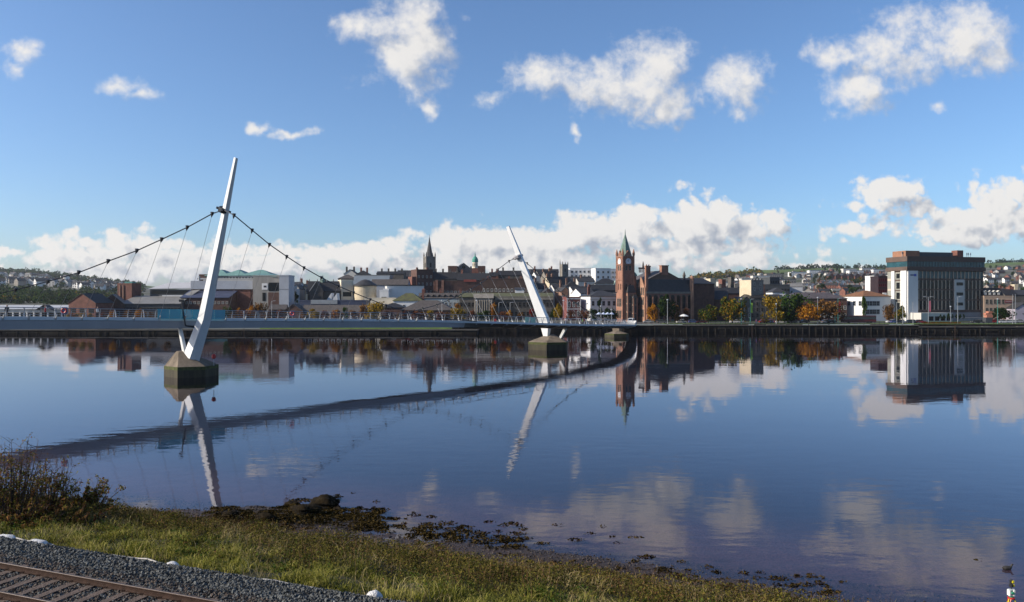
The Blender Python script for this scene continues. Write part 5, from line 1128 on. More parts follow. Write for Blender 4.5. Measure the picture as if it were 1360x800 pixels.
def fhouse(px, Y, kind, look, rot, sc_=1.0, where='right', extra_lab=''):
    X = PX(px, Y); wm_, rm_, nm = far_looks[look]
    o = bpy.data.objects.new({'slab':'flat_block','terrace':'terrace_block'}.get(kind, 'house'), HM[kind]); col.objects.link(o)
    relook(o, [wm_, rm_, brick if look != 'white' else stone_dark, None])
    o.location = (X, Y, hz(X, Y)); o.rotation_euler = (0, 0, rad(rot)); o.scale = (sc_, sc_, sc_)
    lab = f'{nm} {kname[kind]} {extra_lab or ("on the wooded hill far left" if where == "left" else "on the far hillside to the right")}'
    tag(o, lab, 'house' if kind not in ('slab',) else 'building', lab+' group')
R = random.Random(11)
# left hill: two bands of pale houses among trees
for k in range(112):
    Yc = R.choice((1150,1190,1230,1270,1310,1540,1580,1620)); px = R.uniform(-60, 160)
    fhouse(px, Yc+R.uniform(-15,15), R.choice(('gabled','plain','gabled','cross')), R.choice(('white','white','pale','grey','white')), R.uniform(-40,60), 1.3, 'left')
# right hillside
for k in range(150):
    Y = R.choice((620,680,760,830,900,980,1060,1150,1260,1380,1500,1620,1740)); px = R.uniform(925, 1175)
    if 1120 < px and 1000 < Y < 1300: continue
    fhouse(px, Y+R.uniform(-20,20), R.choice(('plain','gabled','cross','terrace','plain','gabled')), R.choice(('white','brick','grey','grey','pale','pale','brick','brick')), R.choice((-30,-18,8,20,32,50))+R.uniform(-5,5), 0.9)
for k in range(64):
    Y = R.choice((520,580,640,720,800,900,1000,1100,1250,1400,1600,1800)); px = R.uniform(1306, 1420)
    fhouse(px, Y+R.uniform(-20,20), R.choice(('plain','gabled','cross','terrace')), R.choice(('white','white','grey','brick','brick','pale')), R.choice((-25,10,25,40))+R.uniform(-5,5), 0.9, 'right', 'on the steep slope behind the office block')
# recognisable rows
for i in range(7): fhouse(1069+7.6*i, 900, 'sawtooth', 'white', 8, 0.9, 'right', 'in the lower row of white gables')
for i in range(5): fhouse(1092+8.2*i, 1010, 'sawtooth', 'white', 8, 1.0, 'right', 'in the upper row of white gables')
for i in range(9): fhouse(1101+8.6*i, 1230, 'gabled', 'brick', 12, 1.25, 'right', 'in the long row of red brick gables')
for i in range(6): fhouse(1070+18*i, 760, 'terrace', ('cream','brick','pale')[i%3], 6, 0.75, 'right', 'behind the long hipped hall')
for px, Y, look in ((1120,1700,'pale'),(1145,1720,'pale'),(1128,1560,'white'),(1000,1350,'pale'),(1018,1420,'grey'),(985,1250,'pale'),(1050,1480,'white'),(1075,1650,'white'),(1160,1640,'white'),(955,1150,'pale'),(1030,1100,'grey')):
    fhouse(px, Y, 'slab', look, 5, 1.2)

# ------------------------------------------------------------------ trees
def crown_mesh(seed, n=1000, lobes=11, leaf=0.085, shape='round', dens=1.0):
    g = np.random.default_rng(seed); C = []
    for i in range(lobes):
        a = g.uniform(0, 2*np.pi); r = g.uniform(0.15, 0.62) if i else 0
        z = g.uniform(0.18, 0.82); r *= {'round': 1-0.7*abs(z-0.45), 'cone': 1.0-z, 'broad': 1-0.8*max(0, z-0.5)}[shape]
        C.append((r*np.cos(a), r*np.sin(a), z, g.uniform(0.13, 0.32)*(0.62 if shape == 'cone' else 1)))
    P = []; per = n//lobes
    for (x, y, z, r) in C:
        d = g.normal(size=(per, 3)); d /= np.linalg.norm(d, axis=1)[:, None]
        q = d*(r*(g.uniform(0.25, 1.0, per)**0.45)*(1+0.25*np.sin(5*d[:, 0]+seed)*np.cos(4*d[:, 2]+seed)))[:, None]*np.array([1, 1, 0.85])+np.array([x, y, z]); P.append(q)
    P = np.concatenate(P); P[:, 2] = np.clip(P[:, 2], 0.02, 1.05); m = len(P)
    u = g.normal(size=(m, 3)); u /= np.linalg.norm(u, axis=1)[:, None]; w = g.normal(size=(m, 3)); v = np.cross(u, w); v /= np.linalg.norm(v, axis=1)[:, None]
    s = leaf*g.uniform(0.55, 1.3, m)[:, None]
    V = np.stack([P-u*s, P+v*s*0.6, P+u*s, P-v*s*0.6], 1).reshape(-1, 3); F = np.arange(4*m).reshape(m, 4)
    return V, F
lm = {'green': leafmat('leaf_green', (0.014,0.035,0.008),(0.035,0.070,0.014),(0.060,0.085,0.018)),
 'dark': leafmat('leaf_dark', (0.007,0.018,0.006),(0.018,0.036,0.010),(0.03,0.05,0.014)),
 'turning': leafmat('leaf_turning', (0.02,0.04,0.008),(0.07,0.085,0.014),(0.24,0.13,0.012), scale=0.22),
 'yellow': leafmat('leaf_yellow', (0.08,0.075,0.012),(0.24,0.15,0.014),(0.34,0.21,0.02)),
 'orange': leafmat('leaf_orange', (0.13,0.048,0.009),(0.32,0.13,0.015),(0.44,0.22,0.022)),
 'brown': leafmat('leaf_brown', (0.045,0.026,0.012),(0.13,0.066,0.022),(0.22,0.11,0.03)),
 'rust': leafmat('leaf_rust', (0.05,0.02,0.012),(0.14,0.05,0.024),(0.19,0.085,0.04)),
 'red': leafmat('leaf_red', (0.07,0.008,0.008),(0.18,0.015,0.015),(0.2,0.05,0.02))}
bark = M('bark', (0.05,0.04,0.032), 0.9, 0.3, 1.5)
_cm = {}
def crown_data(shape, i):
    k = (shape, i)
    if k not in _cm:
        V, F = crown_mesh(100+i*17+len(shape), 1500 if shape != 'cone' else 900, 19 if shape == 'broad' else 16, 0.054, shape)
        o = arr_mesh('crown', V, F, lm['green']); me = o.data; bpy.data.objects.remove(o)
        mb = MB(); r2 = random.Random(i)
        mb.tube([(0,0,-0.55),(0.01,0,-0.1),(0.0,0.01,0.25),(0.02,0,0.6)], [0.05,0.042,0.03,0.01], 6)
        for b in range(5):
            a = b*1.26+r2.random(); mb.tube([(0,0,0.0+0.06*b),(0.18*math.cos(a),0.18*math.sin(a),0.25+0.06*b),(0.36*math.cos(a),0.36*math.sin(a),0.42+0.07*b)], [0.022,0.015,0.006], 5)
        t = mb.build('trunk', bark); tm = t.data; bpy.data.objects.remove(t)
        _cm[k] = (me, tm)
    return _cm[k]
def tree(cx, ptop, pbot, pw, Y, look, label, shape='round', idx=0, name='tree', group=None, ground=None, cat='tree', bot=None):
    """crown spans image rows ptop..pbot (where it meets its trunk), pw wide, standing at depth Y"""
    X = PX(cx, Y); zg = hz(X, Y) if ground is None else ground
    z1 = PZ(ptop, Y); z0 = max(PZ(pbot, Y), zg+0.3); hgt = z1-z0; wd = pw*Y/1000/2
    me, tm = crown_data(shape, idx % 4)
    root = thing(name, label, cat, (X, Y, zg), random.uniform(0, 6.28), group)
    c = link('crown', me, root); c.location = (0,0,z0-zg-0.14*hgt); c.scale = (wd*1.42, wd*1.42, hgt*1.12); relook(c, [lm[look]])
    t = link('trunk', tm, root); k = max(hgt, (z0-zg)/0.5); t.location = (0,0,z0-zg-0.04*hgt)
    t.scale = (wd*0.9, wd*0.9, max(hgt, (z0-zg)/0.52))
    return root
T = [ # cx, top, bottom, width, Y, look, shape, label
(886,388.5,421,27,312,'dark','round','tall dark green tree in front of the town hall'),
(866,402,424,18,313,'orange','round','orange-brown tree at the left corner of the town hall front'),
(896,404,424,16,316,'brown','round','thin brown tree right of the dark green one before the town hall'),
(911,408,424,16,317,'rust','round','small rusty tree behind the white parasol tent'),
(941,403,425,30,312,'turning','round','round tree turning yellow on its left, right of the town hall'),
(973,392.5,425,38,311,'turning','broad','broad green tree with yellow patches behind a teal lamp mast'),
(1025,393,424,32,311,'yellow','broad','golden yellow tree in front of the dark stone warehouse'),
(1052,386,424,52,314,'green','broad','largest green tree on the right waterfront'),
(1074,401,424,36,310,'orange','broad','copper orange tree right of the largest green tree'),
(1101,397,424,42,313,'brown','broad','wide brown tree before the long hipped hall'),
(1147,389.5,420,17,325,'green','cone','narrow green conical tree against the orange-roofed house'),
(1180,402,424,22,322,'brown','round','sparse brown tree left of the office block'),
(1198,404.5,425,20,318,'turning','round','olive tree at the foot of the white office corner'),
(1330,407.5,424,34,330,'dark','round','dark bushy tree below the red signboard'),
(1374,398,424,34,320,'green','broad','green tree cut by the right edge of the picture'),
(655.5,401,424,15,309,'orange','round','bright orange tree just left of a lamp post behind the railing'),
(677,411,424,15,309,'orange','round','low orange tree between two hangers of the second mast'),
(691,414,425,12,310,'brown','round','small brown tree left of the second mast'),
(706,410,425,9,309,'red','round','small crimson tree touching the foot of the second mast'),
(722,409,424,10,311,'orange','round','small orange tree hidden behind the second mast'),
(741,401.5,422,16,310,'yellow','round','yellow tree right of the second mast'),
(736,408,424,14,316,'dark','round','dark shrub-like tree beside the yellow one right of the mast'),
(758,412,424,14,309,'rust','round','purple-brown tree below the townhouse'),
(778,411.5,424,18,310,'rust','round','rust coloured tree between townhouse and conifer'),
(797,391,424,14,316,'dark','cone','dark pointed conifer in front of the white two-storey building'),
(812,408,424,22,320,'dark','round','dark green tree left of the clock tower foot'),
(787,410,424,16,322,'dark','round','dark green tree under the white building'),
(609,409,424,22,309,'yellow','broad','yellow tree in front of the brick pyramid-roofed hall'),
(608,403.5,410,7,312,'orange','round','tall thin orange treetop above the yellow tree'),
(640,412,424,18,312,'green','round','olive tree left of the bright orange one'),
(500,403,425,26,309,'yellow','broad','biggest golden tree behind the bridge deck'),
(483,404,424,18,311,'brown','round','brown tree left of the biggest golden tree'),
(415.5,410.5,424,20,309,'yellow','round','round yellow-green tree behind a red lifebuoy'),
(446,412,424,16,310,'orange','round','small orange tree in front of the long brown roof'),
(458,409,424,8,313,'green','round','small green tree beside the little orange one'),
(303.5,407,424,12,309,'green','round','small round green tree at the end of the blue glass'),
(318,409,424,9,310,'orange','round','slim orange tree next to the round green one'),
(333,406,424,12,311,'orange','round','orange tree below the brick panel'),
(347,404,424,20,312,'brown','broad','copper brown tree under the white banner'),
(359,412,424,10,310,'brown','round','small brown tree left of the brown pavilion'),
(187,410.5,424,13,309,'orange','round','small orange tree by the shopping centre front'),
(203,415,424,10,310,'brown','round','low brown tree by the shopping centre front'),
(392,386,404,14,372,'dark','cone','dark conifer in front of the white gable-fronted house'),
(540,412,424,14,312,'rust','round','rusty tree behind the railing left of the pyramid roof'),
(560,415,424,14,312,'brown','round','low brown tree in front of the pyramid-roofed hall'),
]
for i, (cx,a,b,w_,Y,lk,sh,lab) in enumerate(T):
    if cx < 615: a -= 1.5; w_ *= 1.25
    tree(cx,a,b,w_,Y,lk,lab,sh,i)
for i, (cx, lk) in enumerate(((138,'rust'),(150,'orange'),(170,'brown'),(221,'brown'),(309,'brown'),(325,'rust'),(371,'rust'),(384,'brown'),(402,'brown'),(431,'rust'),(468,'brown'),(518,'rust'),(529,'brown'),(552,'rust'),(571,'yellow'),(584,'rust'),(594,'brown'),(627,'rust'),(647,'dark'),(668,'rust'))): tree(cx,413.5-(i*7%4)*0.8,425,11+(i*5%4),307+i%3,lk,'low %s tree in the ragged row behind the bridge railing' % {'rust':'rust-red','orange':'orange','brown':'brown','yellow':'yellow','dark':'dark green'}[lk],'broad' if i%2 else 'round',i,name='row_tree',group='low %s row trees' % lk)
for i in range(6): tree(92+i*5.5,416-(i%2),424,8,312+i%3,('yellow','orange')[i%3==1],'low yellow hedge tree in front of the brick gable house',idx=i,name='hedge_tree',group='hedge trees at the brick gable house')
for i, cx in enumerate((1249,1254,1259.5,1265,1270,1275,1280)): tree(cx,416.5-(1.5 if i in (2,5) else 0),423.5,5.5 if i != 2 else 8,316,'dark','small clipped conifer in the flower garden of the office block','cone',i,name='clipped_conifer',group='clipped conifers before the office block')
# hillside trees (each a tree of its own), shared meshes
HT_T = []
for k in range(95):
    Y = R.choice((600,700,800,900,1000,1150,1300,1450,1600,1750,1850)); px = R.uniform(918, 1185); HT_T.append((px, Y+R.uniform(-25,25), 'right'))
for k in range(45):
    Y = R.choice((560,650,750,850,950,1100,1300,1500,1700)); px = R.uniform(1305, 1420); HT_T.append((px, Y+R.uniform(-25,25), 'slope'))
for px, Y, wh in HT_T:
    X = PX(px, Y); zg = hz(X, Y); lk = R.choice(('dark','green','green','turning','brown','dark')); s_ = R.uniform(4.5, 8)
    me, tm = crown_data(R.choice(('round','broad')), R.randrange(4))
    lab = {'dark':'dark green','green':'green','turning':'yellowing','brown':'brown'}[lk]+(' tree among the houses of the far right hillside' if wh == 'right' else ' tree on the steep slope behind the office block')
    root = thing('hillside_tree', lab, 'tree', (X, Y, zg), R.uniform(0,6), lab)
    c = link('crown', me, root); c.location = (0,0,0.8); c.scale = (s_*0.8, s_*0.8, s_*1.25); relook(c, [lm[lk]])
    t = link('trunk', tm, root); t.location = (0,0,0.8); t.scale = (s_*0.8, s_*0.8, s_*1.6)
# dense woods of the left hill and the ridges: masses
def wood(name, label, spots, look, leaf=0.30, per=60, seed=1):
    g = np.random.default_rng(seed); Vs = []; 
    for (x, y, z, r, h) in spots:
        d = g.normal(size=(per, 3)); d /= np.linalg.norm(d, axis=1)[:, None]; d[:, 2] = np.abs(d[:, 2])*1.0-0.15
        P = d*np.array([r, r, h])*(g.uniform(0.55, 1, per)**0.5)[:, None]*(1+0.3*np.sin(4*d[:, 0]+x))[:, None]+np.array([x, y, z])
        u = g.normal(size=(per, 3)); u /= np.linalg.norm(u, axis=1)[:, None]; w = g.normal(size=(per, 3)); v = np.cross(u, w); v /= np.linalg.norm(v, axis=1)[:, None]
        s = (leaf*r*g.uniform(0.6, 1.3, per))[:, None]
        Vs.append(np.stack([P-u*s, P+v*s*0.7, P+u*s, P-v*s*0.7], 1).reshape(-1, 3))
    V = np.concatenate(Vs); F = np.arange(len(V)).reshape(-1, 4)
    o = arr_mesh(name, V, F, lm[look]); tag(o, label, 'woodland', kind='stuff')
def spots(n, px0, px1, Ys, r0, r1, avoid=()):
    out = []
    for k in range(n):
        Y = R.choice(Ys)+R.uniform(-40,40); px = R.uniform(px0, px1)
        if any(a < Y < b for a, b in avoid) and R.random() < 0.9: continue
        X = PX(px, Y); r = R.uniform(r0, r1)*(0.62 if Y < 1040 else 1); out.append((X, Y, hz(X, Y), r, r*R.uniform(1.0, 1.7)))
    return out
AV = ((1040,1370),(1500,1670))
wood('woodland', 'dark green woodland covering the hill at the far left', spots(700,-140,190,(640,700,760,830,900,980,1060,1140,1200,1400,1440,1700,1780,1880,2000,2100,2180),5,9,AV),'dark',seed=1)
wood('woodland', 'olive and green trees mixed through the woodland at the far left', spots(520,-140,190,(640,700,760,830,900,980,1060,1140,1200,1400,1440,1700,1780,1880,2000,2100,2180),5,8.5,AV),'green',seed=2)
wood('woodland', 'yellowing autumn trees scattered through the woodland at the far left', spots(210,-140,190,(660,780,860,960,1080,1180,1400,1450,1750,1900,2100),4,7,AV),'turning',seed=3)
wood('tree_belt', 'belt of brownish trees along the right-hand ridge', spots(130,915,1010,(1780,1850,1950),6,11),'turning',seed=4)
wood('tree_belt', 'dark tree line on the crest of the right-hand ridge', spots(120,1030,1430,(2120,2160,2200),5,9),'dark',seed=5)
wood('hedgerow', 'dark green hedge strip below the red brick gables', spots(70,1105,1172,(1120,1135),3.5,5),'dark',seed=6)

# ------------------------------------------------------------------ street things on the far quay
car_glass = M('car_glass', (0.02,0.022,0.026), 0.08, 0.1, 1, spec=0.8); tyre = M('tyre', (0.02,0.02,0.02), 0.9, 0.1, 2); rimm = M('wheel_rim', (0.45,0.45,0.46), 0.35, 0.1, 2, metal=0.7)
lampw = M('headlight', (0.75,0.75,0.72), 0.2, 0.05, 1)
def carpaint(n, c): return M('car_'+n, c, 0.28, 0.05, 1, spec=0.6)
CP = {'white':carpaint('white',(0.75,0.75,0.74)),'silver':carpaint('silver',(0.42,0.43,0.45)),'red':carpaint('red',(0.36,0.02,0.025)),'black':carpaint('black',(0.018,0.018,0.02)),'blue':carpaint('blue',(0.04,0.09,0.26)),'grey':carpaint('grey',(0.12,0.125,0.13))}
def make_car():
    root = thing('parked_car', 'car', 'car')
    prof = [(-2.1,0.32),(-2.15,0.62),(-1.95,0.82),(-1.15,0.92),(1.0,0.95),(1.75,0.98),(2.05,0.9),(2.12,0.5),(2.05,0.3)]
    cab = [(-1.2,0.93),(-0.55,1.42),(0.75,1.46),(1.45,1.36),(1.85,0.98)]
    mb = MB(); mb.ring([[(x,y*(0.80 if abs(x) > 2 else 0.85),z) for x, z in prof] for y in (-1,-0.8,0.8,1)][1:3] if False else [[(x,-0.85,z) for x, z in prof],[(x,0.85,z) for x, z in prof]]); body = mb.build('body', CP['white'], root)
    mb = MB(); mb.ring([[(x,-0.72,z-0.003) for x, z in cab],[(x,0.72,z-0.003) for x, z in cab]]); mb.build('glasshouse', car_glass, root)
    mb = MB(); mb.ring([[(-0.6,-0.68,1.425),(0.75,-0.68,1.463),(1.42,-0.68,1.37),(1.42,0.68,1.37),(0.75,0.68,1.463),(-0.6,0.68,1.425)],[(-0.5,-0.6,1.475),(0.75,-0.6,1.51),(1.35,-0.6,1.43),(1.35,0.6,1.43),(0.75,0.6,1.51),(-0.5,0.6,1.475)]]); mb.build('roof_panel', CP['white'], root)
    for x in (-1.32,1.30):
        for y in (-0.87,0.72):
            mb = MB(); mb.ring([[(x+0.32*math.cos(a*0.5236),y,0.32+0.32*math.sin(a*0.5236)) for a in range(12)],[(x+0.32*math.cos(a*0.5236),y+0.15,0.32+0.32*math.sin(a*0.5236)) for a in range(12)]]); w_ = mb.build('wheel', tyre, root)
            mb = MB(); yy = y-0.012 if y < 0 else y+0.152; mb.ring([[(x+0.19*math.cos(a*0.6283),yy,0.32+0.19*math.sin(a*0.6283)) for a in range(10)],[(x+0.19*math.cos(a*0.6283),yy+0.01,0.32+0.19*math.sin(a*0.6283)) for a in range(10)]]); mb.build('rim', rimm, w_)
    for y in (-0.62,0.62):
        mb = MB(); mb.box(-2.17,-2.10,y-0.17,y+0.17,0.62,0.76); mb.build('headlight', lampw, root)
        mb = MB(); mb.box(2.09,2.13,y-0.14,y+0.14,0.66,0.82); mb.build('tail_light', red_paint, root)
    return root
car0 = make_car(); first = True
cars = [(861,'silver','by the left corner of the town hall'),(879,'grey','under the dark green tree before the town hall'),(905,'white','below the white parasol tent'),(921,'blue','right of the parasol tent'),(932,'red','under the tree turning yellow'),(976,'white','under the broad green tree with yellow patches'),(981,'silver','next to the teal mast'),(1015,'red','left under the golden tree'),(1020,'blue','under the golden tree'),(1024,'red','right under the golden tree'),(1037,'white','left under the largest green tree'),(1052,'grey','right under the largest green tree'),(1068,'black','under the copper orange tree'),(1098,'silver','left of the long dark coach'),(1104,'black','nearest to the dark coach'),(1212,'red','in front of the office entrance'),(1208,'grey','behind the red car at the office'),(1222,'red','second red one at the office entrance'),(1297,'black','at the right end of the office block'),(1303,'grey','on the grass edge beside the office block'),(1318,'red','below the orange kiosk'),(1332,'white','below the dark bushy tree'),(1341,'white','below the red signboard'),(1354,'silver','at the right edge by the lilac shed'),(1184,'white','first under the sparse brown tree'),(1189.5,'blue','second under the sparse brown tree'),(1195,'white','third under the olive tree'),(430,'white','left behind the railing near the round yellow tree'),(544,'red','behind the railing by the pyramid roof'),(551,'white','behind the railing under the rusty tree'),(520,'silver','behind the railing right of the biggest golden tree')]
for i, (px, c, wh) in enumerate(cars):
    Y = (318.8 if i % 3 else 321.0) if px < 1290 else 319+2*(i % 3); loc = (PX(px, Y), Y, 5.013); lab = f'{ {"white":"white","silver":"silver","red":"red","black":"black","blue":"dark blue","grey":"dark grey"}[c] } car {wh}'
    if first: o = car0; o.location = loc; o['label'] = lab; o['group'] = 'cars on the riverside road'; first = False
    else: o = copy_tree(car0, loc, rad(180) if i % 2 else 0, label=lab, group='cars on the riverside road')
    if px < 1290: pass
    for ch in o.children:
        if ch.name.startswith(('body','roof_panel')): relook(ch, [CP[c]])
# coach
Y = 316; cx = PX(1140, Y); o = thing('coach', 'long dark maroon coach parked on the quay before the orange-roofed house', 'bus', (cx, Y, 5.01))
Lh = 6.9
mb = MB(); mb.ring([[(-Lh,y,0.4),(-Lh-0.12,y,1.4),(-Lh+0.35,y,3.15),(-Lh+0.7,y,3.3),(Lh-0.2,y,3.3),(Lh,y,3.1),(Lh+0.03,y,0.4)] for y in (-1.25,1.25)]); mb.build('body', M('coach_maroon', (0.10,0.015,0.02), 0.3, 0.08, 1), o)
mb = MB(); mb.box(-Lh+0.3,Lh-0.15,-1.29,-1.253,1.65,2.9); mb.build('side_windows', car_glass, o)
mb = MB(); mb.box(-Lh-0.02,Lh+0.06,-1.28,-1.252,0.42,0.62); mb.build('skirt', blackish, o)
for x in (-4.6,3.4,4.7):
    mb = MB(); mb.ring([[(x+0.5*math.cos(a*0.5236),y,0.5+0.5*math.sin(a*0.5236)) for a in range(12)] for y in (-1.32,-1.0)]); mb.build('wheel', tyre, o)
for y in (-0.9,0.9): mb = MB(); mb.box(-Lh-0.16,-Lh-0.05,y-0.2,y+0.2,0.8,1.05); mb.build('headlight', lampw, o)
# van
Y = 312; cx = PX(838, Y); o = thing('van', 'white van at the foot of the clock tower', 'van', (cx, Y, 5.01), rad(70))
mb = MB(); mb.ring([[(-2.6,y,0.4),(-2.65,y,1.0),(-1.75,y,1.3),(-1.05,y,2.2),(2.5,y,2.3),(2.6,y,0.4)] for y in (-0.98,0.98)]); mb.build('body', CP['white'], o)
mb = MB(); mb.ring([[(-1.78,y,1.33),(-1.12,y,2.12),(-1.06,y,2.1),(-1.7,y,1.3)] for y in (-0.85,0.85)]); mb.build('windscreen', car_glass, o); 
for s_ in (-1,1): mb = MB(); mb.box(-1.35,-0.4,s_*1.0-0.015,s_*1.0+0.015,1.35,1.95); mb.build('side_window', car_glass, o)
for x in (-1.7,1.6):
    for y in (-1.0,0.85): mb = MB(); mb.ring([[(x+0.36*math.cos(a*0.5236),yy,0.36+0.36*math.sin(a*0.5236)) for a in range(12)] for yy in (y,y+0.16)]); mb.build('wheel', tyre, o)
for y in (-0.7,0.7): mb = MB(); mb.box(-2.7,-2.6,y-0.18,y+0.18,0.75,0.98); mb.build('headlight', lampw, o)
# lamp masts and banner poles
def lamp(px, ptop, Y, mt, lab, arm='single', banner=None):
    X = PX(px, Y); zg = 5.16 if 304 < Y < 316 else 5.02; h = PZ(ptop, Y)-zg
    o = thing('street_lamp', lab, 'street lamp', (X, Y, zg-0.02))
    mb = MB(); mb.tube([(0,0,-0.4),(0,0,1),(0,0,h)], [0.16,0.13,0.08], 6); mb.build('pole', mt, o)
    if arm == 'single': mb = MB(); mb.tube([(0,0,h-0.1),(0.9,0,h+0.1)], 0.06, 5); mb.box(0.6,1.5,-0.16,0.16,h+0.02,h+0.2); mb.build('lamp_head', lightgrey, o)
    elif arm == 'double': mb = MB(); mb.tube([(-1.2,0,h+0.05),(0,0,h-0.1),(1.2,0,h+0.05)], 0.06, 5); mb.box(-1.9,-1.0,-0.16,0.16,h+0.0,h+0.18); mb.box(1.0,1.9,-0.16,0.16,h+0.0,h+0.18); mb.build('lamp_head', lightgrey, o)
    elif arm == 'top': mb = MB(); mb.lathe([(0.12,h-0.05),(0.34,h+0.05),(0.36,h+0.35),(0.1,h+0.5)],0,0,8); mb.build('lamp_head', lightgrey, o)
    if banner: mb = MB(); mb.box(0.08,0.95,-0.03,0.03,h*0.45,h*0.85); mb.build('banner', banner, o)
pinkb = M('pink_banner', (0.62,0.16,0.2), 0.7, 0.2, 0.6); greenb = M('green_banner', (0.25,0.42,0.06), 0.7, 0.1, 1); redb = M('red_banner', (0.6,0.05,0.05), 0.7, 0.1, 1)
for a in [(886.5,399,307,steel_grey,'tall lamp mast standing before the dark green tree at the town hall','top',None),(798,407.5,309,steel_grey,'lamp post in front of the dark pointed conifer','top',None),(984.5,398,308,teal_paint,'teal mast on the right of the broad green tree','top',None),(996.5,397.5,308,teal_paint,'teal mast carrying a green banner','single',greenb),(1031,404.5,308,steel_grey,'lamp post before the golden tree','top',None),(1086,396,308,steel_grey,'tall bare mast in front of the copper orange tree','top',None),(1113,396.5,309,teal_paint,'mast with a red banner left of the coach','single',redb),(1109,402,310,teal_paint,'teal post just left of the red banner mast','none',None),(1191,401.5,308,steel_grey,'left of two posts under the sparse brown tree','none',None),(1199,399,308,steel_grey,'right of two posts under the sparse brown tree','none',None),(1212.5,401,308,steel_grey,'plain flagpole before the white office corner','none',None),(1233,394.5,308,steel_grey,'double-armed lamp with a pink banner before the office block','double',pinkb),(1262.5,408,309,steel_grey,'short lamp post among the clipped conifers','top',None),(1272,394.5,308,steel_grey,'tall single-armed lamp in front of the pale office panel','single',None),(1325,398,307,teal_paint,'teal lamp mast in front of the stone building','top',None),(1345,391,307,steel_grey,'left of two tall posts near the right edge','none',None),(1348.5,391,307,steel_grey,'right of two tall posts near the right edge','none',None),(633,400,309,steel_grey,'slim lamp post between hangers behind the deck','top',None),(662.5,402,309,steel_grey,'lamp post right of the bright orange tree','single',None),(677.5,402,312,steel_grey,'lamp post behind the low orange tree','single',None),(748.5,400,309,steel_grey,'lamp post right of the yellow tree','top',None),(779.5,404,311,steel_grey,'lamp post in front of the sunlit white end wall','top',None),(587,400,309,steel_grey,'lamp post before the brick pyramid-roofed hall','top',None),(361,400,309,steel_grey,'lamp post left of the brown pavilion','single',None),(812,412,309,steel_grey,'short lamp post left of the clock tower','top',None)]: lamp(*a)
# parasols, tent, kiosk, flower bed, ducks, lifebuoys, people
def parasol(px, Y, ptop, wd, mt, lab, name='parasol'):
    X = PX(px, Y); o = thing(name, lab, 'parasol', (X, Y, 5.0), 0, None); z = PZ(ptop, Y)-5
    mb = MB(); mb.lathe([(wd,z-0.9),(wd*0.5,z-0.35),(0.05,z)],0,0,8); mb.build('canopy', mt, o); mb = MB(); mb.tube([(0,0,-0.1),(0,0,z-0.05)],0.07,5); mb.build('pole', steel_grey, o)
bluew = M('pale_blue_canvas', (0.45,0.52,0.68), 0.8, 0.1, 0.6)
for i, (px, lab) in enumerate(((795.5,'leftmost pale blue parasol left of the clock tower'),(801.5,'second pale blue parasol from the left by the clock tower'),(807,'third pale blue parasol from the left by the clock tower'),(812.5,'pale blue parasol closest to the clock tower foot'))): parasol(px, 314+i%2, 414.8, 1.15, bluew, lab)
parasol(908, 311, 417.3, 2.2, white, 'wide white parasol tent in front of the town hall')
o = thing('kiosk', 'orange-red stacked kiosk left of the dark bushy tree by the stone building', 'kiosk', (PX(1314,318), 318, 5.0))
mb = MB(); mb.box(-1.5,1.3,0,2.2,0,2.4); mb.build('base', darkgrey, o); mb = MB(); mb.box(-1.0,1.6,0.1,2,2.403,3.5); mb.box(-1.3,1.2,0.2,2,3.503,4.3); mb.box(-0.3,1.5,0.1,2,4.303,5.0); mb.build('canopy', terracotta, o)
mb = MB()
for k in range(900):
    x = R.uniform(0,1)**1.0; px = 1226+x*50; Y = R.uniform(306,311); X = PX(px, Y); z = 5.16
    c = 0 if Y > 308.8 else (1 if Y < 307.2 and R.random() < 0.75 else 2)
    s_ = R.uniform(0.12,0.3); mb.add([(X-s_,Y,z+0.1),(X+s_,Y+0.1,z+0.15),(X,Y+R.uniform(-.1,.1),z+0.2+R.uniform(0.1,0.55))], [(0,1,2)], c)
o = mb.build('flower_bed', [leafmat('petal_yellow',(0.3,0.2,0.02),(0.5,0.34,0.03)), leafmat('petal_red',(0.3,0.03,0.01),(0.45,0.08,0.02)), lm['yellow']]); tag(o, 'red and yellow flower bed on the quay lawn before the office block', 'flower bed', kind='stuff')
# lifebuoy stands
for px, Y, mode, lab in ((88,0,'deck','red lifebuoy on the bridge railing in front of the brick gable house'),(390,0,'deck','red lifebuoy on the bridge railing left of the round yellow tree'),(658,306,'quay','red lifebuoy by the bright orange tree behind the deck')):
    p = deck_at(s_of_px(px), HW-0.5) if mode == 'deck' else Vector((PX(px,Y),Y,5.0))
    o = thing('lifebuoy', lab, 'lifebuoy', p)
    zc = 1.1 if mode == 'deck' else 1.6; mb = MB(); pts = [(0.33*math.cos(a*0.3927),-0.12,zc+0.33*math.sin(a*0.3927)) for a in range(17)]; mb.tube(pts,0.11,6); mb.build('ring', red_paint, o)
    mb = MB(); mb.box(-0.42,0.42,0.02,0.1,zc-0.5,zc+0.5); mb.build('backboard', CP['blue'] if mode == 'deck' else red_paint, o); mb = MB(); mb.tube([(0,0.06,-0.05),(0,0.06,zc-0.5)],0.05,5); mb.build('post', steel_grey, o)
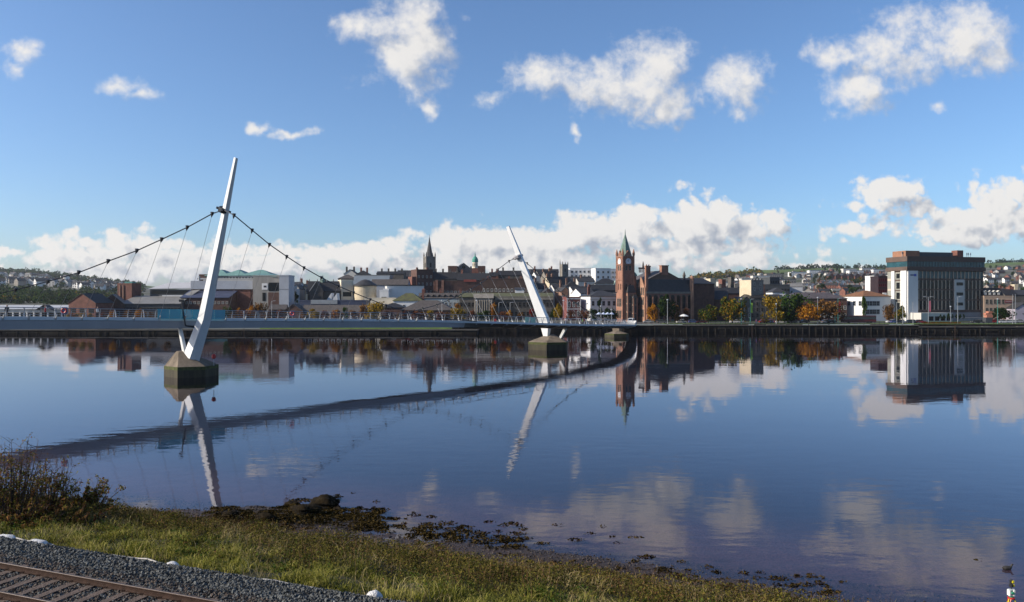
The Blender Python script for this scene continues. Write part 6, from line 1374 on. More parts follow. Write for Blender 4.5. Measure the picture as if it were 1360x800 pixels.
# people
skin = M('skin', (0.45,0.27,0.2), 0.6, 0.05, 1)
def make_person():
    me = bpy.data.meshes.new('person'); J = [((0,0,0.92),.15),((0,0,1.15),.15),((0,0,1.38),.17),((0,0,1.5),.07),((0,-0.02,1.6),.095),((0,-0.02,1.7),.1),((0,0,1.78),.05),
      ((-.2,0,1.4),.07),((-.26,.03,1.12),.05),((-.25,-.06,.88),.04),((.2,0,1.4),.07),((.26,-.03,1.12),.05),((.25,-.1,.88),.04),
      ((-.1,0,.85),.1),((-.11,-.08,.48),.07),((-.11,.04,.08),.05),((-.11,-.12,.04),.045),((.1,0,.85),.1),((.11,.06,.48),.07),((.11,.16,.1),.05),((.11,.02,.04),.045)]
    E_ = [(0,1),(1,2),(2,3),(3,4),(4,5),(5,6),(2,7),(7,8),(8,9),(2,10),(10,11),(11,12),(0,13),(13,14),(14,15),(15,16),(0,17),(17,18),(18,19),(19,20)]
    me.from_pydata([j[0] for j in J], E_, []); o = bpy.data.objects.new('person', me); col.objects.link(o)
    sk = o.modifiers.new('skin', 'SKIN'); 
    for i, j in enumerate(J): me.skin_vertices[0].data[i].radius = (j[1], j[1]*0.8); 
    me.skin_vertices[0].data[0].use_root = True
    o.modifiers.new('sub', 'SUBSURF').levels = 1
    dg = bpy.context.evaluated_depsgraph_get(); m2 = bpy.data.meshes.new_from_object(o.evaluated_get(dg)); bpy.data.objects.remove(o)
    for _ in range(3): m2.materials.append(skin)
    for p in m2.polygons:
        z = p.center.z; p.material_index = 1 if z < 0.92 and abs(p.center.x) < 0.21 else (0 if z > 1.46 or (z < 0.93) else 2)
    return m2
pm = make_person()
jk = {k: M('cloth_'+k, c, 0.9, 0.1, 2) for k, c in {'dark':(0.02,0.02,0.025),'red':(0.5,0.03,0.03),'white':(0.65,0.65,0.65),'blue':(0.05,0.08,0.22),'green':(0.25,0.5,0.08),'purple':(0.3,0.1,0.3)}.items()}
def person(p, jac, tro, lab, rot=0):
    o = bpy.data.objects.new('person', pm); col.objects.link(o); o.location = p; o.rotation_euler = (0,0,rot); relook(o, [None, jk[tro], jk[jac]]); tag(o, lab, 'person')
for i, (px, off, jac, tro, lab) in enumerate(((782.5,0.6,'red','dark','person in a red jacket crossing the bridge right of the second mast'),(778,1.2,'green','dark','person in a bright green jacket just left of the red jacket on the bridge'),(809,0.3,'dark','dark','person in dark clothes near the far end of the bridge'),(17,0.5,'dark','dark','person in dark clothes on the bridge at the left edge'),(70,0.2,'red','dark','person in red on the bridge left of the lifebuoy'),(757,0.8,'white','blue','person in white walking on the bridge right of the mast'),(141,-0.6,'white','dark','person in a pale top on the bridge near the first mast'))):
    person(deck_at(s_of_px(px), off), jac, tro, lab, i*1.3)
person((PX(1004.5,307),307,5.16),'purple','blue','person in a purple top on the quay left of the golden tree',0.4)
person((PX(1088,307),307,5.16),'white','dark','person in white at the foot of the tall bare mast',1.9)
# railings on the right quay
mb = MB()
for i in range(140):
    x = 46+i*2.0
    if x < 330: mb.box(x-0.04,x+0.04,303.24,303.32,5.0,6.05)
mb.box(46,326,303.25,303.31,6.051,6.12); o = mb.build('quay_railing', metal_dark); tag(o, 'thin dark railing along the edge of the right-hand quay', 'railing')
# ------------------------------------------------------------------ railway in the foreground
rust = M('rail_rust', (0.05,0.029,0.021), 0.9, 0.4, 6, spec=0.15)
railtop = M('rail_head', (0.09,0.066,0.055), 0.55, 0.3, 4, metal=0.3)
sleeper_m = M('sleeper_wood', (0.105,0.075,0.06), 0.9, 0.35, 2.5, bump=0.4)
ballast_m = M('ballast_stone', (0.10,0.104,0.100), 0.92, 0.3, 3.0, rand=0.55)
track = thing('railway_track', 'single rusty railway track on dark ballast in the lower left corner', 'railway track', (0,0,0))
def tsv(t, s, z): x, y = ts2xy(t, s); return (x, y, z)
for s0 in (-2.95, -4.62):
    prof = [(-0.07,0),(0.07,0),(0.07,0.025),(0.018,0.045),(0.018,0.115),(0.038,0.13),(0.038,0.165),(-0.038,0.165),(-0.038,0.13),(-0.018,0.115),(-0.018,0.045),(-0.07,0.025)]
    mb = MB(); mb.ring([[tsv(t, s0+a, 6.44+b) for a, b in prof] for t in np.linspace(-60, 70, 40)]); rl = mb.build('rail', rust, track)
    mb = MB(); mb.ring([[tsv(t, s0+a, 6.6055+b) for a, b in ((-0.036,0),(0.036,0),(0.03,0.008),(-0.03,0.008))] for t in np.linspace(-60, 70, 40)]); mb.build('rail_head', railtop, rl)
rg = random.Random(5); t = -10.0; k = 0; extra_sl = MB()
while t < 40:
    j = rg.uniform(-0.04, 0.04); a = rg.uniform(-0.02, 0.02); w_ = 0.125
    vs = lambda z: [tsv(t-w_+a, -5.08+j, z), tsv(t+w_+a, -5.08+j, z), tsv(t+w_-a, -2.48+j, z), tsv(t-w_-a, -2.48+j, z)]
    mb = MB(); mb.ring([vs(6.25), vs(6.425+rg.uniform(-.012,.012))]); sl = mb.build('sleeper', sleeper_m, track)
    for s0 in (-2.95, -4.62):
        x, y = ts2xy(t, s0); mb = MB(); mb.box(x-0.19,x+0.19,y-0.07,y+0.07,6.415,6.438); mb.box(x-0.17,x-0.08,y-0.05,y+0.05,6.437,6.48); mb.box(x+0.08,x+0.17,y-0.05,y+0.05,6.437,6.48); mb.build('rail_chair', rust, sl)
    t += 0.70
def stones(name, label, n, t0, t1, s0, s1, zfun, r0, r1, mt, seed, skip=None, flat=0.75):
    g = np.random.default_rng(seed); T = g.uniform(t0, t1, n); S = g.uniform(s0, s1, n)
    if skip is not None: k = ~skip(T, S, g); T, S = T[k], S[k]
    n = len(T); X, Y = ts2xy(T, S); Z = zfun(T, S); r = g.uniform(r0, r1, n)**1.0
    base = np.array([[1,0,0],[0.3,0.95,0.1],[-0.8,0.6,-0.1],[-0.8,-0.6,0.1],[0.3,-0.95,-0.1],[0.1,0.1,0.9],[-0.1,0,-0.9]])
    fc = np.array([[0,1,5],[1,2,5],[2,3,5],[3,4,5],[4,0,5],[1,0,6],[2,1,6],[3,2,6],[4,3,6],[0,4,6]])
    q = g.normal(size=(n, 4)); q /= np.linalg.norm(q, axis=1)[:, None]; a, b, c, d = q.T
    Rm = np.stack([np.stack([1-2*(c*c+d*d), 2*(b*c-a*d), 2*(b*d+a*c)],1), np.stack([2*(b*c+a*d), 1-2*(b*b+d*d), 2*(c*d-a*b)],1), np.stack([2*(b*d-a*c), 2*(c*d+a*b), 1-2*(b*b+c*c)],1)],1)
    P = base[None]*(1+g.uniform(-0.3,0.3,(n,7,1)))*np.array([1,1,flat])
    P = np.einsum('nij,nkj->nki', Rm, P)*r[:, None, None]+np.stack([X, Y, Z],1)[:, None]
    F = (fc[None]+7*np.arange(n)[:, None, None]).reshape(-1, 3)
    o = arr_mesh(name, P.reshape(-1, 3), F, mt); tag(o, label, 'gravel' if 'ballast' in name else 'stones', kind='stuff'); return o
def ballz(T, S):
    z = zbank(T, S)+0.02
    return z+RNG.uniform(-0.02,0.035,len(T))
def onsl(T, S, g):
    ph = ((T+10.0+0.35) % 0.70)-0.35
    return (np.abs(ph) < 0.14) & (S > -5.1) & (S < -2.46) & (g.uniform(size=len(T)) < 0.9)
stones('rusty_ballast', 'rust-stained brown ballast between and beside the rails', 38000, -5, 40, -5.7, -1.9, lambda T, S: ballz(T, S)+0.012, 0.028, 0.055, M('rusty_stone', (0.085,0.065,0.052), 0.95, 0.35, 3.0, rand=0.5), 4, onsl)
stones('track_ballast', 'dark grey crushed stone ballast under and beside the track', 84000, -5, 40, -8.2, 0.12, ballz, 0.030, 0.062, ballast_m, 3, onsl)
V = []; ts_ = np.arange(-60, 72, 0.5); ss_ = np.array([-8.4,-7.6,-7.0,-6.6,-5,-3.5,-2,-0.9,-0.6,-0.2,0.1])
T_, S_ = np.meshgrid(ts_, ss_); X_, Y_ = ts2xy(T_, S_); Z_ = zbank(T_, S_)+0.012; V = np.stack([X_, Y_, Z_], 2).reshape(-1, 3); n_ = len(ts_)
F = np.concatenate([np.stack([j*n_+np.arange(n_-1), j*n_+np.arange(1, n_), (j+1)*n_+np.arange(1, n_), (j+1)*n_+np.arange(n_-1)], 1) for j in range(len(ss_)-1)])
struct(arr_mesh('ballast_bed', V, F, M('ballast_bed', (0.055,0.056,0.054), 0.95, 0.6, 14, bump=0.9), smooth=True))
# white cable trough and sandbags on the ballast edge
cab_m = M('pale_conduit', (0.38,0.36,0.34), 0.6, 0.1, 2)
mb = MB(); pts = []
for t in np.arange(-8, 24, 0.5):
    s = 0.12+0.10*math.sin(t*1.3)+0.07*math.sin(t*2.9+1); pts.append(tsv(t, s, float(zbank(t, s))+0.035+0.05*math.sin(t*1.1)+0.03*math.sin(t*3.7)))
mb.tube(pts, 0.032, 6); o = mb.build('conduit', cab_m, smooth=True); tag(o, 'thin pale conduit snaking along the edge of the ballast', 'conduit')
bag_m = M('white_sandbag', (0.72,0.71,0.70), 0.85, 0.15, 4, bump=0.8)
def sandbag(px, py, L_, W_, H_, ang, lab):
    z = 6.0; Y = 9000/(py-398); X = PX(px, Y)
    bm = bmesh.new(); bmesh.ops.create_icosphere(bm, subdivisions=3, radius=1)
    g = random.Random(int(px))
    for v in bm.verts:
        c = v.co; sx = abs(c.x)**0.7*(1 if c.x > 0 else -1); sy = abs(c.y)**0.7*(1 if c.y > 0 else -1)
        wob = 1+0.07*math.sin(7*c.x+px)+0.06*math.sin(9*c.y+3*c.x)
        v.co = (sx*L_*(1-0.15*abs(c.z)), sy*W_*wob, max(c.z, -0.55)*H_*wob*(1-0.35*abs(c.x)**3))
    me = bpy.data.meshes.new('sandbag'); bm.to_mesh(me); bm.free(); me.polygons.foreach_set('use_smooth', [True]*len(me.polygons)); me.materials.append(bag_m)
    o = link('sandbag', me); t_, s_ = xy2ts(X, Y); o.location = (X, Y, max(float(zbank(t_, s_)), 5.7)+0.45*H_); o.rotation_euler = (0.05, 0.04, ang); tag(o, lab, 'sandbag')
sandbag(6, 722, 0.42, 0.24, 0.11, -0.3, 'white sandbag at the left edge of the picture on the ballast')
sandbag(47, 725.5, 0.42, 0.24, 0.12, -0.15, 'long white sandbag second from the left on the ballast edge')
sandbag(228, 755, 0.26, 0.17, 0.12, -0.5, 'small white sandbag halfway along the ballast edge')
sandbag(497, 799, 0.26, 0.2, 0.19, 0.2, 'white sandbag at the bottom edge where the ballast ends')

# ------------------------------------------------------------------ grass and weeds of the bank
def blades(name, label, n, dens, hgt, wid, mt, seed, tr=(-12, 46), sr=(0.2, 14), lean=0.45, cat='grass', hummock=0.0):
    g = np.random.default_rng(seed); T = g.uniform(*tr, n*3); S = g.uniform(*sr, n*3)
    p = dens(T, S); k = g.uniform(size=len(T)) < p; T, S = T[k][:n], S[k][:n]; n = len(T)
    X, Y = ts2xy(T, S); Z = zbank(T, S)-0.03
    hm = 1+hummock*vnoise(X, Y, 1.6, 9)+0.5*hummock*vnoise(X, Y, 4.3, 2); h = hgt*g.uniform(0.45, 1.35, n)*np.clip(hm, 0.3, 2.2); w = wid*g.uniform(0.6, 1.4, n); a = g.uniform(0, 2*np.pi, n)
    ld = g.uniform(0, 2*np.pi, n); l = h*lean*g.uniform(0.2, 1.6, n)
    B0 = np.stack([X, Y, Z], 1); dw = np.stack([np.cos(a), np.sin(a), np.zeros(n)], 1)*w[:, None]/2
    lv = np.stack([np.cos(ld)*l, np.sin(ld)*l, np.zeros(n)], 1)
    mid = B0+lv*0.35+np.stack([np.zeros(n), np.zeros(n), h*0.6], 1); tip = B0+lv+np.stack([np.zeros(n), np.zeros(n), h*(1-0.25*np.minimum(1,l/h))], 1)
    V = np.stack([B0-dw, B0+dw, mid+dw*0.7, mid-dw*0.7, tip], 1).reshape(-1, 3); o5 = 5*np.arange(n)
    F = np.concatenate([np.stack([o5, o5+1, o5+2],1), np.stack([o5, o5+2, o5+3],1), np.stack([o5+3, o5+2, o5+4],1)])
    o = arr_mesh(name, V, F, mt); tag(o, label, cat, kind='stuff'); return o
def leaves(name, label, n, dens, hgt, size, mt, seed, tr=(-14, 46), sr=(0.5, 15), clump=0.8, cat='weeds'):
    g = np.random.default_rng(seed); T = g.uniform(*tr, n*4); S = g.uniform(*sr, n*4)
    p = dens(T, S); k = g.uniform(size=len(T)) < p; T, S = T[k][:n], S[k][:n]; n = len(T)
    X, Y = ts2xy(T, S); hm = np.clip(1+clump*vnoise(X, Y, 1.5, 4)+0.5*clump*vnoise(X, Y, 3.9, 6), 0.15, 2.4)
    Z = zbank(T, S)+hgt*hm*g.uniform(0, 1, n)**0.7
    P = np.stack([X, Y, Z], 1); u = g.normal(size=(n, 3))*np.array([1,1,0.7]); u /= np.linalg.norm(u, axis=1)[:, None]; w = g.normal(size=(n, 3)); v = np.cross(u, w); v /= np.linalg.norm(v, axis=1)[:, None]
    s = (size*g.uniform(0.5, 1.4, n))[:, None]
    V = np.stack([P-u*s, P+v*s*0.45, P+u*s, P-v*s*0.45], 1).reshape(-1, 3); F = np.arange(4*n).reshape(n, 4)
    o = arr_mesh(name, V, F, mt); tag(o, label, cat, kind='stuff'); return o
g_green = leafmat('grass_green', (0.03,0.042,0.008),(0.19,0.19,0.03),(0.40,0.35,0.11), 0.35, 0.7)
g_straw = leafmat('grass_straw', (0.12,0.09,0.04),(0.28,0.22,0.10),(0.42,0.34,0.17), 0.2, 0.9)
g_weed = leafmat('weed_olive', (0.026,0.028,0.008),(0.085,0.082,0.018),(0.16,0.13,0.03), 0.25, 0.8)
g_brown = leafmat('weed_brown', (0.032,0.019,0.009),(0.10,0.055,0.024),(0.17,0.10,0.04), 0.2, 0.8)
g_dead = leafmat('stalk_brown', (0.05,0.032,0.018),(0.13,0.08,0.04),(0.2,0.13,0.07), 0.1, 1.2)
def band(s0, s1, f=1.5):
    return lambda T, S: sstep(s0-f, s0+f, S)*(1-sstep(s1-f, s1+f, S))
split = lambda T: 5.3+0.9*np.sin(T*0.33)+0.7*np.sin(T*0.9+1)-0.04*T
d_grass = lambda T, S: sstep(0.05, 0.5, S)*(1-0.94*sstep(split(T)-1.8, split(T)+1.0, S))*(1-sstep(9.5, 11, S))*np.clip(0.55+1.0*vnoise(T, S, 1.1, 8)+0.4*vnoise(T, S, 2.7, 3), 0.03, 1)
d_weed = lambda T, S: (0.12*sstep(0.5, 1.5, S)+0.88*sstep(split(T)-1.6, split(T)+0.8, S))*(1-sstep(10.0+0.7*np.sin(T*.7)+2.0*(1-sstep(-5,0,T)), 11.3+0.7*np.sin(T*.7)+2.4*(1-sstep(-5,0,T)), S))*np.clip(0.6+0.8*vnoise(T, S, 0.9, 12), 0.03, 1)
d_edge = lambda T, S: sstep(8.6, 10, S)*(1-sstep(10.6+0.7*np.sin(T*.7)+2.0*(1-sstep(-5,0,T)), 11.8+0.7*np.sin(T*.7)+2.4*(1-sstep(-5,0,T)), S))
blades('grass', 'bright green tussocky grass along the ballast and down the bank', 105000, d_grass, 0.27, 0.026, g_green, 21, lean=0.9, hummock=1.25)
blades('dry_grass', 'straw coloured dry grass mixed into the green bank', 36000, lambda T, S: (0.25+0.75*sstep(4, 8, S))*(1-sstep(10.2, 11.6, S))*np.clip(0.1+1.7*vnoise(T, S, 0.9, 31), 0.01, 1), 0.5, 0.02, g_straw, 22, lean=0.8, hummock=0.6)
leaves('weeds', 'olive weeds and brambles on the lower bank', 95000, d_weed, 0.58, 0.048, g_weed, 23)
leaves('dead_weeds', 'brown withered weeds along the top of the mud', 52000, lambda T, S: np.clip(d_weed(T, S)*0.6+d_edge(T, S)*0.6, 0, 1)*np.clip(0.45+1.0*vnoise(T, S, 0.7, 40), 0.02, 1), 0.6, 0.042, g_brown, 24, clump=0.7)
blades('weed_stalks', 'thin brown weed stalks standing above the bank', 9000, d_weed, 0.8, 0.013, g_dead, 25, lean=0.3, sr=(2, 14))
leaves('grass_edge_weeds', 'low green weeds scattered through the grass near the ballast', 16000, lambda T, S: sstep(0.4, 1.5, S)*(1-sstep(5, 8, S))*np.clip(vnoise(T, S, 1.3, 77)*1.3, 0, 1), 0.35, 0.05, leafmat('weed_green', (0.03,0.055,0.010),(0.06,0.10,0.018),(0.10,0.14,0.03), 0.25, 0.9), 26, sr=(0.3, 9))

# ------------------------------------------------------------------ shrubs on the left
def shrub(px, py, z0, hgt, wid, nst, nleaf, lsize, looks, label, seed, lean=(0, 0), bare=0.3):
    g = random.Random(seed); X, Y, zg = ground_hit(px, py); hgt *= 0.8; wid *= 0.8; lsize *= 0.82
    root = thing('shrub', label, 'shrub', (X, Y, zg-0.1)); tips = []; mb = MB()
    for i in range(nst):
        a = g.uniform(0, 6.28); r = g.uniform(0.1, 1)*wid/2; h = hgt*g.uniform(0.45, 1.0)*(1-0.25*(r/(wid/2))**2)
        b = Vector((math.cos(a)*r*0.35, math.sin(a)*r*0.35, 0)); e = Vector((math.cos(a)*r+lean[0]*h, math.sin(a)*r+lean[1]*h, h)); m_ = b.lerp(e, 0.5)+Vector((g.uniform(-.15,.15), g.uniform(-.15,.15), 0.12*h))
        mb.tube([b, m_, e], [0.03, 0.02, 0.006], 4)
        for j in range(g.randint(4, 8)):
            f = g.uniform(0.25, 1); p = b.lerp(m_, f*2) if f < 0.5 else m_.lerp(e, f*2-1); d = Vector((g.gauss(0,1), g.gauss(0,1), g.uniform(0.1,1.2))).normalized()*g.uniform(0.25, 0.9)*hgt*0.22
            mb.tube([p, p+d*0.5+Vector((0,0,0.03)), p+d], [0.012, 0.008, 0.004], 3); tips += [(p, p+d)]
    mb.build('stems', M('twig', (0.09,0.055,0.04), 0.9, 0.3, 3), root)
    G = np.random.default_rng(seed)
    for li, (lk, frac) in enumerate(looks):
        n = int(nleaf*frac); I = G.integers(0, len(tips), n); A = np.array([tips[i][0] for i in I]); Bp = np.array([tips[i][1] for i in I]); f = G.uniform(0.2, 1.1, (n, 1))
        P = A+(Bp-A)*f+G.normal(size=(n, 3))*0.05*hgt*0.35
        up = P[:, 2]/hgt; keep = G.uniform(size=n) > bare*np.clip(up*1.6-0.4, 0, 1)*1.2; P = P[keep]; n = len(P)
        P[:, 2] = np.maximum(P[:, 2], 0.05)
        u = G.normal(size=(n, 3)); u /= np.linalg.norm(u, axis=1)[:, None]; w = G.normal(size=(n, 3)); v = np.cross(u, w); v /= np.linalg.norm(v, axis=1)[:, None]; s = (lsize*G.uniform(0.5, 1.4, n))[:, None]
        V = np.stack([P-u*s, P+v*s*0.5, P+u*s, P-v*s*0.5], 1).reshape(-1, 3); arr_mesh('leaves', V, np.arange(4*n).reshape(n, 4), lk, root)
    return root
s_red = leafmat('shrub_russet', (0.06,0.028,0.014),(0.20,0.09,0.04),(0.30,0.16,0.06), 0.3, 1.1); s_ol = leafmat('shrub_olive', (0.04,0.044,0.010),(0.15,0.14,0.025),(0.28,0.22,0.035), 0.3, 1.1)
shrub(20, 690, 1.7, 4.9, 4.0, 46, 4200, 0.062, ((s_red, .45), (s_ol, .55)), 'tall sparse russet shrub at the left edge with bare twigs on top', 1, (0.06, 0), bare=0.75)
shrub(62, 690, 1.7, 3.6, 3.6, 36, 4200, 0.06, ((s_ol, .55), (s_red, .45)), 'middle olive and russet shrub between the tall sparse one and the dense rounded one', 2, (0.12, 0), bare=0.55)
shrub(-18, 692, 1.9, 4.0, 3.4, 32, 3800, 0.06, ((s_ol, .5), (s_red, .5)), 'olive shrub cut off by the left edge of the picture', 7, (0, 0), bare=0.5)
shrub(114, 690, 1.5, 2.7, 3.3, 32, 4200, 0.07, ((s_ol, .6), (s_red, .4)), 'dense rounded olive shrub at the right end of the left-hand bushes', 3, (0.28, 0), bare=0.2)
shrub(40, 699, 2.2, 1.6, 4.4, 30, 5200, 0.07, ((s_red, .65), (s_ol, .35)), 'low russet bramble thicket below the tall sparse shrub', 4, (0.1, 0), bare=0.1)
shrub(104, 697, 1.9, 1.1, 3.8, 26, 4200, 0.065, ((s_red, .7), (s_ol, .3)), 'low reddish bramble right of the russet thicket', 5, (0.1, 0), bare=0.1)
shrub(86, 690, 1.3, 4.3, 0.9, 5, 60, 0.10, ((s_ol, .6), (s_red, .4)), 'few nearly bare tall twigs with single green sprigs above the bushes', 6, (0.06, 0), bare=0.2)

# ------------------------------------------------------------------ rocks, seaweed, shore
weedrock = M('weedy_rock', (0.022,0.016,0.008), 0.95, 0.5, 3.5, bump=0.9, spec=0.1, rgb2=(0.026,0.018,0.008))
def rock(px, py, r, hz_, lab, seed, z=0.05, name='rock', mt=None, ang=0):
    X, Y, zr = ground_hit(px, py); r *= 0.86; hz_ *= 0.86; bm = bmesh.new(); bmesh.ops.create_icosphere(bm, subdivisions=4, radius=1)
    for v in bm.verts:
        c = v.co.normalized(); n = 1+0.22*math.sin(3*c.x+seed)*math.sin(2.6*c.y+2*seed)+0.12*math.sin(7*c.z+5*c.x+seed)+0.08*math.sin(13*c.y+9*c.z+seed)+0.05*math.sin(21*c.x+17*c.y)
        v.co = (c.x*r*n, c.y*r*0.85*n, c.z*hz_*n)
    me = bpy.data.meshes.new(name); bm.to_mesh(me); bm.free(); me.materials.append(mt or weedrock); me.polygons.foreach_set('use_smooth', [True]*len(me.polygons))
    o = link(name, me); t_, s_ = xy2ts(X, Y); o.location = (X, Y, float(zbank(t_, s_))+hz_*0.35); o.rotation_euler = (0,0,ang)
    return tag(o, lab, 'rock')
rock(429, 672, 1.15, 0.62, 'largest weed-covered boulder at the tip of the stony spit', 1)
rock(404, 681, 0.9, 0.42, 'medium weed-covered boulder left of the largest one', 2)
rock(447, 658.5, 0.35, 0.26, 'small dark rock in the water just beyond the largest boulder', 3)
rock(389, 671, 0.5, 0.25, 'low flat rock left behind the two boulders', 4); rock(449, 678, 0.45, 0.25, 'flat dark rock right of the largest boulder', 5)
rock(306, 686, 0.5, 0.24, 'small dark rock at the left end of the weedy shore', 6); rock(418, 660, 0.3, 0.15, 'tiny rock in the shallows behind the boulders', 8)
rock(352, 690, 0.6, 0.3, 'rounded rock amid the seaweed left of the boulders', 9); rock(335, 700, 0.5, 0.25, 'half-buried rock near the grass edge', 10)
def clumps(name, label, spots_, per, size, mt, seed, up=0.10):
    g = np.random.default_rng(seed); Vs = []
    for (x, y, z, r) in spots_:
        n = max(12, int(per*r*r)); a = g.uniform(0, 2*np.pi, n); q = r*g.uniform(0, 1, n)**0.6
        P = np.stack([x+np.cos(a)*q*1.35, y+np.sin(a)*q*0.75, z+up*(1-(q/r)**2)*g.uniform(0.1, 1.3, n)], 1)
        u = g.normal(size=(n, 3))*np.array([1, 1, 0.35]); u /= np.linalg.norm(u, axis=1)[:, None]; w = g.normal(size=(n, 3)); v = np.cross(u, w); v /= np.linalg.norm(v, axis=1)[:, None]; s = (size*g.uniform(0.5, 1.5, n))[:, None]
        Vs.append(np.stack([P-u*s, P+v*s*0.4, P+u*s, P-v*s*0.4], 1).reshape(-1, 3))
    V = np.concatenate(Vs); o = arr_mesh(name, V, np.arange(len(V)).reshape(-1, 4), mt); tag(o, label, 'seaweed', kind='stuff')
kelp = leafmat('seaweed', (0.012,0.009,0.004),(0.035,0.025,0.009),(0.065,0.045,0.015), 0.05, 2.0)
sp = []; g = random.Random(9)
def cp(px, py, r):
    X, Y, z = ground_hit(px, py); sp.append((X, Y, z-0.03, r*0.85))
for k in range(170):
    px = g.uniform(285, 500); py = 694-14*math.exp(-((px-410)/70)**2)+g.gauss(0, 6)+(0 if px < 460 else (px-460)*0.15); cp(px, py, g.uniform(0.25, 0.8))
for k in range(190):
    px = g.uniform(265, 510); py = g.uniform(674, 704); cp(px, py, g.uniform(0.15, 0.6))
for k in range(120):
    px = g.uniform(480, 690); py = 700+(px-480)*0.14+g.gauss(0, 9)-4; cp(px, py, g.uniform(0.15, 0.55))
for (px, py, r) in ((565,700,.5),(603,708,.6),(615,700,.4),(640,708,.5),(700,716,.35),(720,722,.4),(765,717,.45),(783,709,.3),(800,700,.25),(744,698,.2),(736,697,.2),(845,714,.4),(858,740,.5),(843,746,.4),(905,747,.25),(812,713,.2),(820,721,.25),(668,698,.3),(695,703,.3),(1026,768,.35),(1052,778,.4),(1300,744,.2),(690,698,.3),(500,667,.25),(485,677,.3),(520,689,.35),(550,681,.2),(470,655,.2),(450,660,.3)): cp(px, py, r)
for k in range(90):
    px = g.uniform(660, 1130); py = 757+(px-700)*0.06+g.gauss(0, 7); cp(px, py, g.uniform(0.12, 0.45))
for (px, py, r) in ((430,667,.9),(405,678,.7),(389,671,.5),(447,657,.3),(449,678,.4),(306,686,.4),(352,690,.5)):
    X, Y, z = ground_hit(px, py+4); sp.append((X, Y, z+0.3*r, r*0.85))
clumps('seaweed', 'dark brown seaweed strewn along the muddy shoreline', sp, 420, 0.085, kelp, 12)
mudst = M('shore_stone', (0.04,0.03,0.026), 0.7, 0.3, 3, rand=0.5)
stones('shore_stones', 'small brown stones scattered on the mud by the water', 14000, -16, 46, 10.8, 18.5, lambda T, S: zbank(T, S)+0.005, 0.025, 0.075, mudst, 13, None, 0.6)

# ------------------------------------------------------------------ bird and survey instrument
Y = (15-WZ)*1000/(756.5-398); X = PX(1338, Y)
o = thing('duck', 'small dark duck swimming near the right edge of the picture', 'duck', (X, Y, WZ))
me = bpy.data.meshes.new('body'); J = [((-.26,0,.10),.02),((-.16,0,.07),.09),((0,0,.06),.115),((.13,0,.08),.085),((.19,0,.17),.04),((.22,0,.24),.052),((.29,0,.235),.018)]
me.from_pydata([j[0] for j in J], [(i,i+1) for i in range(6)], []); b_ = bpy.data.objects.new('body', me); col.objects.link(b_); b_.modifiers.new('s','SKIN'); b_.modifiers.new('u','SUBSURF').levels = 2
for i, j in enumerate(J): me.skin_vertices[0].data[i].radius = (j[1], j[1])
me.skin_vertices[0].data[2].use_root = True
m2 = bpy.data.meshes.new_from_object(b_.evaluated_get(bpy.context.evaluated_depsgraph_get())); bpy.data.objects.remove(b_); m2.materials.clear(); m2.materials.append(M('duck_plumage', (0.03,0.028,0.026), 0.7, 0.4, 8)); link('body', m2, o)
# surveying instrument on a red and yellow tripod
Y = 25.0; X = PX(1343, Y); t_, s_ = xy2ts(X, Y); zg = float(zbank(t_, s_)); zh = PZ(793.5, Y)
sv = thing('survey_instrument', 'white and green surveying instrument with yellow and black prism on a red and yellow tripod', 'surveying instrument', (X, Y, 0))
ylw = M('hi_vis_yellow', (0.75,0.62,0.02), 0.5, 0.1, 3); grn = M('instrument_green', (0.03,0.28,0.16), 0.4, 0.1, 3)
mb = MB(); mb.lathe([(0.095,zh-0.05),(0.11,zh-0.03),(0.11,zh),(0.06,zh+0.01)],0,0,12); mb.build('tripod_head', red_paint, sv)
for k in range(3):
    a = k*2.094-0.5; ft = Vector((0.62*math.cos(a),0.62*math.sin(a),0)); tt, ts_ = xy2ts(X+ft.x, Y+ft.y); ft.z = float(zbank(tt, ts_))-0.03; tp = Vector((0.08*math.cos(a),0.08*math.sin(a),zh-0.03)); side = Vector((-math.sin(a),math.cos(a),0))*0.03
    mb = MB(); mb.tube([tp+side, tp.lerp(ft,0.55)+side*0.6],0.016,5); mb.tube([tp-side, tp.lerp(ft,0.55)-side*0.6],0.016,5); mb.build('leg', ylw, sv)
    mb = MB(); mb.tube([tp.lerp(ft,0.3), ft],[0.02,0.012],5); mb.tube([tp+side*1.4, tp.lerp(ft,0.22)],0.02,5); mb.build('lower_leg', red_paint, sv)
mb = MB(); mb.lathe([(0.07,zh+0.012),(0.075,zh+0.05),(0.06,zh+0.06)],0,0,10); mb.build('tribrach', grn, sv)
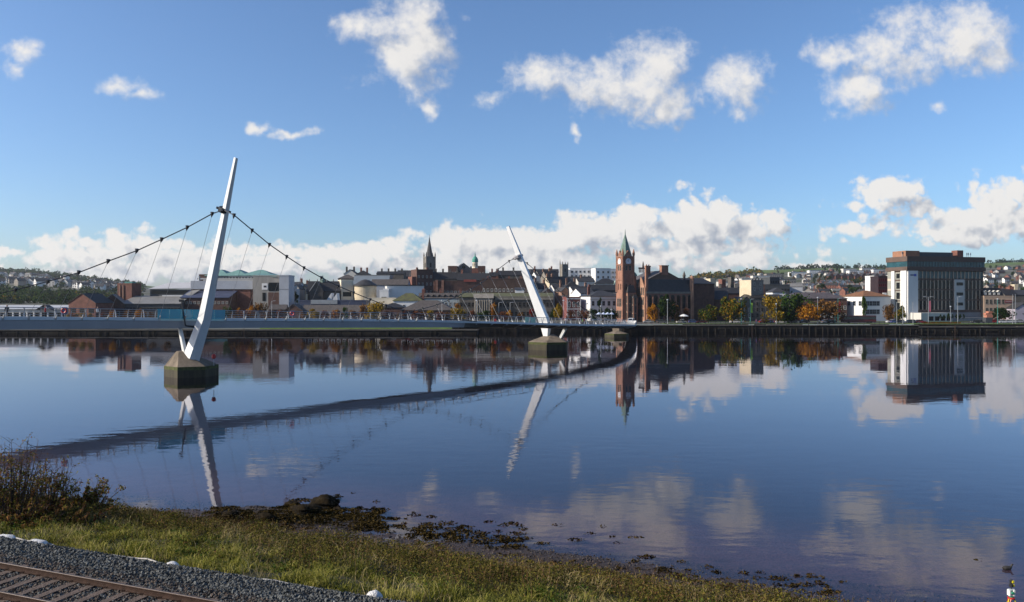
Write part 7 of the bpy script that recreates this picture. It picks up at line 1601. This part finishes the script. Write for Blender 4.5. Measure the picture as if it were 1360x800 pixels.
mb = MB(); mb.box(-0.095,-0.045,-0.07,0.07,zh+0.062,zh+0.25); mb.box(0.045,0.095,-0.07,0.07,zh+0.062,zh+0.25); mb.box(-0.044,0.044,-0.06,0.06,zh+0.062,zh+0.10); mb.box(-0.095,0.095,-0.03,0.03,zh+0.2505,zh+0.275); mb.build('alidade', M('instrument_white', (0.75,0.76,0.72), 0.4, 0.05, 3), sv)
mb = MB(); mb.tube([(0,-0.11,zh+0.17),(0,0.1,zh+0.17)],0.042,10); mb.build('telescope', grn, sv)
mb = MB(); mb.tube([(0,0,zh+0.27),(0,0,zh+0.34)],0.015,6); mb.lathe([(0.03,zh+0.335),(0.07,zh+0.36),(0.07,zh+0.43),(0.045,zh+0.45),(0.05,zh+0.46),(0.055,zh+0.57),(0.03,zh+0.60)],0,0,10); mb.build('prism', blackish, sv)
for dz, a in ((0.40,-0.6),(0.53,-1.2)): mb = MB(); x, y = 0.062*math.cos(a), 0.062*math.sin(a); mb.box(x-0.03,x+0.03,y-0.02,y+0.02,zh+dz-0.035,zh+dz+0.04); mb.build('prism_marker', ylw, sv)

blades('ballast_weeds', 'stray tufts of weed growing out of the ballast', 1500, lambda T, S: np.clip(vnoise(T, S, 1.9, 55)*3-1.6, 0, 1), 0.16, 0.014, g_green, 61, tr=(-3, 22), sr=(-2.4, 0.1), lean=0.9, cat='weeds')

blades('verge_grass', 'rough grass on the near side of the railway track', 22000, lambda T, S: np.clip(0.6+0.8*vnoise(T, S, 0.8, 15), 0.05, 1), 0.3, 0.026, g_green, 62, tr=(-5, 46), sr=(-19, -8.6), lean=0.9, hummock=1.0)

# ------------------------------------------------------------------ thin autumn haze over the whole place
mb = MB(); mb.box(-4200, 4200, -1200, 5600, -7.5, 152)
hm = bpy.data.materials.new('haze'); hm.use_nodes = True; nt = hm.node_tree; nt.nodes.remove(nt.nodes['Principled BSDF'])
pv = nt.nodes.new('ShaderNodeVolumePrincipled'); pv.inputs['Color'].default_value = (0.86, 0.91, 1.0, 1); pv.inputs['Density'].default_value = 0.00005; pv.inputs['Anisotropy'].default_value = 0.3
nt.links.new(pv.outputs[0], nt.nodes['Material Output'].inputs['Volume'])
hz_o = mb.build('haze', hm); hz_o['kind'] = 'stuff'
